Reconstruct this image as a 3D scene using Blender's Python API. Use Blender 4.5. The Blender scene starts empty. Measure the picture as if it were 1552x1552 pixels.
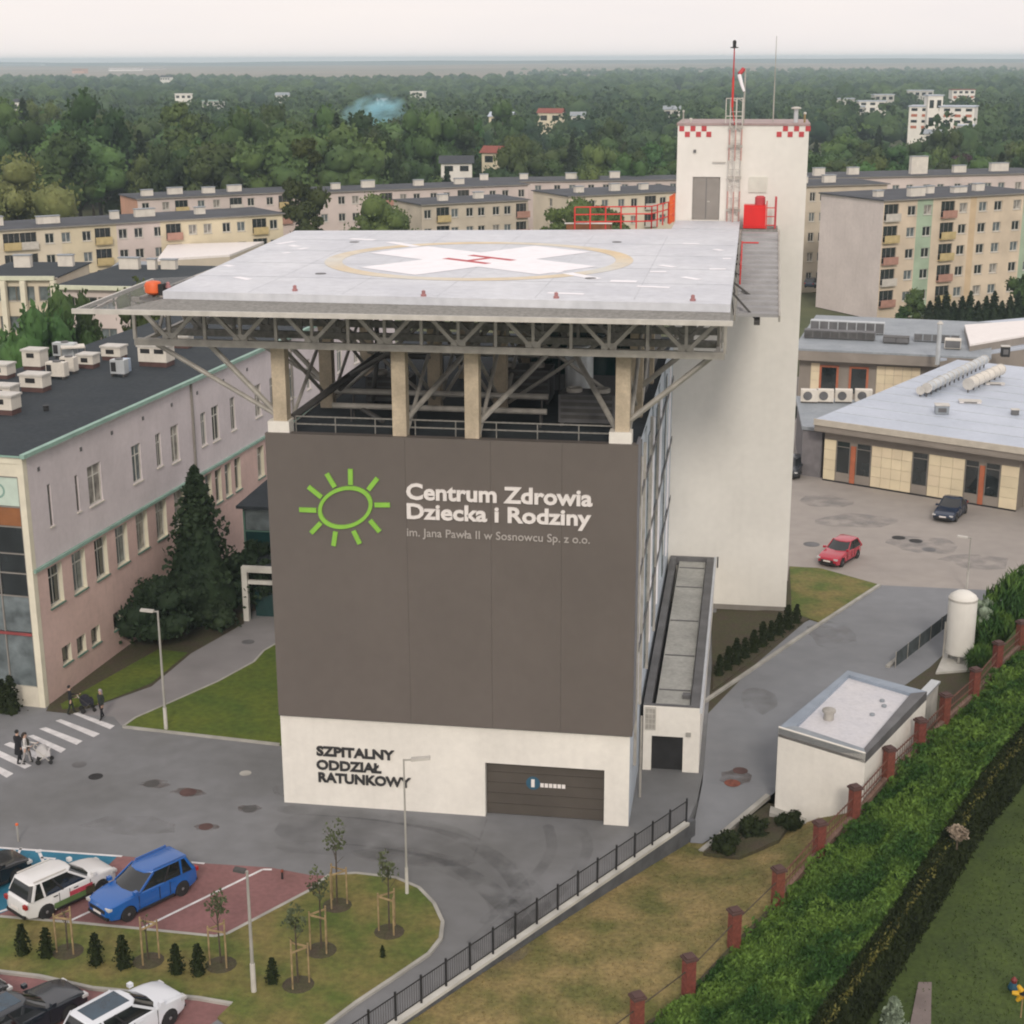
import bpy, bmesh, math, random
import numpy as np
from mathutils import Matrix, Vector
random.seed(7)
S = bpy.context.scene
C = S.collection

# ------------------------------------------------------------------ camera
F, CX, CY, CAMH = 2350.0, 776.0, 776.0, 34.0
YAW, PITCH, ROLL = 0.1548, 0.2848, -0.0036
def cam_axes():
    cy, sy = math.cos(YAW), math.sin(YAW)
    f = Vector((-sy * math.cos(PITCH), cy * math.cos(PITCH), -math.sin(PITCH)))
    r = Vector((cy, sy, 0)); u = r.cross(f)
    cr, sr = math.cos(ROLL), math.sin(ROLL)
    return r * cr + u * sr, -r * sr + u * cr, f
CR, CU, CF = cam_axes()
CO = Vector((0, 0, CAMH))
cam_data = bpy.data.cameras.new('camera')
cam_data.sensor_width = 36.0
cam_data.lens = 36.0 * F / 1552.0
cam_data.clip_start = 0.5
cam_data.clip_end = 60000.0
cam = bpy.data.objects.new('camera', cam_data)
C.objects.link(cam)
cam.matrix_world = Matrix(((CR.x, CU.x, -CF.x, CO.x), (CR.y, CU.y, -CF.y, CO.y), (CR.z, CU.z, -CF.z, CO.z), (0, 0, 0, 1)))
S.camera = cam

# ------------------------------------------------------------------ light
S.view_settings.view_transform = 'Standard'
S.view_settings.look = 'None'
S.view_settings.exposure = 0.0
S.view_settings.gamma = 1.0
S.view_settings.use_curve_mapping = False
S.render.engine = 'CYCLES'
S.cycles.filter_width = 2.0
S.cycles.max_bounces = 6
S.cycles.diffuse_bounces = 3
S.cycles.glossy_bounces = 3
S.cycles.transmission_bounces = 4
S.cycles.volume_bounces = 2
S.cycles.transparent_max_bounces = 8
S.cycles.use_denoising = True
SUN_EL, SUN_AZ = math.radians(32), math.radians(170)   # azimuth clockwise from +Y
world = bpy.data.worlds.new('World')
S.world = world
world.use_nodes = True
nt = world.node_tree
bg = nt.nodes['Background']
sky = nt.nodes.new('ShaderNodeTexSky')
sky.sky_type = 'NISHITA'
sky.sun_disc = False
sky.sun_elevation = SUN_EL
sky.sun_rotation = SUN_AZ
sky.dust_density = 3.0
mixn = nt.nodes.new('ShaderNodeMix'); mixn.data_type = 'RGBA'
mixn.inputs[0].default_value = 0.88
nt.links.new(sky.outputs[0], mixn.inputs[6])
# even overcast veil with faint soft streaks of cloud
tc = nt.nodes.new('ShaderNodeTexCoord')
mp = nt.nodes.new('ShaderNodeMapping'); mp.inputs['Scale'].default_value = (1.5, 1.5, 9.0)
nz = nt.nodes.new('ShaderNodeTexNoise'); nz.inputs['Scale'].default_value = 2.2; nz.inputs['Detail'].default_value = 4
ramp = nt.nodes.new('ShaderNodeValToRGB')
ramp.color_ramp.elements[0].position = 0.3; ramp.color_ramp.elements[0].color = (10.2, 9.55, 9.45, 1)
ramp.color_ramp.elements[1].position = 0.7; ramp.color_ramp.elements[1].color = (11.2, 10.3, 9.85, 1)
nt.links.new(tc.outputs['Generated'], mp.inputs[0]); nt.links.new(mp.outputs[0], nz.inputs['Vector'])
nt.links.new(nz.outputs['Fac'], ramp.inputs[0]); nt.links.new(ramp.outputs[0], mixn.inputs[7])
nt.links.new(mixn.outputs[2], bg.inputs['Color'])
bg.inputs['Strength'].default_value = 0.1
sun_data = bpy.data.lights.new('sun', 'SUN')
sun_data.energy = 1.5
sun_data.angle = math.radians(10)
sun_data.color = (1.0, 0.90, 0.78)
sun = bpy.data.objects.new('sun', sun_data)
C.objects.link(sun)
sd = Vector((math.sin(SUN_AZ) * math.cos(SUN_EL), math.cos(SUN_AZ) * math.cos(SUN_EL), math.sin(SUN_EL)))
sun.rotation_euler = sd.to_track_quat('Z', 'Y').to_euler()
sun.location = (-40, -40, 90)

# ------------------------------------------------------------------ placing helpers: picture point -> place in the world
def ray(px, py):
    return CR * ((px - CX) / F) - CU * ((py - CY) / F) + CF
def G(px, py, z=0.0):
    d = ray(px, py); return CO + d * ((z - CAMH) / d.z)
def V(px, py, y):
    d = ray(px, py); return CO + d * (y / d.y)
def g2(px, py, z=0.0):
    p = G(px, py, z); return (p.x, p.y)

# ------------------------------------------------------------------ materials
MATS = {}
def mat(name, col, rough=0.8, var=0.12, scale=1.5, bump=0.0, bscale=12.0, col2=None, metal=0.0, spec=0.5, rnd=0.0, coord='Object', detail=5.0, thr=None, dirt=0.0, dirtcol=(0.05, 0.045, 0.04)):
    """base colour broken up by noise (wear, weathering), optional second colour in patches, fine relief"""
    if name in MATS: return MATS[name]
    m = bpy.data.materials.new(name); m.use_nodes = True
    n, l = m.node_tree.nodes, m.node_tree.links
    b = n['Principled BSDF']
    b.inputs['Roughness'].default_value = rough
    b.inputs['Metallic'].default_value = metal
    b.inputs['Specular IOR Level'].default_value = spec
    tc = n.new('ShaderNodeTexCoord')
    def noise(sc, det=detail):
        t = n.new('ShaderNodeTexNoise'); t.inputs['Scale'].default_value = sc; t.inputs['Detail'].default_value = det
        l.new(tc.outputs[coord], t.inputs['Vector']); return t
    def ramp(src, a, bb, c0, c1):
        r = n.new('ShaderNodeValToRGB'); e = r.color_ramp.elements
        e[0].position = a; e[0].color = (*c0, 1); e[1].position = bb; e[1].color = (*c1, 1)
        l.new(src, r.inputs[0]); return r
    c2 = col2 or tuple(max(0, c * (1 - 2 * var)) for c in col)
    c1 = col if col2 else tuple(min(1, c * (1 + var)) for c in col)
    lo, hi = thr or (0.3, 0.7)
    r = ramp(noise(scale).outputs['Fac'], lo, hi, c2, c1)
    out = r.outputs[0]
    if col2 or dirt:
        fine = ramp(noise(scale * 9).outputs['Fac'], 0.25, 0.75, (1 - var,) * 3, (1 + var,) * 3)
        mx = n.new('ShaderNodeMix'); mx.data_type = 'RGBA'; mx.blend_type = 'MULTIPLY'; mx.inputs[0].default_value = 1
        l.new(out, mx.inputs[6]); l.new(fine.outputs[0], mx.inputs[7]); out = mx.outputs[2]
    if dirt:
        st = n.new('ShaderNodeTexNoise'); st.inputs['Scale'].default_value = 0.9; st.inputs['Detail'].default_value = 6
        mpp = n.new('ShaderNodeMapping'); mpp.inputs['Scale'].default_value = (3.0, 3.0, 0.25)
        l.new(tc.outputs[coord], mpp.inputs[0]); l.new(mpp.outputs[0], st.inputs['Vector'])
        rr = ramp(st.outputs['Fac'], 0.52, 0.78, (0, 0, 0), (dirt,) * 3)
        mx = n.new('ShaderNodeMix'); mx.data_type = 'RGBA'
        l.new(rr.outputs[0], mx.inputs[0]); l.new(out, mx.inputs[6]); mx.inputs[7].default_value = (*dirtcol, 1); out = mx.outputs[2]
    if rnd:
        oi = n.new('ShaderNodeObjectInfo'); hs = n.new('ShaderNodeHueSaturation')
        for sock, a, bb in (('Hue', 0.5 - 0.05 * rnd, 0.5 + 0.03 * rnd), ('Value', 1 - 0.5 * rnd, 1 + 0.45 * rnd)):
            mr = n.new('ShaderNodeMapRange'); mr.inputs[3].default_value = a; mr.inputs[4].default_value = bb
            if sock == 'Value':
                fr = n.new('ShaderNodeMath'); fr.operation = 'MULTIPLY'; fr.inputs[1].default_value = 7.31
                f2 = n.new('ShaderNodeMath'); f2.operation = 'FRACT'
                l.new(oi.outputs['Random'], fr.inputs[0]); l.new(fr.outputs[0], f2.inputs[0]); l.new(f2.outputs[0], mr.inputs[0])
            else: l.new(oi.outputs['Random'], mr.inputs[0])
            l.new(mr.outputs[0], hs.inputs[sock])
        l.new(out, hs.inputs['Color']); out = hs.outputs[0]
    l.new(out, b.inputs['Base Color'])
    if bump:
        bp = n.new('ShaderNodeBump'); bp.inputs['Strength'].default_value = bump; bp.inputs['Distance'].default_value = 0.05
        l.new(noise(bscale).outputs['Fac'], bp.inputs['Height']); l.new(bp.outputs[0], b.inputs['Normal'])
    MATS[name] = m
    return m
M = {}
def defmats():
    a = M
    a['clad'] = mat('brown_cladding', (0.134, 0.116, 0.105), 0.55, 0.035, 0.22, 0.15, 30, dirt=.06, dirtcol=(0.160, 0.143, 0.132))
    a['white'] = mat('white_render', (0.80, 0.775, 0.72), 0.9, 0.04, 0.4, 0.2, 60, dirt=0.10, dirtcol=(0.42, 0.39, 0.35))
    a['tower'] = mat('tower_render', (0.75, 0.735, 0.69), 0.9, 0.03, 0.3, 0.2, 60, dirt=0.07, dirtcol=(0.42, 0.40, 0.36))
    a['green'] = mat('green_sign', (0.26, 0.55, 0.07), 0.5, 0.05)
    a['signwhite'] = mat('white_lettering', (0.80, 0.76, 0.74), 0.5, 0.03)
    a['signdim'] = mat('dim_lettering', (0.42, 0.39, 0.37), 0.5, 0.03)
    a['signblack'] = mat('dark_lettering', (0.035, 0.035, 0.037), 0.5, 0.05)
    a['concrete'] = mat('column_concrete', (0.52, 0.44, 0.33), 0.9, 0.12, 1.0, 0.3, 20, dirt=0.15, dirtcol=(0.25, 0.2, 0.15))
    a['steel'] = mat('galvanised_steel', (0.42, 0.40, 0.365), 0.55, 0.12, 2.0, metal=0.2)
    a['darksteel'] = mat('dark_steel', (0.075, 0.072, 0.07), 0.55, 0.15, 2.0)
    a['lightsteel'] = mat('pale_steel', (0.55, 0.53, 0.49), 0.5, 0.08, 2.0)
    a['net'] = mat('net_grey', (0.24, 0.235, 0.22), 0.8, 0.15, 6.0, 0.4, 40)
    a['pad'] = mat('pad_coating', (0.62, 0.64, 0.68), 0.6, 0.10, 0.25, 0.1, 20, col2=(0.52, 0.54, 0.59), dirt=0.10, dirtcol=(0.8, 0.8, 0.82))
    a['padwhite'] = mat('pad_white_paint', (0.86, 0.85, 0.89), 0.6, 0.03)
    a['padyellow'] = mat('pad_yellow_paint', (0.66, 0.50, 0.28), 0.6, 0.12, 0.16, col2=(0.60, 0.60, 0.56))
    a['red'] = mat('red_paint', (0.60, 0.035, 0.03), 0.5, 0.08)
    a['checkred'] = mat('check_red', (0.47, 0.05, 0.06), 0.6, 0.05)
    a['orange'] = mat('orange_paint', (0.75, 0.13, 0.03), 0.5, 0.08)
    a['doorgrey'] = mat('door_grey', (0.25, 0.235, 0.215), 0.6, 0.06)
    a['garage'] = mat('garage_brown', (0.085, 0.073, 0.062), 0.55, 0.08, 0.6)
    a['glass'] = mat('window_glass', (0.025, 0.032, 0.034), 0.06, 0.3, 0.5, spec=0.9)
    a['glasslight'] = mat('curtained_glass', (0.16, 0.19, 0.20), 0.12, 0.25, 1.2, spec=0.8)
    a['glassteal'] = mat('teal_glass', (0.012, 0.045, 0.045), 0.08, 0.3, 0.4, spec=0.9)
    a['frame'] = mat('window_frame_white', (0.55, 0.54, 0.50), 0.6, 0.05)
    a['framegreen'] = mat('window_frame_green', (0.10, 0.20, 0.16), 0.6, 0.05)
    a['framered'] = mat('window_frame_red', (0.45, 0.14, 0.07), 0.6, 0.08)
    a['lilac'] = mat('lilac_render', (0.66, 0.605, 0.63), 0.9, 0.05, 0.4, 0.2, 40, dirt=0.12, dirtcol=(0.35, 0.31, 0.30))
    a['pink'] = mat('pink_render', (0.66, 0.48, 0.44), 0.9, 0.06, 0.4, 0.2, 40, dirt=0.15, dirtcol=(0.36, 0.24, 0.2))
    a['reveal'] = mat('cream_reveal', (0.72, 0.68, 0.55), 0.9, 0.05)
    a['mint'] = mat('mint_trim', (0.27, 0.42, 0.36), 0.6, 0.10, 1.0)
    a['tar'] = mat('roof_felt', (0.030, 0.038, 0.047), 0.9, 0.2, 0.35, 0.4, 8, col2=(0.042, 0.050, 0.057), spec=0.25)
    a['cream'] = mat('cream_render', (0.74, 0.66, 0.50), 0.85, 0.07, 0.5)
    a['creampanel'] = mat('cream_panel', (0.76, 0.66, 0.47), 0.6, 0.06, 0.6, rnd=0.12)
    a['fascia'] = mat('fascia_taupe', (0.27, 0.24, 0.21), 0.7, 0.08, 0.5)
    a['paleroof'] = mat('pale_membrane', (0.50, 0.55, 0.64), 0.5, 0.07, 0.25, 0.2, 6, col2=(0.42, 0.47, 0.55))
    a['greyroof'] = mat('grey_membrane', (0.23, 0.26, 0.29), 0.6, 0.12, 0.4, col2=(0.31, 0.34, 0.37))
    a['duct'] = mat('duct_metal', (0.55, 0.58, 0.60), 0.4, 0.08, 1.0, metal=0.3)
    a['acwhite'] = mat('ac_white', (0.68, 0.64, 0.57), 0.6, 0.06, 1.0, dirt=0.12)
    a['dark'] = mat('near_black', (0.018, 0.018, 0.02), 0.6, 0.2)
    a['plant'] = mat('plant_grey', (0.13, 0.13, 0.135), 0.6, 0.15, 1.0)
    a['asphalt'] = mat('forecourt_setts', (0.205, 0.21, 0.222), 0.85, 0.10, 0.12, 0.3, 25, col2=(0.155, 0.158, 0.162), thr=(0.38, 0.62))
    a['drive'] = mat('drive_asphalt', (0.235, 0.247, 0.268), 0.85, 0.08, 0.10, 0.3, 25, col2=(0.185, 0.192, 0.205))
    a['yard'] = mat('yard_pavers', (0.355, 0.322, 0.295), 0.9, 0.08, 0.09, 0.3, 12, col2=(0.30, 0.275, 0.255))
    a['footpath'] = mat('path_pavers', (0.25, 0.24, 0.245), 0.9, 0.08, 0.4, 0.3, 20)
    a['redpave'] = mat('red_pavers', (0.26, 0.125, 0.125), 0.9, 0.14, 0.5, 0.3, 25, col2=(0.20, 0.10, 0.095))
    a['bluepave'] = mat('blue_parking_paint', (0.02, 0.17, 0.27), 0.7, 0.14, 0.8, col2=(0.015, 0.12, 0.20))
    a['paint'] = mat('road_paint', (0.70, 0.69, 0.70), 0.7, 0.10, 2.0)
    a['kerb'] = mat('kerb_concrete', (0.38, 0.37, 0.34), 0.9, 0.12, 1.0)
    a['palewall'] = mat('pale_concrete', (0.55, 0.54, 0.50), 0.9, 0.12, 1.0)
    a['grass'] = mat('lawn_grass', (0.115, 0.145, 0.014), 0.95, 0.28, 0.35, 0.8, 18, col2=(0.060, 0.105, 0.010))
    a['grass2'] = mat('island_grass', (0.19, 0.155, 0.05), 0.95, 0.30, 0.45, 0.8, 14, col2=(0.085, 0.12, 0.02), thr=(0.35, 0.65))
    a['drygrass'] = mat('dry_grass', (0.27, 0.205, 0.085), 0.95, 0.32, 0.5, 0.9, 14, col2=(0.125, 0.125, 0.035), thr=(0.35, 0.62))
    a['greytread'] = mat('tread_grey', (0.36, 0.36, 0.37), 0.7, 0.08, 1.0)
    a['padseam'] = mat('pad_seam', (0.50, 0.52, 0.56), 0.7, 0.1)
    a['bark2'] = mat('rusty_rail', (0.16, 0.07, 0.05), 0.8, 0.2)
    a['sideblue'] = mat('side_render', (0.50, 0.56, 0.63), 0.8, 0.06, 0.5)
    a['leafolive'] = mat('olive_leaf', (0.185, 0.200, 0.075), 0.8, 0.25, 0.3, col2=(0.105, 0.125, 0.042), spec=0.2)
    a['leaflight'] = mat('light_leaf', (0.115, 0.155, 0.045), 0.8, 0.25, 0.3, col2=(0.060, 0.095, 0.028), spec=0.2)
    a['glasscurtain'] = mat('window_with_curtain', (0.34, 0.32, 0.29), 0.25, 0.3, 1.5, spec=0.7)
    a['soil'] = mat('bark_mulch', (0.070, 0.052, 0.037), 0.95, 0.35, 1.2, 0.8, 14, col2=(0.06, 0.062, 0.025))
    a['gardengrass'] = mat('garden_lawn', (0.062, 0.095, 0.018), 0.95, 0.30, 0.6, 0.8, 14, col2=(0.038, 0.062, 0.014))
    a['brick'] = mat('brick_red', (0.21, 0.062, 0.042), 0.9, 0.2, 5.0, 0.4, 12, rnd=0.15)
    a['brickcap'] = mat('pillar_cap', (0.10, 0.055, 0.05), 0.9, 0.15)
    a['bark'] = mat('bark', (0.09, 0.07, 0.05), 0.95, 0.25, 3.0)
    a['stake'] = mat('stake_wood', (0.34, 0.25, 0.13), 0.9, 0.2, 3.0)
    a['leaf'] = mat('broad_leaf', (0.074, 0.122, 0.034), 0.75, 0.25, 0.16, col2=(0.032, 0.066, 0.022), rnd=1.0, spec=0.2)
    a['leafdark'] = mat('dark_leaf', (0.030, 0.048, 0.022), 0.75, 0.3, 0.3, col2=(0.017, 0.032, 0.016), rnd=0.4, spec=0.2)
    a['leafyoung'] = mat('young_leaf', (0.105, 0.125, 0.065), 0.8, 0.3, 2.0, spec=0.2)
    a['leafwood'] = mat('far_wood_leaf', (0.072, 0.114, 0.042), 0.85, 0.35, 0.05, col2=(0.022, 0.046, 0.024), spec=0.1, thr=(0.36, 0.64), detail=3.0)
    a['ivy'] = mat('ivy_leaf', (0.120, 0.205, 0.042), 0.8, 0.35, 0.45, col2=(0.038, 0.092, 0.024), spec=0.15, thr=(0.40, 0.60))
    a['hedge'] = mat('thuja_leaf', (0.026, 0.036, 0.011), 0.85, 0.3, 1.0, col2=(0.012, 0.019, 0.007), spec=0.2)
    a['silver'] = mat('silver_leaf', (0.24, 0.30, 0.22), 0.8, 0.2, 2.0, spec=0.2)
    a['purple'] = mat('purple_leaf', (0.05, 0.018, 0.028), 0.8, 0.3, 0.5, spec=0.2)
    a['tyre'] = mat('tyre_rubber', (0.02, 0.02, 0.021), 0.8, 0.1)
    a['rim'] = mat('alloy_rim', (0.30, 0.30, 0.31), 0.4, 0.1, metal=0.6)
    a['carglass'] = mat('car_glass', (0.012, 0.015, 0.017), 0.05, 0.2, spec=0.8)
    a['light'] = mat('headlight_glass', (0.55, 0.55, 0.55), 0.1, 0.1)
    a['tail'] = mat('tail_light', (0.35, 0.02, 0.02), 0.2, 0.1)
    a['lamp'] = mat('lamp_post_grey', (0.42, 0.41, 0.38), 0.5, 0.08, metal=0.2)
    a['skin'] = mat('skin', (0.50, 0.32, 0.24), 0.6, 0.05)
    a['ground'] = mat('rough_ground', (0.10, 0.10, 0.045), 0.95, 0.25, 0.02, col2=(0.055, 0.075, 0.028))
    a['field'] = mat('far_field', (0.30, 0.22, 0.16), 0.95, 0.15, 0.002, col2=(0.14, 0.125, 0.075))
    a['ridge'] = mat('far_ridge_woods', (0.04, 0.055, 0.032), 0.95, 0.2, 0.003)
defmats()

# ------------------------------------------------------------------ mesh helpers
class MB:
    """collects shapes for ONE mesh; xf = local frame of what is added"""
    def __init__(s): s.v = []; s.f = []; s.mi = []; s.xf = Matrix.Identity(4); s.m = 0
    def vert(s, p): s.v.append(tuple(s.xf @ Vector(p))); return len(s.v) - 1
    def face(s, pts): s.f.append([s.vert(p) for p in pts]); s.mi.append(s.m); return s
    def box(s, x0, x1, y0, y1, z0, z1):
        i = [s.vert(p) for p in ((x0, y0, z0), (x1, y0, z0), (x1, y1, z0), (x0, y1, z0), (x0, y0, z1), (x1, y0, z1), (x1, y1, z1), (x0, y1, z1))]
        for q in ((0, 3, 2, 1), (4, 5, 6, 7), (0, 1, 5, 4), (1, 2, 6, 5), (2, 3, 7, 6), (3, 0, 4, 7)):
            s.f.append([i[k] for k in q]); s.mi.append(s.m)
        return s
    def prism(s, poly, z0, z1):
        """poly: (x, y) counter-clockwise seen from above"""
        if sum(poly[i - 1][0] * poly[i][1] - poly[i][0] * poly[i - 1][1] for i in range(len(poly))) < 0: poly = poly[::-1]
        za = z0 if callable(z0) else (lambda x, y: z0); zb = z1 if callable(z1) else (lambda x, y: z1)
        a = [s.vert((x, y, za(x, y))) for x, y in poly]; b = [s.vert((x, y, zb(x, y))) for x, y in poly]
        n = len(poly)
        for k in range(n):
            j = (k + 1) % n; s.f.append([a[k], a[j], b[j], b[k]]); s.mi.append(s.m)
        s.f.append(b); s.mi.append(s.m); s.f.append(a[::-1]); s.mi.append(s.m)
        return s
    def bar(s, p, q, w, h=None, up=(0, 0, 1)):
        """square bar from p to q"""
        p, q = Vector(p), Vector(q); h = h or w; d = (q - p).normalized(); u = Vector(up)
        if abs(d.dot(u)) > 0.99: u = Vector((0, 1, 0))
        r = d.cross(u).normalized() * w / 2; t = r.cross(d).normalized() * h / 2
        i = [s.vert(c + r * a + t * b) for c in (p, q) for a, b in ((-1, -1), (1, -1), (1, 1), (-1, 1))]
        for k in ((0, 1, 5, 4), (1, 2, 6, 5), (2, 3, 7, 6), (3, 0, 4, 7), (3, 2, 1, 0), (4, 5, 6, 7)):
            s.f.append([i[x] for x in k]); s.mi.append(s.m)
        return s
    def tube(s, p, q, r0, r1=None, n=8, caps=True):
        p, q = Vector(p), Vector(q); r1 = r0 if r1 is None else r1; d = (q - p).normalized()
        u = Vector((1, 0, 0)) if abs(d.x) < 0.9 else Vector((0, 1, 0))
        a = d.cross(u).normalized(); b = d.cross(a)
        i0 = [s.vert(p + (a * math.cos(2 * math.pi * k / n) + b * math.sin(2 * math.pi * k / n)) * r0) for k in range(n)]
        i1 = [s.vert(q + (a * math.cos(2 * math.pi * k / n) + b * math.sin(2 * math.pi * k / n)) * r1) for k in range(n)]
        for k in range(n):
            j = (k + 1) % n; s.f.append([i0[k], i0[j], i1[j], i1[k]]); s.mi.append(s.m)
        if caps:
            s.f.append(i0[::-1]); s.mi.append(s.m); s.f.append(i1); s.mi.append(s.m)
        return s
    def lathe(s, c, prof, n=16):
        """prof: (r, z) from bottom to top round the vertical through c"""
        rings = [[s.vert((c[0] + r * math.cos(2 * math.pi * k / n), c[1] + r * math.sin(2 * math.pi * k / n), c[2] + z)) for k in range(n)] for r, z in prof]
        for a, b in zip(rings, rings[1:]):
            for k in range(n):
                j = (k + 1) % n; s.f.append([a[k], a[j], b[j], b[k]]); s.mi.append(s.m)
        s.f.append(rings[0][::-1]); s.mi.append(s.m); s.f.append(rings[-1]); s.mi.append(s.m)
        return s
    def mesh(s, name, mats, smooth=False):
        me = bpy.data.meshes.new(name); me.from_pydata(s.v, [], s.f)
        for m in (mats if isinstance(mats, (list, tuple)) else [mats]): me.materials.append(m)
        if any(s.mi): me.polygons.foreach_set('material_index', s.mi)
        if smooth:
            me.polygons.foreach_set('use_smooth', [True] * len(s.f))
            me.set_sharp_from_angle(angle=math.radians(smooth if smooth > 1 else 40))
        me.update()
        return me
    def build(s, name, mats, parent=None, smooth=False):
        return put(name, s.mesh(name, mats, smooth), parent)
def put(name, me, parent=None, local=None):
    """link an object; local given: it sits in its parent's frame, else its vertices are world coordinates"""
    o = bpy.data.objects.new(name, me); C.objects.link(o)
    if parent:
        o.parent = parent
        if local is None: o.matrix_parent_inverse = world_of(parent).inverted()
        else: o.matrix_local = local
    elif local is not None: o.matrix_local = local
    return o
def world_of(o):
    m = o.matrix_basis.copy()
    if o.parent: m = world_of(o.parent) @ o.matrix_parent_inverse @ m
    return m
def tag(o, label=None, cat=None, group=None, kind=None):
    if label: o['label'] = label
    if cat: o['category'] = cat
    if group: o['group'] = group
    if kind: o['kind'] = kind
    return o
def thing(name, label, cat, loc=(0, 0, 0), rz=0.0, group=None):
    o = bpy.data.objects.new(name, None); C.objects.link(o)
    o.empty_display_size = 0.3
    o.matrix_basis = Matrix.Translation(Vector((loc[0], loc[1], loc[2] if len(loc) > 2 else 0.0))) @ Matrix.Rotation(rz, 4, 'Z')
    return tag(o, label, cat, group)
CHILD = {}
def dup(root, loc, rz=0.0, label=None, group=None, scale=1.0):
    """copy of a thing with its parts and sub-parts"""
    r = root.copy(); C.objects.link(r)
    sc = scale if isinstance(scale, tuple) else (scale,) * 3
    r.matrix_basis = Matrix.Translation(Vector(loc)) @ Matrix.Rotation(rz, 4, 'Z') @ Matrix.Diagonal((*sc, 1))
    if label: r['label'] = label
    if group: r['group'] = group
    if root not in CHILD: CHILD[root] = [(c, list(c.children)) for c in root.children]
    for ch, subs in CHILD[root]:
        c = ch.copy(); C.objects.link(c); c.parent = r
        for sb in subs:
            d = sb.copy(); C.objects.link(d); d.parent = c
    return r
def struct(name, mb, m, smooth=False):
    o = mb.build(name, m, None, smooth); o['kind'] = 'structure'; return o
def sheet(name, poly, m, z=0.0, depth=0.5):
    """a slab of ground surface, top at z"""
    return struct(name, MB().prism(poly, (lambda x, y: (z(x, y) if callable(z) else z) - depth), z), m)
def frame_of(o, d):
    """facade frame: local x along d (to the right for someone facing the wall), local y INTO the wall, z up"""
    d = Vector((d[0], d[1], 0)).normalized(); n = Vector((-d.y, d.x, 0))
    return Matrix(((d.x, n.x, 0, o[0]), (d.y, n.y, 0, o[1]), (0, 0, 1, o[2] if len(o) > 2 else 0), (0, 0, 0, 1)))
def wall(mb, fr, L, z0, z1, holes, rev=0.16, s0=0.0):
    """wall face in frame fr with real openings (s, z, w, h) and their reveals"""
    mb.xf = fr
    xs = sorted({s0, L} | {h[0] for h in holes} | {h[0] + h[2] for h in holes})
    zs = sorted({z0, z1} | {h[1] for h in holes} | {h[1] + h[3] for h in holes})
    xs = [x for x in xs if s0 <= x <= L]; zs = [z for z in zs if z0 <= z <= z1]
    for a, b in zip(xs, xs[1:]):
        run = None
        for c, d in zip(zs, zs[1:]):
            xm, zm = (a + b) / 2, (c + d) / 2
            inside = any(h[0] < xm < h[0] + h[2] and h[1] < zm < h[1] + h[3] for h in holes)
            if not inside: mb.face([(a, 0, c), (b, 0, c), (b, 0, d), (a, 0, d)])
    for h in holes:
        a, b, c, d = h[0], h[0] + h[2], h[1], h[1] + h[3]; k = mb.m
        mb.m = h[4] if len(h) > 4 else k
        mb.face([(a, 0, c), (a, rev, c), (a, rev, d), (a, 0, d)]); mb.face([(b, 0, c), (b, 0, d), (b, rev, d), (b, rev, c)])
        mb.face([(a, 0, d), (a, rev, d), (b, rev, d), (b, 0, d)])
        if c > .05: mb.face([(a, 0, c), (b, 0, c), (b, rev, c), (a, rev, c)])
        mb.m = k
    mb.xf = Matrix.Identity(4)
WIN = {}
def window(parent, fr, s, z, w, h, rev=0.16, cols=2, bar=None, fm='frame', gm='glass', sill=None, name='window', fw=0.07):
    """window part with its frame as the mesh; pane and sill are sub-parts; alike windows share mesh data"""
    key = (round(w, 2), round(h, 2), rev, cols, bar, fm, gm, sill, fw)
    if key not in WIN:
        f = MB(); t = fw; r0 = rev - .06
        f.box(0, t, r0, rev, 0, h).box(w - t, w, r0, rev, 0, h).box(t, w - t, r0, rev, 0, t).box(t, w - t, r0, rev, h - t, h)
        for k in range(1, cols): f.box(w * k / cols - t / 2, w * k / cols + t / 2, r0 + .01, rev, t, h - t)
        if bar: f.box(t, w - t, r0 + .015, rev, h * bar - t / 2, h * bar + t / 2)
        p = MB().face([(0, rev - .012, 0), (w, rev - .012, 0), (w, rev - .012, h), (0, rev - .012, h)])
        sl = MB().box(-.06, w + .06, -.09, rev - .065, -.07, -.005) if sill else None
        WIN[key] = (f.mesh('window_frame', M[fm]), p.mesh('pane', M[gm]), sl.mesh('sill', M[sill]) if sill else None)
    a, b, c = WIN[key]
    if fm == 'frame' and w > .8 and random.random() < .34:
        k2 = key + ('alt', random.choice(('glasscurtain', 'glasslight')))
        if k2 not in WIN: b2 = b.copy(); b2.materials[0] = M[k2[-1]]; WIN[k2] = b2
        b = WIN[k2]
    o = put(name, a, parent, world_of(parent).inverted() @ fr @ Matrix.Translation((s, 0, z)))
    put('pane', b, o, Matrix.Identity(4))
    if c: put('sill', c, o, Matrix.Identity(4))
    return o
# ================================================================== GROUND, ROADS, LAWNS
def far_disc():
    b = MB()
    b.face([(-9000, -400, -1.4), (9000, -400, -1.4), (9000, 16000, -1.4), (-9000, 16000, -1.4)])
    struct('ground', b, M['ground'])
far_disc()
ZR = (-2.07, 65.1); ZL = (-11.88, 48.07)            # far and near end of the railing wall
ZL2 = (-16.5, 40.05)
sheet('forecourt', [(-75, 25), (-25.2, 25), ZL2, ZL, ZR, (-1.7, 67.4), (-1.5, 70.6), (-1.5, 96), (-75, 96)], M['asphalt'], 0.0, 1.3)
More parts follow.
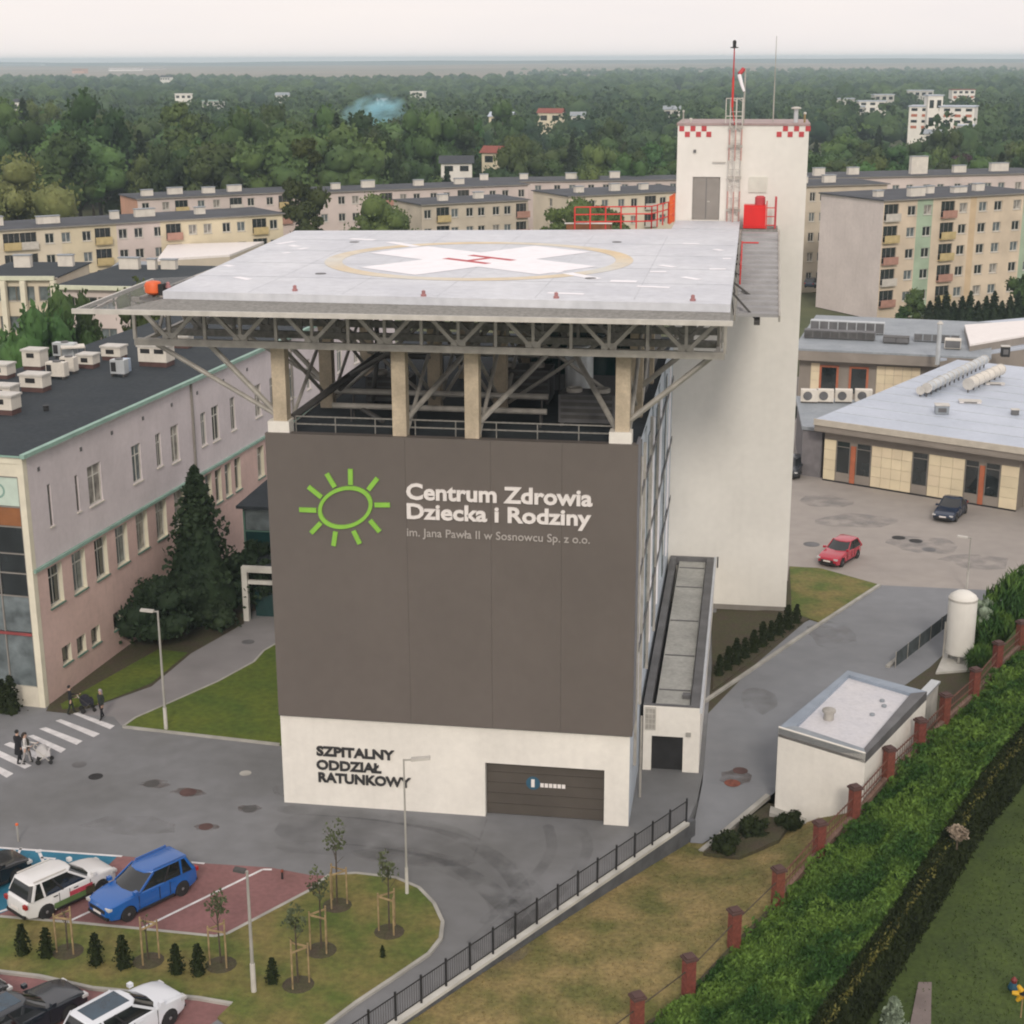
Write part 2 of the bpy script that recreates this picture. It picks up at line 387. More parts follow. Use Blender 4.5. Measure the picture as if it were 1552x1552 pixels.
# drive on the right, falling to the grass at its near end
def drive_z(x, y): return 0.0 if y > 69.5 else max(-0.85, -(69.5 - y) * 0.22)
def poly_grid(name, rows, m, zf, depth=0.0):
    """sheet through rows of points (left..right), each row the same length"""
    b = MB(); idx = [[b.vert((x, y, zf(x, y))) for x, y in r] for r in rows]
    for r0, r1 in zip(idx, idx[1:]):
        for k in range(len(r0) - 1):
            b.f.append([r0[k], r0[k + 1], r1[k + 1], r1[k]]); b.mi.append(0)
    return struct(name, b, m)
dl = [(-1.86, 65.0), (-1.66, 67.5), (-1.49, 69.5), (-1.49, 71.0), (-1.49, 78), (1.0, 85.5), (4.0, 93.0), (9.3, 101.0)]
dr = [(-1.3, 65.0), (0.9, 67.5), (2.2, 69.5), (3.6, 71.0), (6.2, 78), (11.0, 86.5), (14.0, 93.0), (18.0, 101.0)]
poly_grid('drive', [[(l[0] + (r[0] - l[0]) * t / 6, l[1] + (r[1] - l[1]) * t / 6) for t in range(7)] for l, r in zip(dl, dr)], M['drive'], drive_z)
sheet('yard', [(-1.49, 101), (60, 101), (60, 172), (-1.49, 172)], M['yard'], -0.002, 1.2)
sheet('side_ground', [(-1.49, 78), (9.3, 101.0), (-1.49, 101)], M['soil'], -0.004, 1.2)
sheet('bed_ground', [(14.0, 93.0), (18, 101), (60, 101), (60, 60), (12.7, 68.5), (6.2, 70), (3.6, 71.0), (6.2, 78), (11.0, 86.5)], M['soil'], -0.006, 1.2)
sheet('planting_bed', [g2(*p) for p in ((1080, 1048), (1205, 950), (1330, 887), (1240, 862), (1196, 860), (1190, 925), (1078, 930))], M['soil'], 0.07, 0.3)
b = MB()
pk = [G(*p, 0) for p in ((1066, 1066), (1210, 968), (1333, 888))]
for p, q in zip(pk, pk[1:]): b.bar((p.x, p.y, 0.05), (q.x, q.y, 0.05), 0.22, 0.16)
struct('kerb', b, M['kerb'])
sheet('verge_grass', [g2(*p) for p in ((1197, 860), (1245, 863), (1330, 887), (1245, 945), (1200, 930))], M['grass2'], 0.085, 0.3)
b = MB()
for pts in (((1345, 1012), (1432, 943)), ((1164, 1211), (1062, 1293))):
    zz = [drive_z(*g2(*p)) for p in pts]
    p, q = [G(*p, z) for p, z in zip(pts, zz)]
    zz = [drive_z(p.x, p.y), drive_z(q.x, q.y)]
    b.bar((p.x, p.y, zz[0] + .04), (q.x, q.y, zz[1] + .04), 0.25, 0.2)
struct('kerb', b, M['kerb'])

# grass slope below the railing wall
FPZ = ((965, 1570, -.1), (1043, 1510, .05), (1112, 1437, .25), (1178, 1372, .5), (1240, 1300, .95), (1293, 1245, 1.5), (1345, 1185, 1.9), (1392, 1140, 2.0), (1430, 1100, 2.0), (1475, 1060, 2.0), (1510, 1018, 2.0), (1545, 985, 2.0), (1582, 950, 2.0))
FP = [G(*q) for q in FPZ]
FP = [FP[0] - (FP[1] - FP[0])] + FP
def along_pts(pl, t):
    Ls = [(c - a).length for a, c in zip(pl, pl[1:])]; s = t * sum(Ls)
    for a, c, l in zip(pl, pl[1:], Ls):
        if s <= l: return a + (c - a) * (s / l)
        s -= l
    return pl[-1]
SLF = [FP[0] - (FP[1] - FP[0]) * 1.6] + FP[:6] + [Vector((5.9, 66.6, 1.3))]
def slope_pt(t, u):
    l = Vector((ZL2[0] + (ZR[0] - ZL2[0]) * t + .05, ZL2[1] + (ZR[1] - ZL2[1]) * t, 0)); r = along_pts(SLF, t)
    k = min(1, max(0, (l.y - 44) / 22)); z0 = -0.12 - 0.85 * k * k
    p = l + (r - l) * u; p.z = z0 + (r.z - .12 - z0) * u ** 2.2
    return p
N = 22
b = MB(); idx = [[b.vert(slope_pt(k / N, j / 12)) for j in range(13)] for k in range(N + 1)]
for r0, r1 in zip(idx, idx[1:]):
    for k in range(12): b.f.append([r0[k], r0[k + 1], r1[k + 1], r1[k]]); b.mi.append(0)
struct('slope_grass', b, M['drygrass'])
SLV = [[Vector(b.v[i]) for i in r] for r in idx]
def garden_z(x, y): return min(2.0, max(0.0, .1 + (y - 50.5) * .095))
def GG(px, py, dz=0.0):
    z = .8
    for _ in range(6): z = garden_z(*g2(px, py, z))
    p = G(px, py, z); p.z = z + dz; return p
poly_grid('garden_lawn', [[(x0 + (45 - x0) * j / 6, y) for j in range(7)] for x0, y in ((-6, 40), (-2, 46), (2, 50.5), (3.5, 54), (5, 58), (6.2, 62), (7.5, 66), (9.0, 70), (11, 76), (15, 86), (19, 96))], M['gardengrass'], lambda x, y: garden_z(x, y))

# lawns and islands: raised grass with kerbs
def curb_ring(pts, z, w=0.16, h=0.14, m='kerb'):
    b = MB()
    for p, q in zip(pts, pts[1:]): b.bar((p[0], p[1], z), (q[0], q[1], z), w, h)
    struct('kerb', b, M[m])
lawn = [g2(*p) for p in ((187, 1103), (205, 1090), (260, 1066), (330, 1035), (385, 1005), (400, 988), (440, 965), (520, 1000), (520, 1137), (424, 1130))]
sheet('lawn', lawn, M['grass'], 0.09, 0.3)
curb_ring(lawn[:7], 0.04, 0.14, 0.14); curb_ring([lawn[0], lawn[-1]], 0.04)
sheet('footpath', [g2(*p) for p in ((172, 1086), (187, 1103), (205, 1090), (260, 1066), (330, 1035), (385, 1005), (400, 988), (440, 962), (440, 930), (370, 940), (290, 990), (230, 1040), (120, 1083))], M['footpath'], 0.004, 0.2)
sheet('shrub_bed', [g2(*p) for p in ((70, 1078), (110, 1082), (230, 1040), (290, 990), (370, 945), (370, 905), (300, 900), (75, 1068))], M['soil'], 0.03, 0.3)
sheet('grass_strip', [g2(*p) for p in ((95, 1076), (150, 1068), (230, 1036), (285, 990), (240, 985), (92, 1068))], M['grass'], 0.045, 0.3)
island = [g2(*p) for p in ((-40, 1385), (0, 1392), (120, 1402), (205, 1410), (325, 1422), (345, 1418), (470, 1352), (500, 1328), (540, 1326), (600, 1333), (635, 1348), (658, 1372), (671, 1400), (668, 1425), (650, 1448), (600, 1482), (540, 1522), (490, 1560), (400, 1600), (330, 1545), (352, 1524), (300, 1515), (140, 1500), (60, 1482), (-40, 1470))]
sheet('island_lawn', island, M['grass2'], 0.10, 0.3)
curb_ring(island[1:6], 0.045); curb_ring(island[5:8], 0.045); curb_ring(island[7:19], 0.045); curb_ring(island[20:25], 0.045)
sheet('parking_bays', [g2(*p) for p in ((-60, 1283), (0, 1284), (180, 1297), (300, 1308), (410, 1315), (468, 1326), (500, 1328), (470, 1352), (345, 1418), (325, 1422), (205, 1410), (120, 1402), (0, 1392), (-40, 1385))], M['redpave'], 0.004, 0.2)
sheet('disabled_bay', [g2(*p) for p in ((-40, 1280), (0, 1284), (178, 1298), (150, 1325), (0, 1385), (-40, 1378))], M['bluepave'], 0.008, 0.2)
sheet('near_parking', [g2(*p) for p in ((-40, 1470), (60, 1482), (140, 1500), (300, 1515), (352, 1524), (330, 1545), (250, 1600), (-40, 1600))], M['redpave'], 0.004, 0.2)
def stripe(name, pts, w=0.12, z=0.012, m='paint'):
    b = MB()
    for p, q in zip(pts, pts[1:]):
        d = Vector((q[0] - p[0], q[1] - p[1])).normalized(); n = Vector((-d.y, d.x)) * w / 2
        b.prism([(p[0] - n.x, p[1] - n.y), (q[0] - n.x, q[1] - n.y), (q[0] + n.x, q[1] + n.y), (p[0] + n.x, p[1] + n.y)], z - .004, z)
    return struct(name, b, M[m])
stripe('bay_line', [g2(205, 1412), g2(398, 1318), g2(412, 1318)], 0.13)
stripe('bay_line', [g2(95, 1401), g2(140, 1380), g2(278, 1306), g2(310, 1309)], 0.13)
stripe('bay_line', [g2(-40, 1281), g2(0, 1285), g2(185, 1298)], 0.14)
stripe('bay_line', [g2(20, 1310), g2(32, 1285)], 0.12)
stripe('bay_line', [g2(-30, 1390), g2(0, 1382), g2(30, 1372)], 0.14)
# wheelchair symbol painted on the blue bay
b = MB()
sx = lambda u, v: (g2(78 + u, 1305 - v))
for p, q in (((-18, 12), (-12, -2)), ((-12, -2), (14, -6)), ((14, -6), (22, -14)), ((-16, 5), (6, 3))):
    a, c = sx(*p), sx(*q); d = Vector((c[0] - a[0], c[1] - a[1])).normalized(); n = Vector((-d.y, d.x)) * .07
    b.prism([(a[0] - n.x, a[1] - n.y), (c[0] - n.x, c[1] - n.y), (c[0] + n.x, c[1] + n.y), (a[0] + n.x, a[1] + n.y)], 0.010, 0.014)
cc = sx(-19, 15)
b.prism([(cc[0] + .16 * math.cos(k * .7), cc[1] + .16 * math.sin(k * .7)) for k in range(9)], 0.010, 0.014)
struct('wheelchair_symbol', b, M['paint'])
# zebra crossing
zs = [((378, 626), (408, 622), (600, 690), (575, 708)), ((290, 664), (318, 656), (522, 732), (490, 750)), ((205, 706), (240, 698), (432, 770), (400, 790)), ((145, 744), (175, 738), (345, 812), (318, 832)), ((20, 788), (55, 775), (255, 852), (215, 872)), ((-60, 826), (-20, 812), (165, 898), (130, 915)), ((-120, 870), (-75, 868), (70, 940), (35, 962))]
for q in zs:
    struct('zebra_stripe', MB().prism([g2(x / 3.449, 900 + y / 3.449) for x, y in q], 0.006, 0.010), M['paint'])
# dark tyre sweep from the garage, old patches and joints in the paving
def worn(name, col, alpha=.26):
    m = mat(name, col, .85, .15, 1.5, .3, 25); n, l = m.node_tree.nodes, m.node_tree.links
    tr = n.new('ShaderNodeBsdfTransparent'); mx = n.new('ShaderNodeMixShader'); tc = n.new('ShaderNodeTexCoord'); nz = n.new('ShaderNodeTexNoise'); nz.inputs['Scale'].default_value = .8; nz.inputs['Detail'].default_value = 5
    mr = n.new('ShaderNodeMapRange'); mr.inputs[1].default_value = .36; mr.inputs[2].default_value = .74; mr.inputs[4].default_value = alpha
    out = [x for x in n if x.type == 'OUTPUT_MATERIAL'][0]
    l.new(tc.outputs['Object'], nz.inputs['Vector']); l.new(nz.outputs['Fac'], mr.inputs[0]); l.new(mr.outputs[0], mx.inputs[0]); l.new(tr.outputs[0], mx.inputs[1]); l.new(n['Principled BSDF'].outputs[0], mx.inputs[2]); l.new(mx.outputs[0], out.inputs['Surface'])
    M[name] = m
worn('tyre_wear', (.105, .106, .110)); worn('brown_stain', (.15, .105, .085), .5); worn('pale_wear', (.29, .29, .295), .28)
def ribbon(name, pts, w, z, m):
    b = MB(); pts = [Vector(p) for p in pts]; L_r = []
    for k, p in enumerate(pts):
        d = (pts[min(k + 1, len(pts) - 1)] - pts[max(k - 1, 0)]).normalized(); n = Vector((-d.y, d.x)) * w / 2 * (1 if 0 < k < len(pts) - 1 else .4)
        L_r.append((b.vert((p.x - n.x, p.y - n.y, z)), b.vert((p.x + n.x, p.y + n.y, z))))
    for a, c in zip(L_r, L_r[1:]): b.f.append([a[0], c[0], c[1], a[1]]); b.mi.append(0)
    return struct(name, b, M[m])
def curve_px(pts, off=0, n=24):
    P_ = [Vector(g2(*p)) for p in pts]; out = []
    for i in range(n + 1):
        t = i / n * (len(P_) - 1); k = min(int(t), len(P_) - 2); u = t - k
        p0, p1, p2, p3 = P_[max(k - 1, 0)], P_[k], P_[k + 1], P_[min(k + 2, len(P_) - 1)]
        out.append(.5 * ((2 * p1) + (p2 - p0) * u + (2 * p0 - 5 * p1 + 4 * p2 - p3) * u * u + (3 * p1 - p0 - 3 * p2 + p3) * u ** 3))
    return out
sw = [(420, 1252), (560, 1262), (680, 1285), (760, 1335), (790, 1390), (740, 1450)]
for o_, w_ in ((0, 2.6), (30, 1.1), (-26, .9)): ribbon('tyre_marks', curve_px([(x, y + o_) for x, y in sw]), w_, .005 + .0012 * (o_ + 30) / 10, 'tyre_wear')
ribbon('tyre_marks', curve_px([(830, 1250), (835, 1290), (800, 1340), (730, 1400)]), .5, .013, 'tyre_wear')
ribbon('tyre_marks', curve_px([(880, 1255), (890, 1290), (850, 1350), (770, 1420)]), .5, .0145, 'tyre_wear')
ribbon('paving_joint', curve_px([(738, 1242), (728, 1270), (718, 1300)], n=4), .10, .016, 'tyre_wear')
for k, (px, py, w, d, m) in enumerate(((285, 1201, 1.4, .8, 'brown_stain'), (378, 1226, 1.0, .7, 'brown_stain'), (235, 1188, 1.2, .8, 'brown_stain'), (470, 1200, 3.0, 1.4, 'pale_wear'), (200, 1250, 4.0, 1.5, 'pale_wear'), (312, 1254, 1.0, .6, 'brown_stain'), (620, 1300, 4.5, 1.2, 'pale_wear'), (1115, 1178, 1.4, 1.6, 'brown_stain'), (1150, 1060, 2.0, 3.0, 'pale_wear'), (1260, 960, 2.5, 4.0, 'pale_wear'), (1400, 825, 4.0, 3.5, 'pale_wear'), (1300, 790, 5.0, 3.5, 'pale_wear'), (1250, 760, 4, 3, 'pale_wear'), (1480, 850, 4, 3, 'pale_wear'))):
    p = G(px, py); r = random.Random(k); n_ = 14
    struct('paving_patch', MB().prism([(p.x + w * (1 + r.uniform(-.25, .2)) * .6 * math.cos(i * 2 * math.pi / n_), p.y + d * (1 + r.uniform(-.25, .2)) * .6 * math.sin(i * 2 * math.pi / n_)) for i in range(n_)], .0015, .0025 + .0002 * k), M[m])
# manhole covers in the forecourt and the drive
for k, (px, py, w, m) in enumerate(((145, 1177, .36, 'dark'), (120, 1159, .36, 'plant'), (230, 1188, .38, 'darksteel'), (285, 1201, .42, 'brickcap'), (378, 1226, .36, 'darksteel'), (312, 1253, .34, 'brickcap'), (372, 1172, .3, 'kerb'), (1122, 1168, .38, 'brickcap'), (1110, 1187, .40, 'brick'), (1362, 815, .5, 'dark'), (1388, 820, .5, 'dark'), (1408, 833, .5, 'plant'), (1230, 825, .6, 'plant'), (376, 973, .4, 'plant'))):
    p = G(px, py); o = MB().lathe((p.x, p.y, 0.004), [(w, 0), (w, .008), (w * .9, .010)], 14).build('manhole_cover', M[m])
    tag(o, ['dark round drain cover nearest the zebra crossing', 'faint grey drain cover just right of the zebra crossing', 'dark brown drain cover on the forecourt below the lamp post on the lawn', 'rust brown drain cover in the middle of the forecourt', 'small brown drain cover on the forecourt near the white hospital wall', 'reddish drain cover on the forecourt above the blue car', 'pale drain cover on the forecourt beside the lawn corner', 'upper rust coloured drain cover on the drive beside the annexe', 'lower rust coloured drain cover on the drive left of the white hut', 'dark drain cover in the yard, left one of the trio right of the red car', 'dark drain cover in the yard, middle one of the trio right of the red car', 'greyish drain cover in the yard, lowest of the trio right of the red car', 'flat grey drain cover in the yard left above the red car', 'dark drain cover on the footpath beside the hospital corner'][k], 'drain cover', 'drain covers in the paving')

# ================================================================== MAIN HOSPITAL BLOCK
X0, X1, Y0, Y1, ZB, ZT = -21.1, -4.7, 64.56, 94.7, 4.58, 18.12
hb = thing('hospital_block', 'tall brown and white hospital block with green sun logo under the helipad', 'hospital', (X0, Y0, 0))
fr = frame_of((X0, Y0, 0), (1, 0))
GX0, GX1, GZ = 9.72, 15.26, 2.74
b = MB(); wall(b, fr, X1 - X0, 0, ZB, [(GX0, 0, GX1 - GX0, GZ)], 0.42)
b.box(X0, X1, Y0 + .02, Y1, ZB + .001, 17.4) if False else None
b.face([(X0, Y1, 0), (X0, Y0, 0), (X0, Y0, ZB), (X0, Y1, ZB)])
b.build('base_wall', M['white'], hb)
# side walls, roof slab and rear wall
b = MB()
frs = frame_of((X1, Y0, 0), (0, 1))
side = []
for fl in range(5):
    for k in range(4): side.append((5.5 + k * 5.0, 1.0 + fl * 3.6 - (0 if fl else -.2), 1.7, 2.0))
side = [h for h in side if not (h[1] < 3.7 and h[0] > 4)]
wall(b, frs, Y1 - Y0, 0, 17.6, side, 0.2)
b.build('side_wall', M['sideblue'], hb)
for h in side: window(hb, frs, h[0], h[1], h[2], h[3], 0.2, 2, 0.7, 'lightsteel', 'glassteal', None)
b = MB(); frl = frame_of((X0, Y1, 0), (0, -1)); wall(b, frl, Y1 - Y0, ZB, 17.6, [], 0.2)
b.build('rear_side_wall', M['white'], hb)
b = MB().box(X0 + .02, X1 - .02, Y0 + .3, Y1 - .02, 17.2, 17.55); b.build('roof', M['tar'], hb)
# brown facade: large cassettes with fine joints
cuts = [0.0, 6.32, 10.12, 13.25, X1 - X0 + .12]
for a, c in zip(cuts, cuts[1:]):
    MB().box(X0 + a + .004, X0 + c - .004, Y0 - .22, Y0 + .02, ZB + .02, ZT).build('facade_panel', M['clad'], hb)
MB().box(X0 + .02, X1 + .1, Y0 - .14, Y0 + .03, ZB - .03, ZB + .06).build('drip_edge', M['dark'], hb)
MB().box(X1 + .003, X1 + .12, Y0 + .03, Y0 + 1.5, ZB + .1, ZT - .02).build('corner_cladding', mat('lilac_cladding', (0.21, 0.21, 0.235), 0.6, 0.06), hb)
MB().box(X1 + .003, X1 + .10, Y0 + 1.52, Y0 + 2.6, 14.8, ZT - .4).build('louvre', M['plant'], hb)
for k, (ya, yb, za, zb) in enumerate(((66.8, 67.0, 2, 17), (69.4, 69.6, 4, 17), (74.0, 74.2, 4, 17.2), (79.5, 79.7, 4, 17))):
    MB().box(X1 + .002, X1 + .14, ya, yb, za, zb).build('downpipe', M['steel'], hb)
for ya, w_, m_ in ((67.6, .8, 'padwhite'), (70.4, .5, 'padwhite'), (72.6, .9, 'glasslight'), (76.2, .6, 'padwhite'), (78.6, .9, 'glasslight'), (82.2, .7, 'padwhite'), (87.0, .9, 'glasslight'), (91, .9, 'padwhite')):
    MB().box(X1 + .003, X1 + .07, ya, ya + w_, 4.6, 16.6).build('light_strip', M[m_], hb)
for zz in (7.4, 11.2, 15.0): MB().box(X1 + .071, X1 + .11, 67.2, 94, zz, zz + .28).build('floor_band', M['plant'], hb)
MB().box(X0 + .05, X1 - .02, Y0 + .03, Y0 + .35, 17.56, ZT - .02).build('parapet', M['clad'], hb)
# garage door in its recess: five sections, sign with a blue badge
gd = MB().box(X0 + GX0 + .02, X0 + GX1 - .02, Y0 + .36, Y0 + .41, 0.02, GZ - .02).build('garage_door', M['garage'], hb)
for k in range(5):
    z = .04 + k * .535
    MB().box(X0 + GX0 + .06, X0 + GX1 - .06, Y0 + .325, Y0 + .36, z, z + .515).build('door_panel', M['garage'], gd)
def disc(c, r, y0, y1, n=24): 
    return [(c[0] + r * math.cos(2 * math.pi * k / n), c[1] + r * math.sin(2 * math.pi * k / n)) for k in range(n)]
def plate_xz(poly, y0, y1):
    """flat sign plate in the facade plane: poly (x, z), thickness from y0 (front) to y1"""
    b = MB(); b.xf = Matrix(((1, 0, 0, 0), (0, 0, -1, 0), (0, 1, 0, 0), (0, 0, 0, 1)))
    return b.prism(poly, -y1, -y0)
pc = V(808, 1187, Y0 + .32)
plate_xz(disc((pc.x, pc.z), .33, 0, 0), Y0 + .312, Y0 + .324).build('badge', mat('badge_blue', (0.03, 0.10, 0.16), 0.5, 0.05), gd)
plate_xz([(pc.x - .09, pc.z - .2), (pc.x + .07, pc.z - .2), (pc.x + .07, pc.z + .2), (pc.x - .09, pc.z + .2)], Y0 + .304, Y0 + .311).build('badge_mark', M['signwhite'], gd)
# wall letters
def text_mesh(s, font_off=0.0, extrude=0.02):
    cu = bpy.data.curves.new('letters', 'FONT'); cu.body = s; cu.size = 1.0; cu.extrude = extrude; cu.offset = font_off; cu.resolution_u = 3
    cu.fill_mode = 'BOTH'
    ob = bpy.data.objects.new('letters', cu); C.objects.link(ob)
    dg = bpy.context.evaluated_depsgraph_get()
    me = bpy.data.meshes.new_from_object(ob.evaluated_get(dg))
    bpy.data.objects.remove(ob); return me
def lettering(name, s, m, parent, x0, x1, zbase, capz, y, off=0.012, ext=0.04):
    me = text_mesh(s, off, ext)
    co = np.empty(len(me.vertices) * 3); me.vertices.foreach_get('co', co); co = co.reshape(-1, 3)
    capm = text_mesh('E', off, ext); cc = np.empty(len(capm.vertices) * 3); capm.vertices.foreach_get('co', cc); cc = cc.reshape(-1, 3)
    ch = cc[:, 1].max() - cc[:, 1].min(); cb = cc[:, 1].min()
    out = np.empty_like(co)
    out[:, 0] = x0 + (co[:, 0] - co[:, 0].min()) / (co[:, 0].max() - co[:, 0].min()) * (x1 - x0)
    out[:, 2] = zbase + (co[:, 1] - cb) / ch * (capz - zbase)
    out[:, 1] = y - co[:, 2]
    me.vertices.foreach_set('co', out.ravel()); me.materials.clear(); me.materials.append(M[m]); me.update()
    o = put(name, me, parent); o['kind'] = 'stuff'; return o
def letter_line(s, m, p0, p1, top, y, off, ext=0.04):
    a = V(*p0, y); c = V(*p1, y); t = V(p0[0], top, y)
    return lettering('lettering', s, m, hb, a.x, c.x, (a.z + c.z) / 2, (a.z + c.z) / 2 + (t.z - a.z), y, off, ext)
yf = Y0 - .26
letter_line('Centrum Zdrowia', 'signwhite', (616, 757.5), (898, 767), 733, yf, 0.030)
letter_line('Dziecka i Rodziny', 'signwhite', (617, 787.5), (896, 796), 764, yf, 0.030)
letter_line('im. Jana Pawła II w Sosnowcu Sp. z o.o.', 'signdim', (617, 813.5), (894, 823), 801.5, yf, 0.010, 0.02)
yb = Y0 - .04
letter_line('SZPITALNY', 'signblack', (480, 1146), (598, 1151.5), 1131.5, yb, 0.036)
letter_line('ODDZIAŁ', 'signblack', (480, 1167), (578, 1171), 1152.5, yb, 0.036)
letter_line('RATUNKOWY', 'signblack', (483, 1186), (623, 1193), 1171.5, yb, 0.036)
lettering('lettering', 'WJAZD', 'signwhite', gd, pc.x + .34, V(862, 1190, Y0 + .75).x, pc.z - .11, pc.z + .07, Y0 + .755, 0.02, 0.01) if False else None
# white strip of small print on the garage sign: reads only as a pale bar
q0, q1 = V(819, 1192, Y0 + .32), V(858, 1193, Y0 + .32)
for k in range(6):
    xa = q0.x + (q1.x - q0.x) * k / 6
    plate_xz([(xa, q0.z - .03), (xa + .16, q0.z - .03), (xa + .16, q0.z + .17), (xa, q0.z + .17)], Y0 + .308, Y0 + .323).build('sign_letter', M['signwhite'], gd)
# sun logo: wobbly ring and ten rays
pz = lambda zx, zy: V(400 + zx / 5.173, 640 + zy / 5.173, Y0 - .26)
ctr = pz(638, 668); lg = None
ax, az = (pz(838, 668).x - ctr.x) , (ctr.z - pz(638, 818).z)
b = MB(); n = 48; rin, rout = [], []
for k in range(n):
    t = 2 * math.pi * k / n
    for R_, lst in ((1 - .075, rin), (1 + .075, rout)):
        x, z = ax * math.cos(t) * R_, az * math.sin(t) * (R_ + (R_ - 1) * .3)
        x += .10 * z; z += .13 * x
        lst.append((ctr.x + x, ctr.z + z))
yy0, yy1 = Y0 - .30, Y0 - .221
for k in range(n):
    j = (k + 1) % n
    A, B, D, E = rin[k], rin[j], rout[j], rout[k]
    b.face([(A[0], yy0, A[1]), (E[0], yy0, E[1]), (D[0], yy0, D[1]), (B[0], yy0, B[1])][::-1])
    b.face([(E[0], yy0, E[1]), (E[0], yy1, E[1]), (D[0], yy1, D[1]), (D[0], yy0, D[1])])
    b.face([(A[0], yy0, A[1]), (B[0], yy0, B[1]), (B[0], yy1, B[1]), (A[0], yy1, A[1])])
lg = b.build('sun_logo', M['green'], hb)
for p, q in (((492, 402), (556, 508)), ((678, 366), (680, 490)), ((890, 438), (818, 530)), ((988, 648), (868, 648)), ((908, 858), (832, 768)), ((752, 952), (702, 850)), ((546, 968), (562, 858)), ((370, 868), (446, 788)), ((278, 685), (412, 690)), ((348, 505), (452, 588))):
    a, c = pz(*p), pz(*q)
    MB().bar((a.x, Y0 - .26, a.z), (c.x, Y0 - .26, c.z), .078, .21, up=(0, 0, 1)).build('sun_ray', M['green'], lg) if abs(a.z - c.z) < 0.01 * abs(a.x - c.x) else \
        MB().bar((a.x, Y0 - .26, a.z), (c.x, Y0 - .26, c.z), .078, .21, up=(-(c.z - a.z), 0, c.x - a.x)).build('sun_ray', M['green'], lg)
# ================================================================== HELIPAD ON ITS TRUSSES
PZ = 24.6
hp = thing('helipad', 'pale rooftop helipad with white cross and yellow ring on steel trusses', 'helipad', (-13, 64, 17.6))
pad_poly = [(-24.65, 62.45), (-0.86, 61.9), (-0.92, 90.2), (-4.74, 89.9), (-10.6, 88.75), (-25.95, 86.4)]
MB().prism(pad_poly, PZ - .38, PZ).build('deck', M['pad'], hp)
MB().box(-4.75, -0.93, 90.21, 94.62, PZ - .3, PZ + .01).build('walkway', M['pad'], hp)
# deck panels seams
b = MB()
for k in range(1, 6):
    x = -25 + k * 4.05; b.box(x - .02, x + .02, 62.6, 86.2, PZ + .001, PZ + .004)
for k in range(1, 5):
    y = 62.5 + k * 4.9; b.box(-24.8, -1.0, y - .02, y + .02, PZ + .005, PZ + .008)
b.build('deck_seams', M['padseam'], hp)['kind'] = 'stuff'
# markings as thin paint sheets
def flat(name, polys, m, z, parent=hp):
    b = MB()
    for p in polys: b.prism(p, z - .004, z)
    return b.build(name, M[m], parent)
L_, R_ = G(492, 396, PZ), G(958, 391, PZ)
RC = ((L_ + R_) / 2); RR = (R_ - L_).length / 2
ring = []
for k in range(64):
    t0, t1 = 2 * math.pi * k / 64, 2 * math.pi * (k + 1) / 64
    ring.append([(RC.x + r * math.cos(t), RC.y + r * math.sin(t)) for r, t in ((RR - .85, t0), (RR, t0), (RR, t1), (RR - .85, t1))])
flat('yellow_ring', ring, 'padyellow', PZ + .012)
ca, sa = math.cos(math.radians(54)), math.sin(math.radians(54))
rot = lambda u, v, c=RC: (c.x + u * ca - v * sa, c.y + u * sa + v * ca)
a1, a2 = 1.95, 5.9
cross = [(-a1, -a2), (a1, -a2), (a1, -a1), (a2, -a1), (a2, a1), (a1, a1), (a1, a2), (-a1, a2), (-a1, a1), (-a2, a1), (-a2, -a1), (-a1, -a1)]
flat('white_cross', [[rot(u, v) for u, v in [(-a1, -a2), (a1, -a2), (a1, a2), (-a1, a2)]], [rot(u, v) for u, v in [(-a2, -a1), (-a1, -a1), (-a1, a1), (-a2, a1)]], [rot(u, v) for u, v in [(a1, -a1), (a2, -a1), (a2, a1), (a1, a1)]]], 'padwhite', PZ + .016)
flat('red_letter', [[rot(u + du, v) for u, v in ((-.22, -1.5), (.22, -1.5), (.22, 1.5), (-.22, 1.5))] for du in (-.85, .85)] + [[rot(u, v) for u, v in ((-.62, -.2), (.62, -.2), (.62, .2), (-.62, .2))]], 'checkred', PZ + .020)
def dash(pts, w=.35):
    out = []
    for (p, q) in pts:
        a, c = G(*p, PZ), G(*q, PZ); d = (c - a).normalized(); n = Vector((-d.y, d.x, 0)) * w
        out.append([(a.x - n.x, a.y - n.y), (c.x - n.x, c.y - n.y), (c.x + n.x, c.y + n.y), (a.x + n.x, a.y + n.y)])
    return out
for pl_ in dash([((531, 362), (568, 364)), ((590, 367), (632, 374)), ((832, 411), (850, 413)), ((860, 414), (905, 423)), ((925, 426), (965, 427))], .28): flat('white_dash', [pl_], 'padwhite', PZ + .0125)
for pl_ in dash([((1035, 369), (1060, 370)), ((1083, 378), (1095, 380)), ((1095, 392), (1108, 392)), ((1075, 408), (1100, 408)), ((1000, 402), (1022, 405)), ((985, 412), (1010, 412)), ((1035, 420), (1060, 424)), ((440, 372), (452, 374)), ((452, 378), (466, 376)), ((428, 384), (440, 383)), ((340, 402), (352, 404)), ((358, 420), (378, 424)), ((420, 370), (446, 366)), ((965, 434), (1015, 436)), ((830, 444), (885, 446))], .2): flat('white_figure', [pl_], 'padwhite', PZ + .0125)
for px, py in ((537, 367), (486, 415), (935, 367), (895, 422)):
    p = G(px, py, PZ); MB().lathe((p.x, p.y, PZ + .001), [(.26, 0), (.26, .02)], 10).build('deck_drain', M['plant'], hp)
for px, py in ((447, 441), (642, 449), (843, 452), (1050, 456), (255, 436)):
    p = G(px, py, PZ); o = MB().lathe((p.x, p.y, PZ), [(.12, 0), (.12, .08), (.08, .10), (.08, .22), (.03, .25)], 8).build('edge_light', mat('dull_pink', (0.36, 0.17, 0.17), 0.6, 0.1), hp)
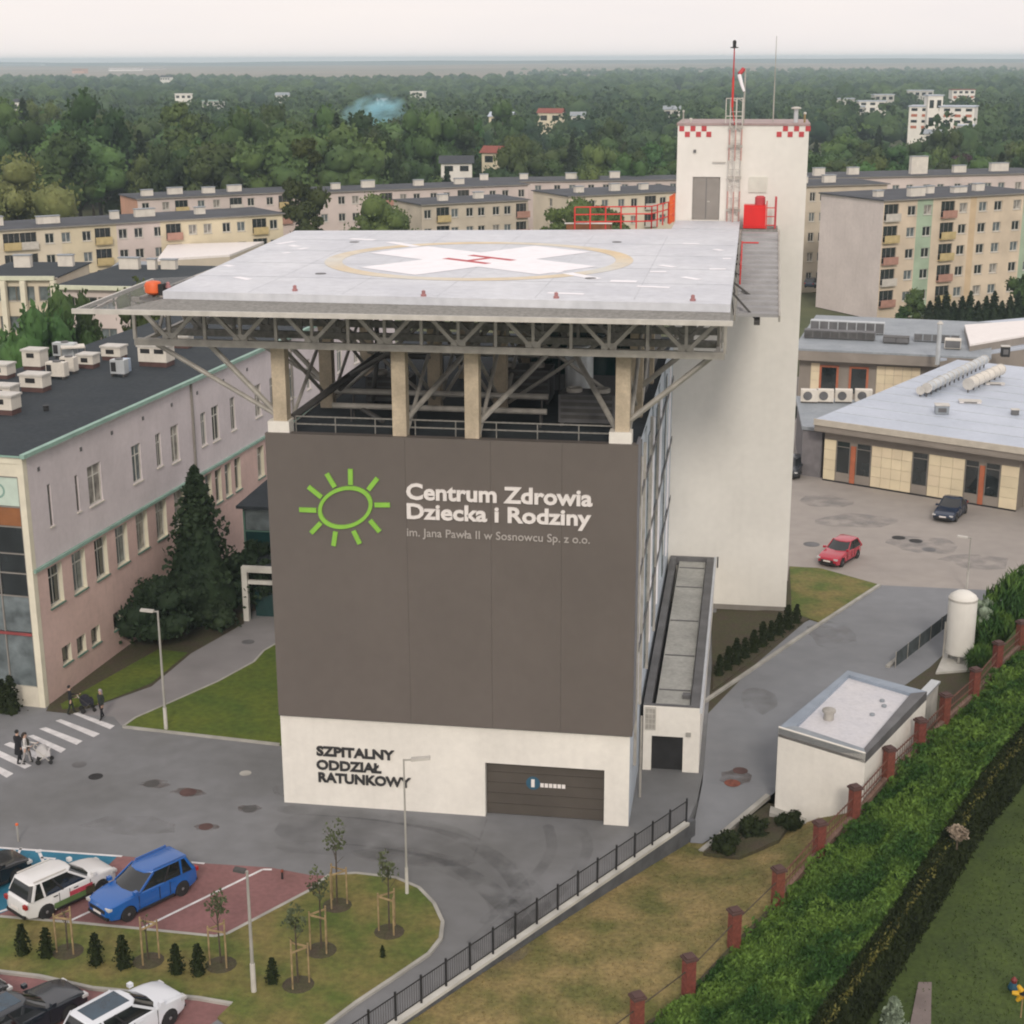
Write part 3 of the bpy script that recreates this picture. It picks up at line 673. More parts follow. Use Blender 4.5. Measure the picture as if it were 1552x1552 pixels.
# safety net shelf along the front and the near left side
nf = MB()
nf.xf = Matrix.Identity(4)
zi, zo = 24.28, 24.12
for a, c in ((0, 1),):
    nf.v = []; nf.f = []; nf.mi = []
    P_ = lambda x, y, z: nf.vert((x, y, z))
    q = [(-25.9, 60.28, zo), (-0.82, 60.7, zo), (-0.86, 61.88, zi), (-24.66, 62.43, zi)]
    for dz in (0, -.05): pass
    nf.face(q); nf.face([(x, y, z - .04) for x, y, z in q][::-1])
    q2 = None; nf.build('safety_net', M['net'], hp); nf = MB()
    q2 = [(-27.6, 60.25, zo), (-25.9, 60.28, zo), (-24.66, 62.43, zi)]; nf.face(q2)
    q2 = [(-27.6, 60.25, zo), (-24.66, 62.43, zi), (-25.05, 70.0, zi), (-27.85, 69.6, zo)]
    nf.face(q2)
open_net = mat('open_net', (0.22, 0.22, 0.22), 0.8, 0.1)
n_, l_ = open_net.node_tree.nodes, open_net.node_tree.links
tr_ = n_.new('ShaderNodeBsdfTransparent'); mx_ = n_.new('ShaderNodeMixShader'); mx_.inputs[0].default_value = .42
l_.new(tr_.outputs[0], mx_.inputs[1]); l_.new(n_['Principled BSDF'].outputs[0], mx_.inputs[2]); l_.new(mx_.outputs[0], n_['Material Output'].inputs['Surface'])
nf.build('safety_net', open_net, hp)
MB().bar((-27.75, 60.22, zo - .08), (-0.72, 60.66, zo - .08), .12, .20).build('net_beam', M['lightsteel'], hp)
MB().bar((-27.66, 60.35, zo - .10), (-27.95, 69.7, zo - .10), .12, .16).build('net_beam', M['lightsteel'], hp)
for k in range(10):
    x = -26.9 + k * 2.85; y = 60.3 + (x + 27.6) * .0165
    MB().bar((x, y, zo - .05), (x + .2 * 0, 62.4, zi - .1), .07, .12).build('net_bracket', M['steel'], hp)
# trusses
ZC, ZBT = 24.05, 22.22
TR = {}
def truss(xa, xb, y, n, mt, name):
    t = MB().bar((xa, y, ZC), (xb, y, ZC), .20, .20).build('top_chord', M[mt], hp)
    t.name = name
    MB().bar((xa, y, ZBT), (xb, y, ZBT), .26, .30).build('bottom_chord', M[mt], t)
    st = (xb - xa) / n
    for k in range(n + 1):
        x = xa + k * st
        MB().bar((x, y + .01, ZBT + .1), (x, y + .01, ZC - .1), .13, .13).build('vertical_member', M[mt], t)
        if k < n:
            up = k % 2 == 0
            MB().bar((x, y - .02, ZC - .1 if up else ZBT + .1), (x + st, y - .02, ZBT + .1 if up else ZC - .1), .16, .16).build('diagonal_member', M[mt], t)
    for k in range(1, n, 2):
        x = xa + k * st; MB().box(x - .32, x + .32, y - .07, y + .07, ZBT - .05, ZBT + .42).build('gusset_plate', M[mt], t)
    return t
truss(-26.5, -1.05, 63.6, 16, 'steel', 'front_truss')
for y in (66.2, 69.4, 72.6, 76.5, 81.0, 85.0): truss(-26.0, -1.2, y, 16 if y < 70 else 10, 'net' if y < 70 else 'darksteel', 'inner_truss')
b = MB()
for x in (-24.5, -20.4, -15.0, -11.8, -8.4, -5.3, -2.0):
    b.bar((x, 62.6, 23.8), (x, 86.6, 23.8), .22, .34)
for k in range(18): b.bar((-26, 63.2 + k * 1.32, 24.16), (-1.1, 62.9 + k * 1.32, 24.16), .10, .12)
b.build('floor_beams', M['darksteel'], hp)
for x in (-26.2, -1.35):
    t = MB().bar((x, 63.7, ZC), (x, 85, ZC), .18).build('side_truss', M['steel'], hp)
    MB().bar((x, 63.7, ZBT), (x, 85, ZBT), .18).build('bottom_chord', M['steel'], t)
    for k in range(12):
        y0 = 63.7 + k * 1.775
        MB().bar((x, y0, ZBT if k % 2 else ZC), (x, y0 + 1.775, ZC if k % 2 else ZBT), .11).build('diagonal_member', M['steel'], t)
# columns and raking struts
for y, m in ((64.95, 'concrete'), (72.5, 'concrete'), (80.5, 'concrete')):
    for x in (-20.45, -15.06, -11.84, -5.3):
        o = MB().box(x - .31, x + .31, y - .31, y + .31, 17.5, ZBT - .12).build('column', M[m], hp)
        if y < 70 and x in (-20.45, -5.3): MB().box(x - .55, x + .42, y - .42, y + .3, 17.56, 18.62).build('column_foot', M['white'], o)
def strut(p, q, r=.13, m='steel'): MB().tube(p, q, r, r, 8).build('strut', M[m], hp)
for y in (64.95, 72.5, 80.5):
    strut((-20.5, y, 18.7), (-23.6, y - .6, ZBT)); strut((-20.5, y, 18.7), (-26.2, y - .8, ZBT + .05), .11)
    strut((-5.2, y, 18.9), (-1.4, y - .8, ZBT))
A = V(444, 632, 65.6); B_ = V(572, 539, 72.3)
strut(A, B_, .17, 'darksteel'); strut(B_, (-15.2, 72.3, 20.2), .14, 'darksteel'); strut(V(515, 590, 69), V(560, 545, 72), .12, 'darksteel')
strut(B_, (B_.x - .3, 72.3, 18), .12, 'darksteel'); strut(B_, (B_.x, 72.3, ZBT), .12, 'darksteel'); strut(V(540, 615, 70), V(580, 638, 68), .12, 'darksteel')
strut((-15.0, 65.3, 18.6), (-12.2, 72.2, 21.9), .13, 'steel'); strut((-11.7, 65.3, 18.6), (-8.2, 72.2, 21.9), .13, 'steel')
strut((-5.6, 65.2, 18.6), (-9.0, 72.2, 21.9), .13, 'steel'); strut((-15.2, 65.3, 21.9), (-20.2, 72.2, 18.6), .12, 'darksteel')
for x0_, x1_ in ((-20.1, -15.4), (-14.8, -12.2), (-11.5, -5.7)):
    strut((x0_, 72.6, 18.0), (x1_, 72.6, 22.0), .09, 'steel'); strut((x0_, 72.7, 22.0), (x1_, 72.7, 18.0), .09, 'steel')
for y in (68.6, 76.4):
    for x in (-20.45, -15.06, -11.84, -5.3): strut((x, y - 3.6, 22.0), (x, y + 3.6, 18.2), .09, 'steel'); strut((x + .25, y - 3.6, 18.2), (x + .25, y + 3.6, 22.0), .09, 'steel')
# roof edge rails
b = MB()
for z in (18.32, 18.66): b.bar((-20.0, 65.5, z), (-5.4, 65.5, z), .06)
for k in range(9): b.bar((-20 + k * 1.82, 65.5, 17.56), (-20 + k * 1.82, 65.5, 18.66), .05)
o = b.build('roof_railing', M['net'], hb)
# roof plant seen under the pad
ph = MB().box(-11.2, -5.2, 78, 90, 17.5, 21.6).build('penthouse', M['plant'], hb)
for k in range(4):
    MB().box(-11.1 + k * 1.48, -9.75 + k * 1.48, 77.93, 77.99, 18.4, 21.3).build('pane', M['glassteal'], ph)
MB().box(-11.4, -5.0, 77.7, 90.2, 21.61, 21.8).build('coping', M['steel'], ph)
def chiller(x, y, w, d, h, label):
    t = thing('chiller', label, 'chiller', (x, y, 17.56), 0, 'machines on the roof under the helipad')
    MB().box(x - w / 2, x + w / 2, y - d / 2, y + d / 2, 17.75, 17.56 + h).build('casing', M['plant'], t)
    for s in (-1, 1):
        MB().box(x + s * (w / 2 - .15) - .08, x + s * (w / 2 - .15) + .08, y - d / 2, y + d / 2, 17.57, 17.745).build('skid', M['darksteel'], t)
        MB().lathe((x + s * w / 4, y, 17.57 + h), [(.38, 0), (.38, .18), (.30, .20), (.30, .08)], 14).build('fan', M['steel'], t)
    for k in range(4):
        MB().box(x - w / 2 + .1, x + w / 2 - .1, y - d / 2 - .03, y - d / 2 - .003, 17.95 + k * h * .2, 17.95 + k * h * .2 + h * .12).build('louvre', M['darksteel'], t)
chiller(-7.4, 70.6, 2.6, 1.6, 1.5, 'grey roof chiller under the helipad behind the right corner column')
chiller(-11.2, 75.3, 3.0, 1.8, 1.7, 'dark roof chiller under the helipad in front of the teal glazing')
chiller(-17.6, 74.0, 2.2, 1.6, 1.4, 'low roof chiller under the helipad beside the left columns')
t = thing('water_tank', 'pale round tank on the hospital roof below the helipad', 'tank', (-8.3, 74.8, 17.56))
MB().lathe((-8.3, 74.8, 17.56), [(.7, 0), (.7, 2.6), (.55, 2.95), (.1, 3.05)], 18).build('shell', M['duct'], t, 40)
MB().lathe((-8.3, 74.8, 20.62), [(.14, 0), (.14, .2)], 10).build('valve', M['steel'], t)
for k, (y, z) in enumerate(((69.5, 18.3), (70.0, 18.9), (76.6, 19.6))):
    o = MB().tube((-19.4, y, z), (-9.2, y, z), .14, .14, 10).build('roof_pipe', M['steel']); tag(o, ('long grey pipe low on the hospital roof nearest the front', 'long grey pipe raised above the front one on the hospital roof', 'long grey pipe at the back of the hospital roof under the pad')[k], 'pipe')
    for k2 in range(4): MB().bar((-18.5 + k2 * 3, y, 17.55), (-18.5 + k2 * 3, y, z - .14), .08).build('support', M['darksteel'], o)

# things on the pad
def railing_run(name, label, pts, h, m, cat='railing', n=3, post=1.3, r=.045):
    t = thing(name, label, cat, pts[0])
    for p, q in zip(pts, pts[1:]):
        p, q = Vector(p), Vector(q); Ln = (q - p).length; k = max(1, round(Ln / post))
        for i in range(k + 1):
            c = p + (q - p) * i / k
            MB().tube(c, c + Vector((0, 0, h)), r, r, 6).build('post', M[m], t)
        for j in range(n):
            z = Vector((0, 0, h * (j + 1) / n))
            MB().tube(p + z, q + z, r * .8, r * .8, 6).build('rail', M[m], t)
    return t
railing_run('red_railing', 'red safety railing along the back edge of the pad beside the tower', [(-10.2, 88.95, PZ), (-5.9, 90.0, PZ), (-4.85, 93.8, PZ)], 1.25, 'red', post=.9)
railing_run('red_railing', 'tall red gate railing against the left edge of the tower', [(-5.0, 92.2, PZ + .02), (-4.84, 94.3, PZ + .02)], 1.6, 'orange', post=.5)
t = thing('wooden_hatch', 'low brown hatch cover at the back edge of the helipad', 'hatch', (-9.6, 89.6, PZ))
b = MB().prism([(-10.7, 89.1), (-8.2, 89.4), (-8.2, 90.4), (-10.7, 90.1)], PZ - .3, PZ + .28); b.build('lid', mat('hatch_brown', (0.20, 0.08, 0.03), 0.7, 0.15), t)
MB().bar((-10.8, 89.05, PZ + .33), (-8.1, 89.35, PZ + .33), .07).build('trim', M['lightsteel'], t)
t = thing('rescue_box', 'orange rescue equipment drum on the left front corner of the helipad', 'box', (-25.35, 63.4, 24.28))
MB().lathe((-25.45, 63.45, 24.3), [(.2, 0), (.36, .1), (.38, .42), (.30, .55), (.05, .6)], 14).build('drum', M['orange'], t, 40)
MB().box(-25.15, -24.92, 63.2, 63.7, 24.32, 24.78).build('side_box', M['dark'], t)
MB().bar((-25.45, 63.45, 23.9), (-25.45, 63.45, 24.3), .1).build('stand', M['darksteel'], t)
t = thing('fire_cabinet', 'bright red fire cabinet with hose drum on the stair platform by the tower', 'cabinet', (-.1, 92.9, PZ))
MB().box(-.72, .55, 92.5, 93.3, 24.42, 25.75).build('cabinet_body', mat('signal_red', (0.66, 0.012, 0.012), 0.4, 0.05), t)
MB().box(-.62, .45, 92.46, 92.497, 24.55, 25.62).build('door', MATS['signal_red'], t)
MB().lathe((.2, 92.9, 25.755), [(.30, 0), (.30, .42), (.2, .5)], 12).build('hose_drum', M['checkred'], t)
for k in range(3): MB().bar((.56, 92.6, 24.6 + k * .5), (1.1, 92.6, 24.6 + k * .5), .05).build('rail', M['red'], t)
for x in (.6, 1.1): MB().bar((x, 92.6, 24.4), (x, 92.6, 26.0), .06).build('post', M['red'], t)
MB().box(1.05, 1.17, 92.55, 93.3, 24.45, 26.2).build('end_frame', M['checkred'], t)
# escape stairs down the right side of the pad
st = thing('escape_stairs', 'grey steel escape stairs running down along the right edge of the helipad', 'stairs', (.2, 92, 22))
MB().box(-.78, 1.28, 92.3, 94.6, 24.18, 24.38).build('platform', M['net'], st)
n = 17
for k in range(n):
    y = 92.2 - k * .86; z = 24.25 - k * .155
    MB().box(-.78, 1.28, y - .76, y + .12, z - .17, z).build('tread', M['greytread'], st)
for x in (-.86, 1.34):
    MB().bar((x, 92.4, 24.2), (x, 77.6, 21.55), .09, .34).build('stringer', M['steel'], st)
MB().bar((.25, 92.4, 23.95), (.25, 77.6, 21.3), .3, .2).build('spine_beam', M['darksteel'], st)
b = MB()
for k in range(5):
    y = 90 - k * 3; z = 24.2 - (92.4 - y) * .179
    b.bar((-.9, y, z), (-1.3, y, ZC), .08); b.bar((-1.3, y, ZC - 1), (.3, y, z - .3), .1)
b.build('bracket', M['darksteel'], st)
for k in range(4):
    y = 86.6 - k * 1.4; z = 24.25 - (92.2 - y) * .18
    MB().tube((-.70, y, z), (-.70, y, z + 1.0), .045, .045, 6).build('post', M['red'], st)
MB().tube((-.70, 86.6, 24.3), (-.70, 82.4, 23.5), .045, .045, 6).build('handrail', M['red'], st)
MB().tube((-.70, 86.6, 24.25), (.2, 86.6, 24.25), .045, .045, 6).build('handrail', M['red'], st)

# ================================================================== LIFT TOWER
TX0, TX1, TY, TH = -4.78, 2.86, 94.72, 30.15
tw = thing('lift_tower', 'tall cream white lift tower with red chequered top corners behind the helipad', 'tower', (TX0, TY, 0))
dz0, dz1 = 24.66, 27.18
b = MB(); ft = frame_of((TX0, TY, 0), (1, 0))
wall(b, ft, TX1 - TX0, 0.35, TH, [(.96, dz0, 1.64, dz1 - dz0)], .16)
b.build('front_wall', M['tower'], tw)
MB().box(TX0, TX1, TY + .2, TY + 6.5, 0.35, TH - .05).build('shaft', M['tower'], tw)
MB().box(TX0 + .04, TX1 - .04, TY + .03, TY + 6.4, 0, 0.35).build('plinth', M['doorgrey'], tw)
MB().box(TX0 - .06, TX1 + .06, TY - .06, TY + 6.6, TH, TH + .13).build('coping', mat('coping_red_grey', (0.36, 0.27, 0.26), 0.6, 0.1), tw)
d = MB().box(TX0 + 1.0, TX0 + 2.56, TY + .08, TY + .15, dz0 + .02, dz1 - .04).build('steel_door', M['doorgrey'], tw)
MB().box(TX0 + 1.76, TX0 + 1.80, TY + .065, TY + .079, dz0 + .05, dz1 - .06).build('leaf_joint', M['plant'], d)
MB().box(TX0 + 1.86, TX0 + 2.0, TY + .03, TY + .064, dz0 + 1.05, dz0 + 1.1).build('handle', M['lightsteel'], d)
for row, zx in ((0, (50, 138, 225)), (1, (94, 181, 262)), (0, (863, 950, 1040)), (1, (813, 900, 988))):
    for x in zx:
        p = V(1020 + (x + 19) / 5.173, 60 + (698 if row == 0 else 743) / 5.173, TY)
        MB().box(p.x - .145, p.x + .145, TY - .03, TY - .002, p.z - .15, p.z + .15).build('check_square', M['checkred'], tw)
for px, py in ((1053, 229),):
    p = V(px, py, TY); MB().box(p.x - .08, p.x + .08, TY - .12, TY - .002, p.z - .08, p.z + .08).build('wall_light', M['plant'], tw)
p = V(1090, 246, TY); MB().bar((p.x - .4, TY - .12, p.z), (p.x + .4, TY - .12, p.z), .05).build('bracket', M['steel'], tw)
MB().box(-.5, .55, TY - .08, TY - .01, 26.3, 27.2).build('wall_panel', mat('pale_panel', (0.62, 0.62, 0.56), 0.7, 0.05), tw)
# lattice mast in front of the tower
ms = thing('lattice_mast', 'thin red and white lattice mast with beacon standing against the tower front', 'mast', (-1.4, 94.2, PZ))
mx = [(-1.72, 94.45), (-1.02, 94.45), (-1.37, 94.05)]
for x, y in mx:
    for k in range(4):
        z0, z1 = PZ + k * 1.78, PZ + (k + 1) * 1.78
        MB().tube((x, y, z0), (x, y, z1), .045, .045, 6).build('mast_leg', M['lightsteel'] if k % 2 else mat('faded_red', (0.50, 0.28, 0.25), 0.6, 0.1), ms)
b = MB()
for k in range(13):
    z = PZ + .3 + k * .55
    for i in range(3):
        a, c = mx[i], mx[(i + 1) % 3]
        b.bar((a[0], a[1], z), (c[0], c[1], z + (.0 if k % 3 else .25)), .03)
b.build('lacing', M['lightsteel'], ms)
for z in (25.2, 27.1, 28.9, 30.0):
    MB().box(-1.78, -.96, 94.38, 94.5, z, z + .16).build('clamp', M['steel'], ms)
MB().tube((-1.62, 94.3, 31.2), (-1.62, 94.3, 32.9), .07, .06, 8).build('mast_tube', M['red'], ms)
MB().tube((-1.62, 94.3, 32.9), (-1.62, 94.3, 34.5), .05, .035, 8).build('mast_tip', M['checkred'], ms)
b = MB()
for x in (-1.98, -1.02): b.bar((x, 94.3, 30.3), (x, 94.3, 31.7), .05)
for z in (30.7, 31.7): b.bar((-1.98, 94.3, z), (-1.02, 94.3, z), .05)
b.build('service_cage', M['lightsteel'], ms)
MB().bar((-1.62, 94.3, 31.2), (-1.45, 94.3, 30.2), .06).build('stay', M['red'], ms)
MB().lathe((-1.62, 94.3, 34.5), [(.05, 0), (.24, .02), (.24, .06), (.1, .08), (.1, .3), (.12, .34), (.06, .45)], 12).build('beacon', M['dark'], ms)
fp = thing('windsock_pole', 'slim grey pole with white and red windsock behind the lattice mast', 'windsock', (-.95, 94.85, TH + .13))
MB().tube((-.95, 94.85, TH + .1), (-.95, 94.85, 33.4), .055, .045, 8).build('pole', M['lamp'], fp)
b = MB(); b.tube((-1.05, 94.85, 33.35), (-1.3, 94.7, 33.05), .13, .12, 10, False); b.build('sock_mouth', M['checkred'], fp)
b = MB(); b.tube((-1.3, 94.7, 33.04), (-1.12, 94.6, 32.45), .12, .10, 10, False); b.tube((-1.12, 94.6, 32.45), (-.98, 94.55, 32.1), .10, .07, 10); b.build('sock', M['padwhite'], fp)
ap = MB().tube((.78, 97, TH + .13), (.78, 97, 35.2), .045, .02, 6).build('antenna', M['lamp']); tag(ap, 'tall hair thin antenna pole on the tower roof', 'antenna')
def roof_bit(px, top, bot, r, label, m='lamp', cap=False):
    a, c = V(px, top, 96), V(px, bot, 96)
    t = thing('roof_vent' if cap else 'roof_rod', label, 'vent' if cap else 'rod', (a.x, 96, TH + .13))
    MB().tube((a.x, 96, TH + .1), (a.x, 96, a.z), r, r, 8).build('stem', M[m], t)
    MB().lathe((a.x, 96, a.z), [(r * 2.2 if cap else r * 1.5, 0), (r * 2.2 if cap else r * 1.5, .08), (r, .12)], 10).build('cap', M['lightsteel'], t)
roof_bit(1207, 165, 186, .13, 'short green grey roof vent with flat cap on the tower top', 'duct', True)
roof_bit(1036, 170, 186, .04, 'short pale rod at the left edge of the tower top')
roof_bit(1220, 173, 186, .06, 'short orange rod at the right corner of the tower top', 'stake')
roof_bit(1047, 182, 187, .07, 'tiny white stub on the tower top near its left corner', 'lightsteel')

# ================================================================== LOW ANNEXE BESIDE THE TOWER
an = thing('annexe', 'low white annexe with sunken grey roof between hospital and tower', 'annexe', (-4.5, 70.6, 0))
AX0, AX1, AY0, AY1, AZ = -4.5, -1.72, 70.6, 94.68, 3.46
b = MB(); fa = frame_of((AX0, AY0, 0), (1, 0)); wall(b, fa, AX1 - AX0, 0, AZ, [(.42, 0, 1.55, 1.86)], .25)
b.build('front_wall', M['white'], an)
b = MB(); wall(b, frame_of((AX1, AY0, 0), (0, 1)), AY1 - AY0, 0, AZ, [], .2); b.build('side_wall', M['white'], an)
MB().box(AX0 + .40, AX0 + 2.0, AY0 + .20, AY0 + .245, 0.02, 1.88).build('entry_door', M['dark'], an)
MB().box(AX0 + .55, AX1 - .55, AY0 + .3, AY1 - .3, 2.9, 3.22).build('roof_floor', mat('weathered_roof', (0.46, 0.46, 0.43), 0.9, 0.15, 0.6, 0.4, 10, col2=(0.33, 0.33, 0.31), dirt=.3, dirtcol=(.2, .2, .17)), an)
for x0, x1 in ((AX0 - .02, AX0 + .36), (AX1 - .5, AX1 - .04)): MB().box(x0, x1, AY0 + .26, AY1 - .26, 2.6, AZ + .03).build('parapet', M['plant'], an)
MB().box(AX0 - .02, AX1 - .04, AY0 + .02, AY0 + .255, 3.0, AZ + .03).build('parapet', M['plant'], an)
MB().box(AX0 - .02, AX1 - .04, AY1 - .255, AY1 - .02, 3.0, AZ + .03).build('parapet', M['plant'], an)
MB().box(AX1 - .035, AX1 + .10, AY0 - .02, AY1, 3.2, AZ + .06).build('edge_flashing', mat('pale_flashing', (0.55, 0.58, 0.62), 0.4, 0.05), an)
for y in (73.2, 78.0, 83.4, 89.3, 93.0): MB().box(AX0 + .6, AX1 - .6, y, y + .1, 3.225, 3.26).build('roof_joint', M['plant'], an)
MB().box(AX1 - .95, AX1 - .56, 72.2, 72.6, 3.225, 3.42).build('roof_vent', M['plant'], an)
g = MB().box(AX0 + .08, AX0 + .62, AY0 - .08, AY0 - .005, 2.2, 3.4).build('grille', M['lightsteel'], an)
for i in range(3):
    for j in range(4): MB().box(AX0 + .12 + i * .165, AX0 + .25 + i * .165, AY0 - .10, AY0 - .085, 2.28 + j * .27, 2.5 + j * .27).build('grille_pane', M['steel'], g)
MB().box(AX0 + 2.1, AX0 + 2.35, AY0 - .1, AY0 - .005, 1.95, 2.15).build('wall_light', M['lamp'], an)
MB().tube((AX1 + .2, AY1 - 1.2, 3.2), (AX1 + .2, AY1 - 1.2, 3.9), .05, .05, 6).build('roof_rod', M['dark'], an)
# roof coping of drain spot in the gap beside the big block
MB().tube((X1 + .3, 67.6, 0), (X1 + .3, 67.6, 4.2), .06, .06, 8).build('downpipe', M['steel'], hb)
# ================================================================== PINK AND LILAC WING ON THE LEFT
LB = G(70, 1072); LD = Vector((0.0900, 0.9959, 0)); LN = Vector((0.9959, -0.0900, 0))
LL, LW, LZ, LM = 62.0, 12.6, 14.25, 7.8
lw = thing('pink_lilac_wing', 'long hospital wing with lilac upper wall, pink lower wall and dark roof', 'building', (LB.x, LB.y, 0))
fl = frame_of((LB.x, LB.y, 0), LD)
up = [(2.1, 9.7, .34, 2.35), (5.0, 9.7, .34, 2.1), (6.4, 9.62, 1.55, 2.3), (11.7, 9.55, 1.15, 2.3), (14.85, 9.75, .7, 2.1), (16.9, 9.5, 1.1, 2.35), (21.3, 9.55, .75, 2.2), (23.0, 9.45, 1.1, 2.35), (26.0, 9.5, .8, 2.3), (30.2, 9.5, 1.1, 2.3), (33.0, 9.5, .8, 2.3), (36.4, 9.5, 1.2, 2.3), (40.2, 9.5, .8, 2.3), (43.0, 9.5, 1.2, 2.3), (47, 9.5, 1.2, 2.3), (51, 9.5, 1.2, 2.3)]
lo = [(1.4, 5.22, 1.45, 2.3), (3.95, 5.15, 1.45, 2.35), (6.5, 5.12, 1.45, 2.4), (9.0, 5.12, 1.45, 2.4), (11.6, 5.2, 1.45, 2.4), (14.2, 5.2, 1.45, 2.4), (16.8, 5.2, 1.45, 2.4), (21.4, 5.15, 1.0, 2.35), (22.95, 5.15, 1.0, 2.3), (24.55, 5.15, 1.0, 2.3), (26.15, 5.15, 1.0, 2.3), (30.1, 5.0, 1.2, 2.3), (34, 5.0, 1.2, 2.3), (38, 5.0, 1.2, 2.3)]
sm = [(2.1, 1.6, 1.0, 1.05), (3.72, 1.55, 1.0, 1.05), (5.35, 1.5, 1.0, 1.05), (8.0, 1.5, 1.0, 1.05)]
b = MB(); wall(b, fl, LL, LM + .09, LZ - .12, up, .14); b.build('upper_wall', M['lilac'], lw)
b = MB(); wall(b, fl, LL, 0, LM - .09, [h + (1,) for h in lo + sm], .30); b.build('lower_wall', [M['pink'], M['reveal']], lw)
for i, h in enumerate(up): window(lw, fl, h[0], h[1], h[2], h[3], .14, 1 if h[2] < .5 else 2, .72, 'frame' if h[2] > .5 else 'doorgrey', 'glass' if i % 3 else 'glasslight', 'acwhite')
for i, h in enumerate(lo): window(lw, fl, h[0], h[1], h[2], h[3], .30, 2, .70, 'frame', 'glasslight' if i % 2 else 'glass', 'framegreen')
for h in sm: window(lw, fl, h[0], h[1], h[2], h[3], .30, 1, None, 'doorgrey', 'glass', 'framegreen')
b = MB(); b.xf = fl; b.box(0, LL, -.16, .1, LM - .085, LM + .085); b.build('string_course', M['mint'], lw)
b = MB(); b.xf = fl; b.box(-.3, LL, .02, LW, LZ - .115, LZ - .02); b.build('eaves_slab', M['mint'], lw)
b = MB(); b.xf = fl; b.box(-.32, LL, -.30, -.02, LZ - .16, LZ + .06); b.build('gutter', M['mint'], lw)
b = MB(); b.xf = fl
b.face([(-.28, -.015, LZ - .015), (LL, -.015, LZ - .015), (LL, LW, LZ + .10), (-.28, LW, LZ + .10)])
b.build('roof', M['tar'], lw)
b = MB(); b.xf = fl; b.box(.5, LL - .1, .4, LW, 0, LZ - .14); b.build('core', M['lilac'], lw)
b = MB(); b.xf = fl
for s in (20.0, 37.0): b.box(s, s + .12, -.14, -.005, LM + .1, LZ - .17)
b.build('downpipe', M['doorgrey'], lw)
for s, z in ((1.3, 13.0), (5.8, 13.0), (9.4, 13.1), (13.3, 13.1), (17.2, 13.1), (20.9, 13.1), (25, 13.1), (29, 13.1)):
    b = MB(); b.xf = fl; b.box(s, s + .2, -.04, -.003, z, z + .22); b.build('wall_vent', M['plant'], lw)
b = MB(); b.xf = fl; b.box(2.0, 3.2, -.03, -.004, 1.0, 1.12) if False else None
# end facade with curtain wall, facing the camera
EO = LB - LN * LW; fe = frame_of((EO.x, EO.y, 0), LN)
b = MB(); b.xf = fe
b.box(LW - .34, LW + .02, -.10, .30, 0, LZ - .5); b.box(0, LW + .03, -.12, .28, LZ - .5, LZ - .17)
b.build('end_pilaster', M['reveal'], lw)
b = MB(); b.xf = fe; b.box(0, LW - .35, -.10, .3, 0, 1.15); b.build('end_plinth', mat('plinth_white', (0.66, 0.62, 0.52), 0.9, 0.06), lw)
b = MB(); b.xf = fe; b.box(0, LW - .35, -.04, .3, LZ - 1.25, LZ - .52); b.build('end_band', M['reveal'], lw)
x0, x1 = LW - 3.6, LW - .40
crows = [(1.17, 4.1, 'glasslight'), (4.3, 6.3, 'glasslight'), (6.4, 7.6, 'glass'), (7.7, 8.7, 'glass'), (8.8, 10.2, 'glass'), (10.3, 11.3, 'brownpanel'), (11.4, 12.95, 'sign')]
mat('mint_sign', (0.55, 0.66, 0.58), 0.5, 0.05); mat('orange_brown_panel', (0.30, 0.12, 0.045), 0.6, 0.1)
for z0, z1, g in crows:
    mm = M.get(g) or MATS['mint_sign' if g == 'sign' else 'orange_brown_panel']
    for a, c in ((x0, x0 + 1.55), (x0 + 1.62, x1)):
        b = MB(); b.xf = fe; b.box(a, c, .02, .06, z0, z1); b.build('curtain_panel', mm, lw)
b = MB(); b.xf = fe
for x in (x0 - .08, x0 + 1.585, x1 + .03): b.box(x - .035, x + .035, -.06, .1, 1.16, LZ - 1.26)
for z0, z1, g in crows: b.box(x0 - .04, x1, -.045, .1, z1 + .02, z1 + .08)
b.build('curtain_frame', M['doorgrey'], lw)
b = MB(); b.xf = fe; b.box(x0, x1, -.09, -.05, 4.12, 4.28); b.build('red_transom', mat('dull_red', (0.28, 0.06, 0.06), 0.6, 0.1), lw)
cx_, cz_ = LW - 1.65, 12.2
b = MB(); b.xf = fe
for k in range(20):
    t0, t1 = k * math.pi / 10, (k + 1) * math.pi / 10
    b.face([(cx_ + .42 * math.cos(t0), .012, cz_ + .42 * math.sin(t0)), (cx_ + .42 * math.cos(t1), .012, cz_ + .42 * math.sin(t1)), (cx_ + .30 * math.cos(t1), .012, cz_ + .30 * math.sin(t1)), (cx_ + .30 * math.cos(t0), .012, cz_ + .30 * math.sin(t0))])
b.build('sign_ring', M['mint'], lw)
b = MB(); b.xf = fe; b.box(0, x0 - .12, .01, .3, 1.16, LZ - 1.26); b.build('end_wall', M['lilac'], lw)

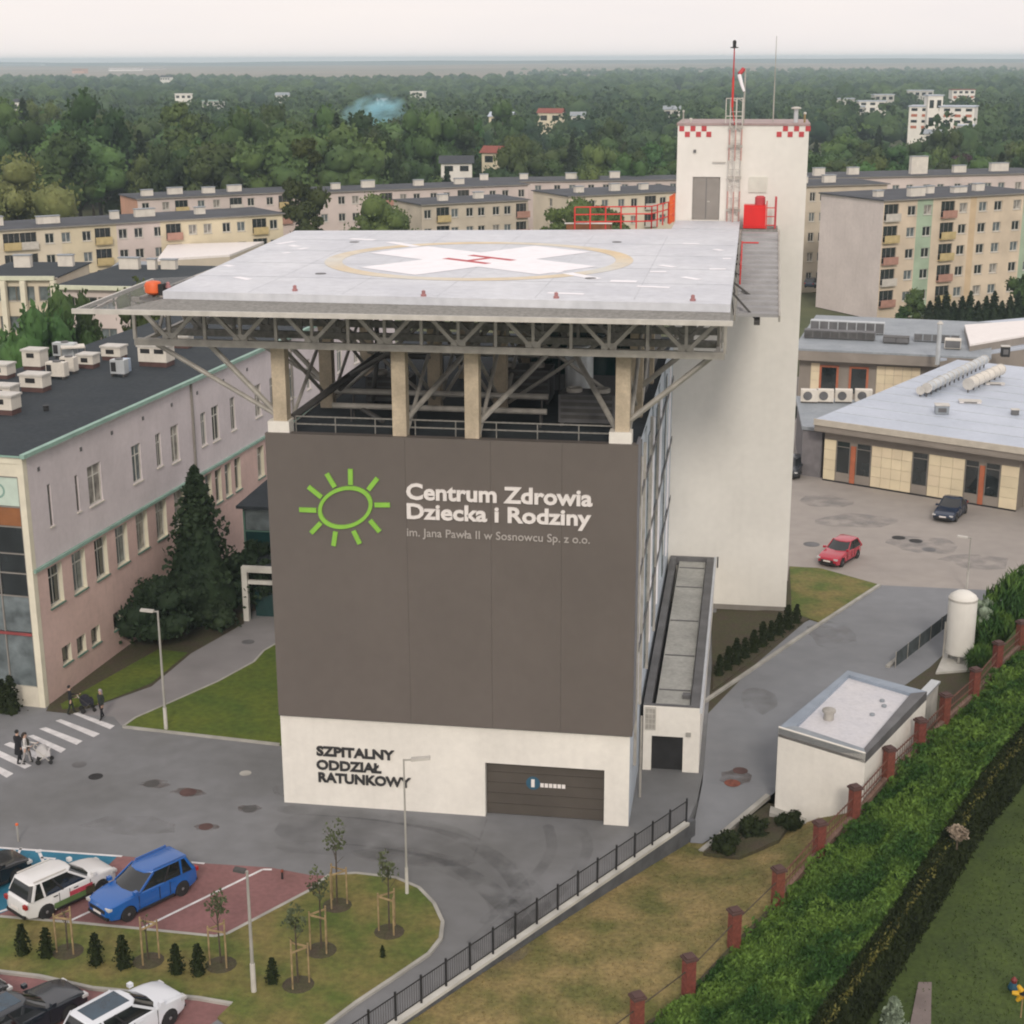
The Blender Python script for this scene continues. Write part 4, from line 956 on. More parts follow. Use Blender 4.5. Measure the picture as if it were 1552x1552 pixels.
# chimneys and machines on the dark roof
def chimney(px, py, w, d, h, label, dark=2, two=False):
    p = G(px, py, LZ + .05); rz = math.atan2(-LD.x, LD.y)
    t = thing('roof_chimney', label, 'chimney', (p.x, p.y, LZ), -0.09, 'white chimneys on the dark wing roof')
    q = lambda x0, x1, y0, y1, z0, z1, n, m: put(n, MB().box(x0, x1, y0, y1, z0, z1).mesh(n, M[m]), t, Matrix.Identity(4))
    q(-w / 2, w / 2, -d / 2, d / 2, .02, .35, 'brick_base', 'brickcap')
    q(-w / 2 - .03, w / 2 + .03, -d / 2 - .03, d / 2 + .03, .351, h, 'stack', 'acwhite')
    q(-w / 2 - .10, w / 2 + .10, -d / 2 - .10, d / 2 + .10, h + .001, h + .12, 'cap', 'lightsteel')
    for k in range(2 if two else 1):
        c = (-w / 4 + k * w / 2) if two else -.05
        q(c - w * (.17 if two else .22), c + w * (.17 if two else .22), -d / 2 - .05, -d / 2 - .031, h - .42, h - .12, 'flue_opening', 'dark')
chimney(55, 560, 1.25, 1.0, 1.35, 'tall plain white chimney at the far edge of the wing roof beside the green trees')
chimney(55, 592, 1.5, 1.0, 1.05, 'white chimney with one dark flue, nearest the middle of the dark wing roof')
chimney(174, 545, 1.35, 1.0, .95, 'white chimney with one dark flue beyond the shiny ventilator on the wing roof')
chimney(238, 553, 2.0, 1.2, 1.35, 'wide white chimney with two dark flues and red brick base on the wing roof', two=True)
chimney(277, 526, 1.25, .9, .85, 'small white chimney close under the helipad net')
chimney(135, 557, 1.1, .9, .9, 'cream chimney between the machine cluster and the shiny ventilator on the roof')
chimney(4, 573, 1.3, 1.0, .95, 'pale chimney cut by the picture edge, farthest of the left edge stack')
chimney(6, 606, 1.5, 1.0, .9, 'white chimney at the left picture edge with trees behind it')
chimney(8, 626, 1.5, 1.0, 1.1, 'white chimney at the left picture edge closest to the camera')
def roofbox(px, py, label, seed, w=1.1, cols=2):
    p = G(px, py, LZ + .05)
    t = thing('air_conditioner', label, 'air conditioner', (p.x, p.y, LZ), -0.09, 'machines on the dark wing roof')
    q = lambda mb, n, m: put(n, mb.mesh(n, M[m]), t, Matrix.Identity(4))
    q(MB().box(-w / 2, w / 2, -.3, .3, .25, 1.15), 'casing', 'duct' if seed else 'acwhite')
    q(MB().lathe((0, 0, 1.151), [(.26, 0), (.26, .08), (.1, .1)], 12), 'fan', 'plant')
    q(MB().box(-w / 2 + .06, -w / 2 + .4, -.33, -.301, .4, 1.0), 'grille', 'dark')
    for s in (-1, 1): q(MB().box(s * w * .4 - .04, s * w * .4 + .04, -.32, .32, .06, .249), 'foot', 'darksteel')
roofbox(88, 574, 'white rooftop air conditioner with a dark grille in the machine cluster', 0, 1.3)
roofbox(106, 566, 'smaller white air conditioner right behind the cluster on the wing roof', 0, 1.0)
roofbox(100, 543, 'grey air conditioner at the back of the machine cluster by the trees', 1, 1.6)
roofbox(182, 570, 'shiny metal ventilator standing alone in front of the white chimneys', 1, 1.0)
p = G(190, 564, LZ + .05)
t = MB().box(p.x - .3, p.x + .3, p.y - .3, p.y + .3, LZ + .1, LZ + .95).build('ventilator', mat('blue_metal', (0.42, 0.52, 0.66), 0.4, 0.06)); tag(t, 'pale blue metal cowl touching the shiny ventilator on the wing roof', 'ventilator')
p = G(70, 622, LZ + .05); t = MB().lathe((p.x, p.y, LZ + .05), [(.16, 0), (.16, .25), (.2, .3)], 10).build('roof_outlet', M['dark']); tag(t, 'small dark roof outlet alone on the dark wing roof', 'roof outlet')
t = thing('pale_canopy', 'flat white canopy sheet behind the rooftop machines beside the orange column', 'canopy', (-44.0, 101.5, 14.3))
p, q = G(92, 526, 15.2), G(128, 524, 15.2)
MB().bar(p, q, 1.2, .1).build('sheet', M['acwhite'], t)
for e in (p, q): MB().bar((e.x, e.y, LZ + .1), (e.x, e.y, 15.14), .08).build('leg', M['steel'], t)

# green glazed entrance block between wing and hospital
ge = thing('glazed_entrance', 'dark green glazed entrance block tucked between the pink wing and the hospital', 'entrance', (-30, 90, 0))
ex0, ex1, ey = -31.7, -21.3, 91.5
b = MB(); b.box(ex0, ex1, ey, ey + 6, 0, 8.2).build('body', M['glassteal'], ge) if False else None
b = MB(); wall(b, frame_of((ex0, ey, 0), (1, 0)), ex1 - ex0, 0, 6.5, [], .1); b.box(ex0, ex1, ey + .02, ey + 6, 0, 6.45); b.build('core', mat('entrance_dark', (0.02, 0.03, 0.03), 0.6, 0.1), ge)
for i in range(4):
    for j in range(4):
        MB().box(ex0 + .15 + i * 2.58, ex0 + 2.5 + i * 2.58, ey - .06, ey - .02, .45 + j * 1.52, 1.85 + j * 1.52).build('pane', M['glassteal'] if j < 3 else M['glasslight'], ge)
b = MB()
for i in range(5): b.box(ex0 + .05 + i * 2.58 - .05, ex0 + .05 + i * 2.58 + .06, ey - .10, ey - .01, 0, 6.5)
for j in range(5): b.box(ex0, ex1, ey - .085, ey - .012, .34 + j * 1.52, .42 + j * 1.52)
b.build('glazing_bars', M['framegreen'], ge)
MB().box(ex0 - .3, ex1, ey - .5, ey + 6, 6.51, 6.7).build('roof', M['tar'], ge)
p = G(378, 940); 
b = MB(); b.box(p.x - .3, p.x + .05, p.y - .2, p.y + .15, 0, 3.6); b.box(p.x + .051, p.x + 8, p.y - .2, p.y + .15, 3.25, 3.6); b.box(p.x + .051, p.x + 8, p.y - .15, p.y + .1, 2.0, 2.2) if False else None
b.build('portal_frame', M['palewall'], ge)
MB().box(p.x + .06, p.x + 8, p.y - .1, p.y + .1, 2.45, 2.7).build('portal_beam', M['palewall'], ge)
MB().box(p.x - .3, p.x + 8, p.y + .16, ey - .1, 3.3, 3.5).build('portal_roof', M['tar'], ge)
for k in range(4): MB().box(p.x + .2 + k * 1.3, p.x + 1.4 + k * 1.3, p.y + .8, p.y + .86, 0.02, 2.4).build('door_leaf', M['glassteal'], ge)

# ================================================================== APARTMENT BLOCKS AND OTHER BUILDINGS BEYOND
def block(name, label, cat, A, B, W, H, walls, roof, nf, nw, group=None, z0=-1.3, endwin=0, ww=1.3, wh=1.4, wins=('frame', 'glass'), stripes=(), chim=(), visible=None, endwall=None, balc=(), base=1.0, ends=None, rname='roof'):
    A, B = Vector((A.x, A.y, 0)), Vector((B.x, B.y, 0)); d = (B - A).normalized(); L = (B - A).length; inn = Vector((-d.y, d.x, 0))
    t = thing(name, label, cat, (A.x, A.y, z0), 0, group)
    f = frame_of((A.x, A.y, z0), d); Ht = H - z0
    fh = (Ht - base) / nf; vis = visible if visible is not None else range(nf)
    holes = []
    for k in range(nf):
        for i in range(nw):
            s = (i + .5) * L / nw - ww / 2 + ((i % 2) - .5) * .12 * L / nw
            if any(a <= i <= c for a, c in balc): holes.append((s - .5, base + k * fh + .25, ww + 1.0, fh - .75, 1, k))
            else: holes.append((s, base + k * fh + .75, ww, wh, 0, k))
    b = MB()
    bands = [(0, L, walls)] if not stripes else [(a, min(c, L), m) for a, c, m in stripes if a < L]
    for a, c, m in bands:
        bb = MB(); hs = [(h[0], h[1], h[2], h[3]) for h in holes if a <= h[0] + h[2] / 2 <= c and h[5] in vis]
        wall(bb, f, c, 0, Ht, hs, .2, a); bb.build('wall', M[m] if m in M else MATS[m], t)
    for h in holes:
        if h[5] not in vis: continue
        if h[4]:
            window(t, f, h[0], h[1], h[2], h[3], .2, 3, .35, 'doorgrey', 'glass', None, 'loggia', .06)
            bb = MB(); bb.xf = f; bb.box(h[0] - .05, h[0] + h[2] + .05, -.55, -.02, h[1] - .12, h[1] + .02); bb.box(h[0] - .05, h[0] + h[2] + .05, -.58, -.5, h[1] + .021, h[1] + .95); bb.build('balcony', MATS['balcony_' + random.choice('abc')], t)
        else: window(t, f, h[0], h[1], h[2], h[3], .2, 2, None, wins[0], random.choice((wins[1], wins[1], 'glasslight')), 'lightsteel', fw=.10)
    E = A + inn * W; fe_ = frame_of((E.x, E.y, z0), -inn)
    eh = [((i + .5) * W / max(1, endwin) - ww / 2, base + k * fh + .75, ww, wh) for k in vis for i in range(endwin)]
    bb = MB(); wall(bb, fe_, W, 0, Ht, eh, .2); bb.build('gable_wall', M[endwall or walls] if (endwall or walls) in M else MATS[endwall or walls], t)
    for h in eh: window(t, fe_, h[0], h[1], h[2], h[3], .2, 2, None, wins[0], wins[1], 'lightsteel', fw=.10)
    bb = MB(); bb.xf = f; bb.box(L - .25, L, .02, W, 0, Ht - .02); bb.box(.25, L, W - .25, W, 0, Ht - .03); bb.build('rear_walls', M[walls] if walls in M else MATS[walls], t)
    bb = MB(); bb.xf = f
    bb.box(-.3, L + .3, -.35, W + .3, Ht - .01, Ht + .14); rf = bb.build(rname, M[roof], t)
    bb = MB(); bb.xf = f; bb.box(-.32, L + .32, -.42, -.352, Ht - .05, Ht + .10); bb.build('gutter', M['doorgrey'], rf)
    for c in chim:
        s, dd, w, hh = c; bb = MB(); bb.xf = f; bb.box(s, s + w, dd, dd + .9, Ht + .141, Ht + .14 + hh); ch = bb.build('chimney', M['acwhite'], t)
        bb = MB(); bb.xf = f; bb.box(s - .1, s + w + .1, dd - .1, dd + 1.0, Ht + .141 + hh, Ht + .24 + hh); bb.build('cap', M['greyroof'], ch)
    return t
mat('balcony_a', (0.50, 0.40, 0.20), 0.8, 0.08); mat('balcony_b', (0.40, 0.22, 0.17), 0.8, 0.08); mat('balcony_c', (0.55, 0.52, 0.47), 0.8, 0.08)
mat('yellow_render', (0.64, 0.565, 0.41), 0.9, 0.08, 0.3); mat('salmon_render', (0.58, 0.33, 0.23), 0.9, 0.06, 0.3); mat('pale_pink_render', (0.60, 0.52, 0.49), 0.9, 0.06, 0.3)
mat('sand_render', (0.63, 0.53, 0.41), 0.9, 0.09, 0.3); mat('green_render', (0.36, 0.46, 0.34), 0.9, 0.08, 0.4); mat('ochre_render', (0.60, 0.46, 0.30), 0.9, 0.08, 0.4)
mat('gable_lilac', (0.68, 0.61, 0.58), 0.95, 0.05, 0.25, 0.2, 30, dirt=.2, dirtcol=(.45, .39, .36)); mat('beige_render', (0.55, 0.49, 0.40), 0.9, 0.08, 0.3); mat('cream_pale', (0.66, 0.59, 0.47), 0.9, 0.06, 0.3)
mat('roof_slate', (0.055, 0.06, 0.072), 0.85, 0.15, 0.3)
M['slate'] = MATS['roof_slate']
yel = block('apartment_block', 'yellow apartment block with dark roof and loggias behind the left side of the helipad', 'apartment block', G(-30, 351, 11.5), G(428, 324, 11.5), 11.5, 11.5, 'yellow_render', 'slate', 4, 17, 'apartment blocks beyond the hospital', visible=(1, 2, 3), balc=((1, 2), (6, 6), (10, 10), (15, 15)), stripes=((0, 11, 'cream_pale'), (11, 19, 'yellow_render'), (19, 25.5, 'pale_pink_render'), (25.5, 100, 'yellow_render')),
      chim=((3, 5, 1.5, 1.2), (9, 4, 3.2, 1.0), (20, 5, 1.2, 1.1), (24, 6, 3.0, 1.1), (33, 5, 1.5, 1.0)))
block('apartment_block', 'pale pink apartment block with a salmon gable behind the yellow block', 'apartment block', G(208, 302, 11), G(470, 290, 11), 11, 11, 'pale_pink_render', 'slate', 4, 10, 'apartment blocks beyond the hospital', visible=(2, 3), balc=((2, 2), (5, 5), (8, 8)), endwall='salmon_render',
      chim=((2, 4, 2.0, 1.0), (7, 5, 2.6, 1.1), (13, 4, 2.2, 1.0), (18, 5, 2.5, 1.1)))
block('apartment_block', 'grey beige apartment block with dark roof behind the middle of the helipad', 'apartment block', G(639, 311, 11.5), G(800, 303, 11.5), 11, 11.5, 'beige_render', 'slate', 4, 8, 'apartment blocks beyond the hospital', visible=(2, 3), balc=((1, 1), (7, 7)), chim=((5, 4, 1.6, 1.0), (12, 5, 1.6, 1.0)))
block('apartment_block', 'white and pink patched apartment block in the row behind the grey beige block', 'apartment block', G(480, 292, 11.5), G(800, 280, 11.5), 11, 11.5, 'pale_pink_render', 'slate', 4, 14, 'apartment blocks beyond the hospital', visible=(2, 3), balc=((4, 4), (9, 9)), chim=((4, 4, 1.6, 1.0), (10, 5, 2.4, 1.2), (20, 5, 1.8, 1.0), (28, 5, 1.8, 1.0)),
      stripes=((0, 9, 'pale_pink_render'), (9, 14, 'salmon_render'), (14, 24, 'cream_pale'), (24, 30, 'yellow_render'), (30, 100, 'pale_pink_render')) if False else ())
block('apartment_block', 'cream apartment block with a windowless gable just left of the tower', 'apartment block', G(862, 298, 11.5), G(1060, 289, 11.5), 13.5, 11.5, 'cream_pale', 'slate', 4, 9, 'apartment blocks beyond the hospital', visible=(2, 3), endwin=1, balc=((5, 5),), chim=((4, 5, 1.6, 1.0), (11, 5, 1.8, 1.2), (17, 5, 1.5, 1.0)))
block('apartment_block', 'long low roofed apartment row at the edge of the wood left of the tower', 'apartment block', G(700, 277, 11), G(1060, 272, 11), 11, 11, 'pale_pink_render', 'slate', 4, 14, 'apartment blocks beyond the hospital', visible=(3,), chim=((4, 4, 1.6, 1.1), (12, 5, 1.6, 1.0), (21, 4, 2.2, 1.1), (30, 5, 2.0, 1.2)))
mb_ = G(1340, 304.5, 15.1); me_ = G(1580, 291.5, 15.1); Lm = (me_ - mb_).length
gw = (Vector(G(1250, 293, 15.1)[:2]) - Vector(mb_[:2])).length
block('apartment_block', 'five storey sand and green apartment block with a blank lilac gable, right of the tower', 'apartment block', mb_, me_, gw, 15.1, 'sand_render', 'slate', 5, 9, 'apartment blocks beyond the hospital', balc=((0, 0), (3, 3)), endwall='gable_lilac', ww=1.5, wh=1.35, base=1.6,
      stripes=((0, Lm * .205, 'sand_render'), (Lm * .205, Lm * .30, 'green_render'), (Lm * .30, Lm * .535, 'sand_render'), (Lm * .535, Lm * .575, 'ochre_render'), (Lm * .575, Lm * .88, 'sand_render'), (Lm * .88, Lm, 'green_render')),
      chim=((2, 4, 1.2, .8), (6.5, 2.2, 2.6, 1.2), (12, 5, 1.2, 1.0), (16, 4, 2.4, .8), (21, 5, 1.6, 1.0)))
block('apartment_block', 'beige apartment block squeezed between the tower and the lilac gable', 'apartment block', G(1205, 283, 15), G(1345, 279, 15), 11, 15, 'beige_render', 'slate', 5, 8, 'apartment blocks beyond the hospital', wins=('frame', 'glass'), ww=1.0, chim=((3, 4, 1.2, 1), (7, 4, 2, 1.1)))
block('apartment_block', 'far apartment row whose dark roof shows above the sand and green block', 'apartment block', G(1225, 271, 14), G(1600, 262, 14), 12, 14, 'pale_pink_render', 'slate', 4, 16, 'apartment blocks beyond the hospital', visible=(3,), chim=((3, 4, 2, 1.3), (10, 5, 2.0, 1.2), (21, 3, 3.2, 3.0), (30, 4, 2.4, 1.2), (38, 5, 3.5, 1.4)))
# low hospital wing with dark roof far left
p1, p2 = G(-40, 421, 10), G(85, 421, 10); q1, q2 = G(86, 434.5, 10), G(300, 438.5, 10)
block('porch_wing', 'low wing with pale mint cornice and porch piers beyond the dark wing roof', 'building', p1, p2, 13, 10, 'cream_pale', 'tar', 3, 4, None, wins=('doorgrey', 'glasslight'), ww=2.2, wh=1.7, chim=((2, 8, 2, 1.4), (7, 9, 1.8, 1.3)))
block('porch_wing', 'low wing with white cornice partly hidden by the orange drum and the net', 'building', q1, q2, 18, 10, 'pale_pink_render', 'tar', 3, 7, None, wins=('doorgrey', 'glass'), ww=1.9, wh=1.6, chim=((1.5, 14, 2.4, 1.3), (5.0, 14, 1.0, 1.2), (6.5, 14.5, 1.8, 1.1)))
for pp, e, lab in ((p1, p2, 'l'), (q1, q2, 'r')):
    d = (e - pp).normalized(); 
    o = MB().bar(Vector((pp.x, pp.y - .5, 10.02)), Vector((e.x, e.y - .5, 10.02)), .35, .45).build('cornice', mat('pale_mint', (0.60, 0.62, 0.48), 0.7, 0.05))
    tag(o, 'pale mint cornice band along the ' + ('far left porch wing' if lab == 'l' else 'wing behind the orange drum'), 'cornice')
for px, lab in ((8, 'far left white pier of the porch wing'), (84, 'tall white pier at the corner of the porch wing'), (38, 'white pier beside the red banner')):
    p = G(px, 421, 10); o = MB().box(p.x - .3, p.x + .3, p.y - .95, p.y - .42, -1.2, 9.75).build('pier', M['reveal']); tag(o, lab, 'pier')
p = G(28, 440, 8.3); t = thing('red_banner', 'faded red banner hanging on the porch wing at the far left', 'banner', (p.x, p.y - .9, 6))
MB().box(p.x - .42, p.x + .42, p.y - 1.06, p.y - 1.0, 5.0, 8.6).build('cloth', mat('banner_red', (0.55, 0.20, 0.19), 0.8, 0.1), t)
MB().bar((p.x - .5, p.y - 1.03, 8.65), (p.x + .5, p.y - 1.03, 8.65), .08).build('rod', M['steel'], t)
MB().bar((p.x, p.y - 1.03, 8.69), (p.x, p.y - .3, 9.6), .05).build('hanger', M['steel'], t)
p = G(110, 510, 4); o = MB().box(p.x - .9, p.x + .9, p.y - .3, p.y + .3, -1.2, 6.2).build('orange_column', mat('orange_brown', (0.33, 0.13, 0.05), 0.8, 0.12)); tag(o, 'orange brown clad column below the white wing at far left', 'column')
# flat white roofed hall behind the left corner of the pad
t = thing('white_roof_hall', 'low hall with a flat white roof between yellow block and helipad corner', 'hall', (-80, 205, -1.3))
pl = [g2(238, 393, 8), g2(348, 386, 8), g2(400, 366, 8), g2(255, 370, 8)]
MB().prism(pl, -1.3, 7.7).build('wall', MATS['beige_render'], t); MB().prism(pl, 7.71, 8).build('roof', M['signwhite'], t)
t = thing('low_store', 'low flat store with a pale blue and cream edge beside the orange drum', 'store', (-80, 193, -1.3))
pl = [g2(168, 405, 7), g2(250, 405, 7), g2(262, 396, 7), g2(180, 396, 7)]
MB().prism(pl, -1.3, 6.6).build('wall', mat('pale_blue', (0.48, 0.52, 0.62), 0.8, 0.08), t); MB().prism(pl, 6.61, 7).build('roof', M['greyroof'], t)

# ================================================================== CREAM PAVILIONS ON THE RIGHT
pa, pb = Vector((6.4, 127.9, 0)), Vector((22.6, 119.55, 0)); pd = (pb - pa).normalized(); pin = Vector((-pd.y, pd.x, 0))
pv = thing('pavilion', 'low cream panelled pavilion with broad pale grey blue roof at the right edge', 'pavilion', (pa.x, pa.y, 0))
fp_ = frame_of((pa.x, pa.y, 0), pd); PL = (Vector((20.92, 120.48, 0)) - pa).length
def pav_front(t, fr_, segs, z0, z1, zw):
    """segs: (s0, s1, kind) kind p = panels, g = glazing with red brown post"""
    for s0, s1, k in segs:
        if k == 'p':
            n = max(1, round((s1 - s0) / .95)); w = (s1 - s0) / n; r = 4
            for i in range(n):
                for j in range(r):
                    h = (zw - z0) / r; b = MB(); b.xf = fr_
                    b.box(s0 + i * w + .012, s0 + (i + 1) * w - .012, -.06, 0, z0 + j * h + .012, z0 + (j + 1) * h - .012); b.build('cladding_panel', M['creampanel'], t)
        else:
            n = 2 if k == 'g' else 1; w = (s1 - s0)
            b = MB(); b.xf = fr_; b.box(s0, s1, -.02, .02, z0, z0 + .75); b.build('spandrel', M['fascia'], t)
            spans = ((s0 + .06, s0 + w * .38), (s0 + w * .60, s1 - .06)) if k == 'g' else ((s0 + .06, s1 - .06),)
            for a, c in spans:
                b = MB(); b.xf = fr_; b.box(a, c, -.03, .0, z0 + .78, zw - .5); b.box(a, c, -.03, .0, zw - .44, zw - .05); wdw = b.build('window', M['glass'], t)
                b = MB(); b.xf = fr_
                b.box(a - .05, a, -.06, .01, z0 + .75, zw); b.box(c, c + .05, -.06, .01, z0 + .75, zw); b.box(a, c, -.06, .01, zw - .495, zw - .445); b.build('frame', M['doorgrey'], wdw)
            if k == 'g':
                b = MB(); b.xf = fr_; b.box(s0 + w * .42, s0 + w * .56, -.09, .01, z0, zw - .3); b.build('red_post', M['framered'], t)
zw = 4.35
pav_front(pv, fp_, [(0, 1.05, 'p'), (1.1, 4.15, 'g'), (4.2, 7.65, 'p'), (7.7, 9.0, 'w'), (9.05, 12.0, 'p'), (12.05, 14.85, 'g'), (14.9, PL, 'p')], .12, zw, 3.55)
b = MB(); b.xf = fp_
b.box(.02, PL - .02, .03, 30, 0, zw); b.build('core', M['fascia'], pv)
b = MB(); b.xf = fp_; b.box(0, PL, -.045, .02, 3.56, zw); b.build('head_band', M['fascia'], pv)
b = MB(); b.xf = fp_; b.box(0, PL, -.08, .02, 0, .115); b.build('plinth', M['dark'], pv)
b = MB(); b.xf = fp_; b.box(-.5, PL + .6, -1.1, .0, zw + .02, zw + .12); b.box(-.5, PL + .6, -1.12, -1.0, zw + .121, zw + 1.0); b.build('eaves', M['fascia'], pv)
b = MB(); b.xf = fp_; b.box(-.52, PL + .7, -1.24, -1.121, zw + .55, zw + 1.06); b.build('fascia_board', mat('fascia_pale', (0.52, 0.48, 0.41), 0.6, 0.06), pv)
b = MB(); b.xf = fp_
b.box(-.5, PL + 22, -.99, 31, zw + .5, zw + 1.0); b.build('roof', M['paleroof'], pv)
b = MB(); b.xf = fp_
for k in range(1, 9): b.box(-.4, PL + 21.5, -.9 + k * 3.2, -.86 + k * 3.2, zw + 1.001, zw + 1.03)
b.build('roof_seams', M['duct'], pv)['kind'] = 'stuff'
b = MB(); b.xf = frame_of((pa.x, pa.y, 0), pd); b.box(PL + .01, PL + 22, 1.5, 30, 0, zw); b.build('return_wall', M['fascia'], pv)
# roof machinery
def on_roof(px, py, z): return G(px, py, z)
RZ = zw + 1.03
def duct(pts, r, label, m='duct'):
    t = thing('roof_duct', label, 'duct', pts[0], 0, 'silver ducts on the pavilion roof')
    for a, c in zip(pts, pts[1:]):
        a, c = Vector(a), Vector(c); MB().tube(a, c, r, r, 12).build('duct_run', M[m], t, 40)
        n = max(2, int((c - a).length / 1.2))
        for k in range(n + 1):
            q = a + (c - a) * k / n; d = (c - a).normalized() * .05
            MB().tube(q - d, q + d, r * 1.1, r * 1.1, 12).build('flange', M['lightsteel'], t)
            MB().box(q.x - .06, q.x + .06, q.y - .06, q.y + .06, RZ - .03, q.z - r).build('foot', M['darksteel'], t)
z = RZ + .75
a, c = G(1405, 588, z), G(1492, 545, z); duct([a, c], .42, 'longer silver duct slanting across the pavilion roof')
a, c = G(1468, 582, z), G(1516, 560, z); duct([a, c], .50, 'shorter pale duct to the right of the long one on the pavilion roof', 'acwhite')
a, c = G(1395, 592, RZ + .5), G(1425, 575, RZ + .5); duct([a, c], .35, 'stubby grey duct end low on the pavilion roof', 'greyroof')
def unit(px, py, w, d, h, label, m='duct', z=RZ, grp='machines on the pavilion roofs', cat='roof unit'):
    p = G(px, py, z); t = thing('roof_unit', label, cat, (p.x, p.y, z), 0, grp)
    MB().box(p.x - w / 2, p.x + w / 2, p.y - d / 2, p.y + d / 2, z - .0, z + h).build('casing', M[m], t)
    MB().box(p.x - w / 2 - .05, p.x + w / 2 + .05, p.y - d / 2 - .05, p.y + d / 2 + .05, z + h + .001, z + h + .06).build('lid', M['lightsteel'], t)
    MB().box(p.x - w * .3, p.x + w * .3, p.y - d / 2 - .03, p.y - d / 2 - .002, z + h * .25, z + h * .75).build('grille', M['plant'], t)
unit(1427, 626, 1.1, 1.0, .7, 'small grey roof unit alone near the pavilion roof edge', 'greyroof')
unit(1470, 610, 1.8, .8, .15, 'flat pale hatch in the middle of the pavilion roof', 'signwhite')
unit(1523, 540, .8, .8, 1.0, 'dark box on a grey stand at the back of the pavilion roof', 'dark')
unit(1508, 583, 1.6, .5, .12, 'thin white slab beside the shorter duct', 'signwhite')
unit(1538, 628, .6, .5, .4, 'tiny grey vent by the right picture edge on the pavilion roof', 'plant')
# low link with air conditioners left of the pavilion
t = thing('link_building', 'low grey link roof with white air conditioners between tower and pavilion', 'link building', (5, 133, 0))
pl = [(4.6, 129.2), (6.2, 128.6), (13.2, 139.3), (4.4, 141)]
MB().prism(pl, 0, 4.0).build('wall', mat('link_grey', (0.19, 0.18, 0.19), 0.8, 0.1), t)
MB().prism([(4.5, 129.0), (6.3, 128.4), (13.6, 139.4), (4.2, 141.2)], 4.01, 4.3).build('roof', M['greyroof'], t)
for k, px in enumerate((1226, 1250, 1278, 1308)):
    p = G(px, 610, 4.3)
    u = thing('air_conditioner', ('first', 'second', 'third', 'fourth')[k] + ' white air conditioner from the tower on the grey link roof', 'air conditioner', (p.x, p.y, 4.3), 0, 'air conditioners on the link roof')
    MB().box(p.x - .75, p.x + .75, p.y - .4, p.y + .4, 4.45, 5.5).build('casing', M['acwhite'], u)
    b = MB(); b.xf = Matrix.Translation((p.x - .15, p.y - .405, 4.98)) @ Matrix.Rotation(math.pi / 2, 4, 'X'); b.lathe((0, 0, 0), [(.40, 0), (.40, .03)], 14); b.build('fan_guard', M['plant'], u)
    MB().box(p.x - .7, p.x + .7, p.y - .35, p.y + .35, 4.31, 4.449).build('stand', M['darksteel'], u)
# second pavilion behind
sa, sb = Vector((5.6, 160, 0)), Vector((21.5, 157.8, 0)); sdv = (sb - sa).normalized()
p2_ = thing('pavilion', 'second cream pavilion with dark grey roof behind the first one', 'pavilion', (sa.x, sa.y, 0))
fs = frame_of((sa.x, sa.y, 0), sdv)
pav_front(p2_, fs, [(.6, 1.5, 'p'), (7.2, 11.5, 'p')], .3, 4.0, 3.9)
b = MB(); b.xf = fs; b.box(-.6, 16, .03, 22, 0, 4.3); b.build('core', M['fascia'], p2_)
for s in (1.7, 4.7):
    b = MB(); b.xf = fs; b.box(s, s + 1.5, -.05, .0, .9, 3.5); w_ = b.build('window', M['glass'], p2_)
    b = MB(); b.xf = fs; b.box(s - .22, s - .005, -.08, .01, .3, 3.7); b.box(s + 1.505, s + 1.72, -.08, .01, .3, 3.7); b.box(s, s + 1.5, -.08, .01, 3.505, 3.7); b.build('frame', M['framered'], w_)
b = MB(); b.xf = fs; b.box(-1.2, 18, -1.2, .0, 4.31, 5.3); b.build('fascia', M['fascia'], p2_)
b = MB(); b.xf = fs; b.box(-1.2, 18.2, -1.22, 21, 5.31, 5.5); b.build('roof', M['greyroof'], p2_)
for k, (x0_, x1_, d0, d1, hh, m) in enumerate(((-.8, 6.5, 5, 6.2, .9, 'plant'), (-.6, 7.2, 9, 10, 1.3, 'duct'), (7.4, 10.0, 4, 5.4, .7, 'darksteel'), (10.4, 15, 6, 8, .9, 'greyroof'), (13.6, 15.2, 2.2, 3.6, 1.0, 'acwhite'))):
    o = thing('roof_unit', ('long dark louvred unit at the front of the second pavilion roof', 'long silver unit at the back of the second pavilion roof', 'black low unit in the middle of the second pavilion roof', 'broad grey unit right of the middle on the second pavilion roof', 'white rounded unit at the right end of the second pavilion roof')[k], 'roof unit', (sa.x + x0_, sa.y, 5.5), 0, 'machines on the pavilion roofs')
    b = MB(); b.xf = fs; b.box(x0_, x1_, d0, d1, 5.62, 5.5 + hh); b.build('casing', M[m], o)
    n_ = max(1, int((x1_ - x0_) / .9))
    for i in range(n_):
        b = MB(); b.xf = fs; b.box(x0_ + .06 + i * (x1_ - x0_) / n_, x0_ - .06 + (i + 1) * (x1_ - x0_) / n_, d0 - .03, d0 - .002, 5.68, 5.42 + hh); b.build('louvre', M['plant' if m != 'plant' else 'darksteel'], o)
    b = MB(); b.xf = fs; b.box(x0_ + .1, x1_ - .1, d0 + .1, d1 - .1, 5.51, 5.615); b.build('skid', M['darksteel'], o)
wr = thing('white_roof_hall', 'hall with stepped white roof at the right edge behind the pavilions', 'hall', (22, 165, 0))
pl = [g2(1425, 545, 5.2), g2(1600, 520, 5.2), g2(1600, 478, 5.2), g2(1440, 492, 5.2)]
MB().prism(pl, 0, 5.0).build('wall', M['fascia'], wr); MB().prism(pl, 5.01, 5.25).build('roof', M['paleroof'], wr)
pl = [g2(1470, 522, 6.2), g2(1600, 500, 6.2), g2(1600, 482, 6.2), g2(1462, 492, 6.2)]
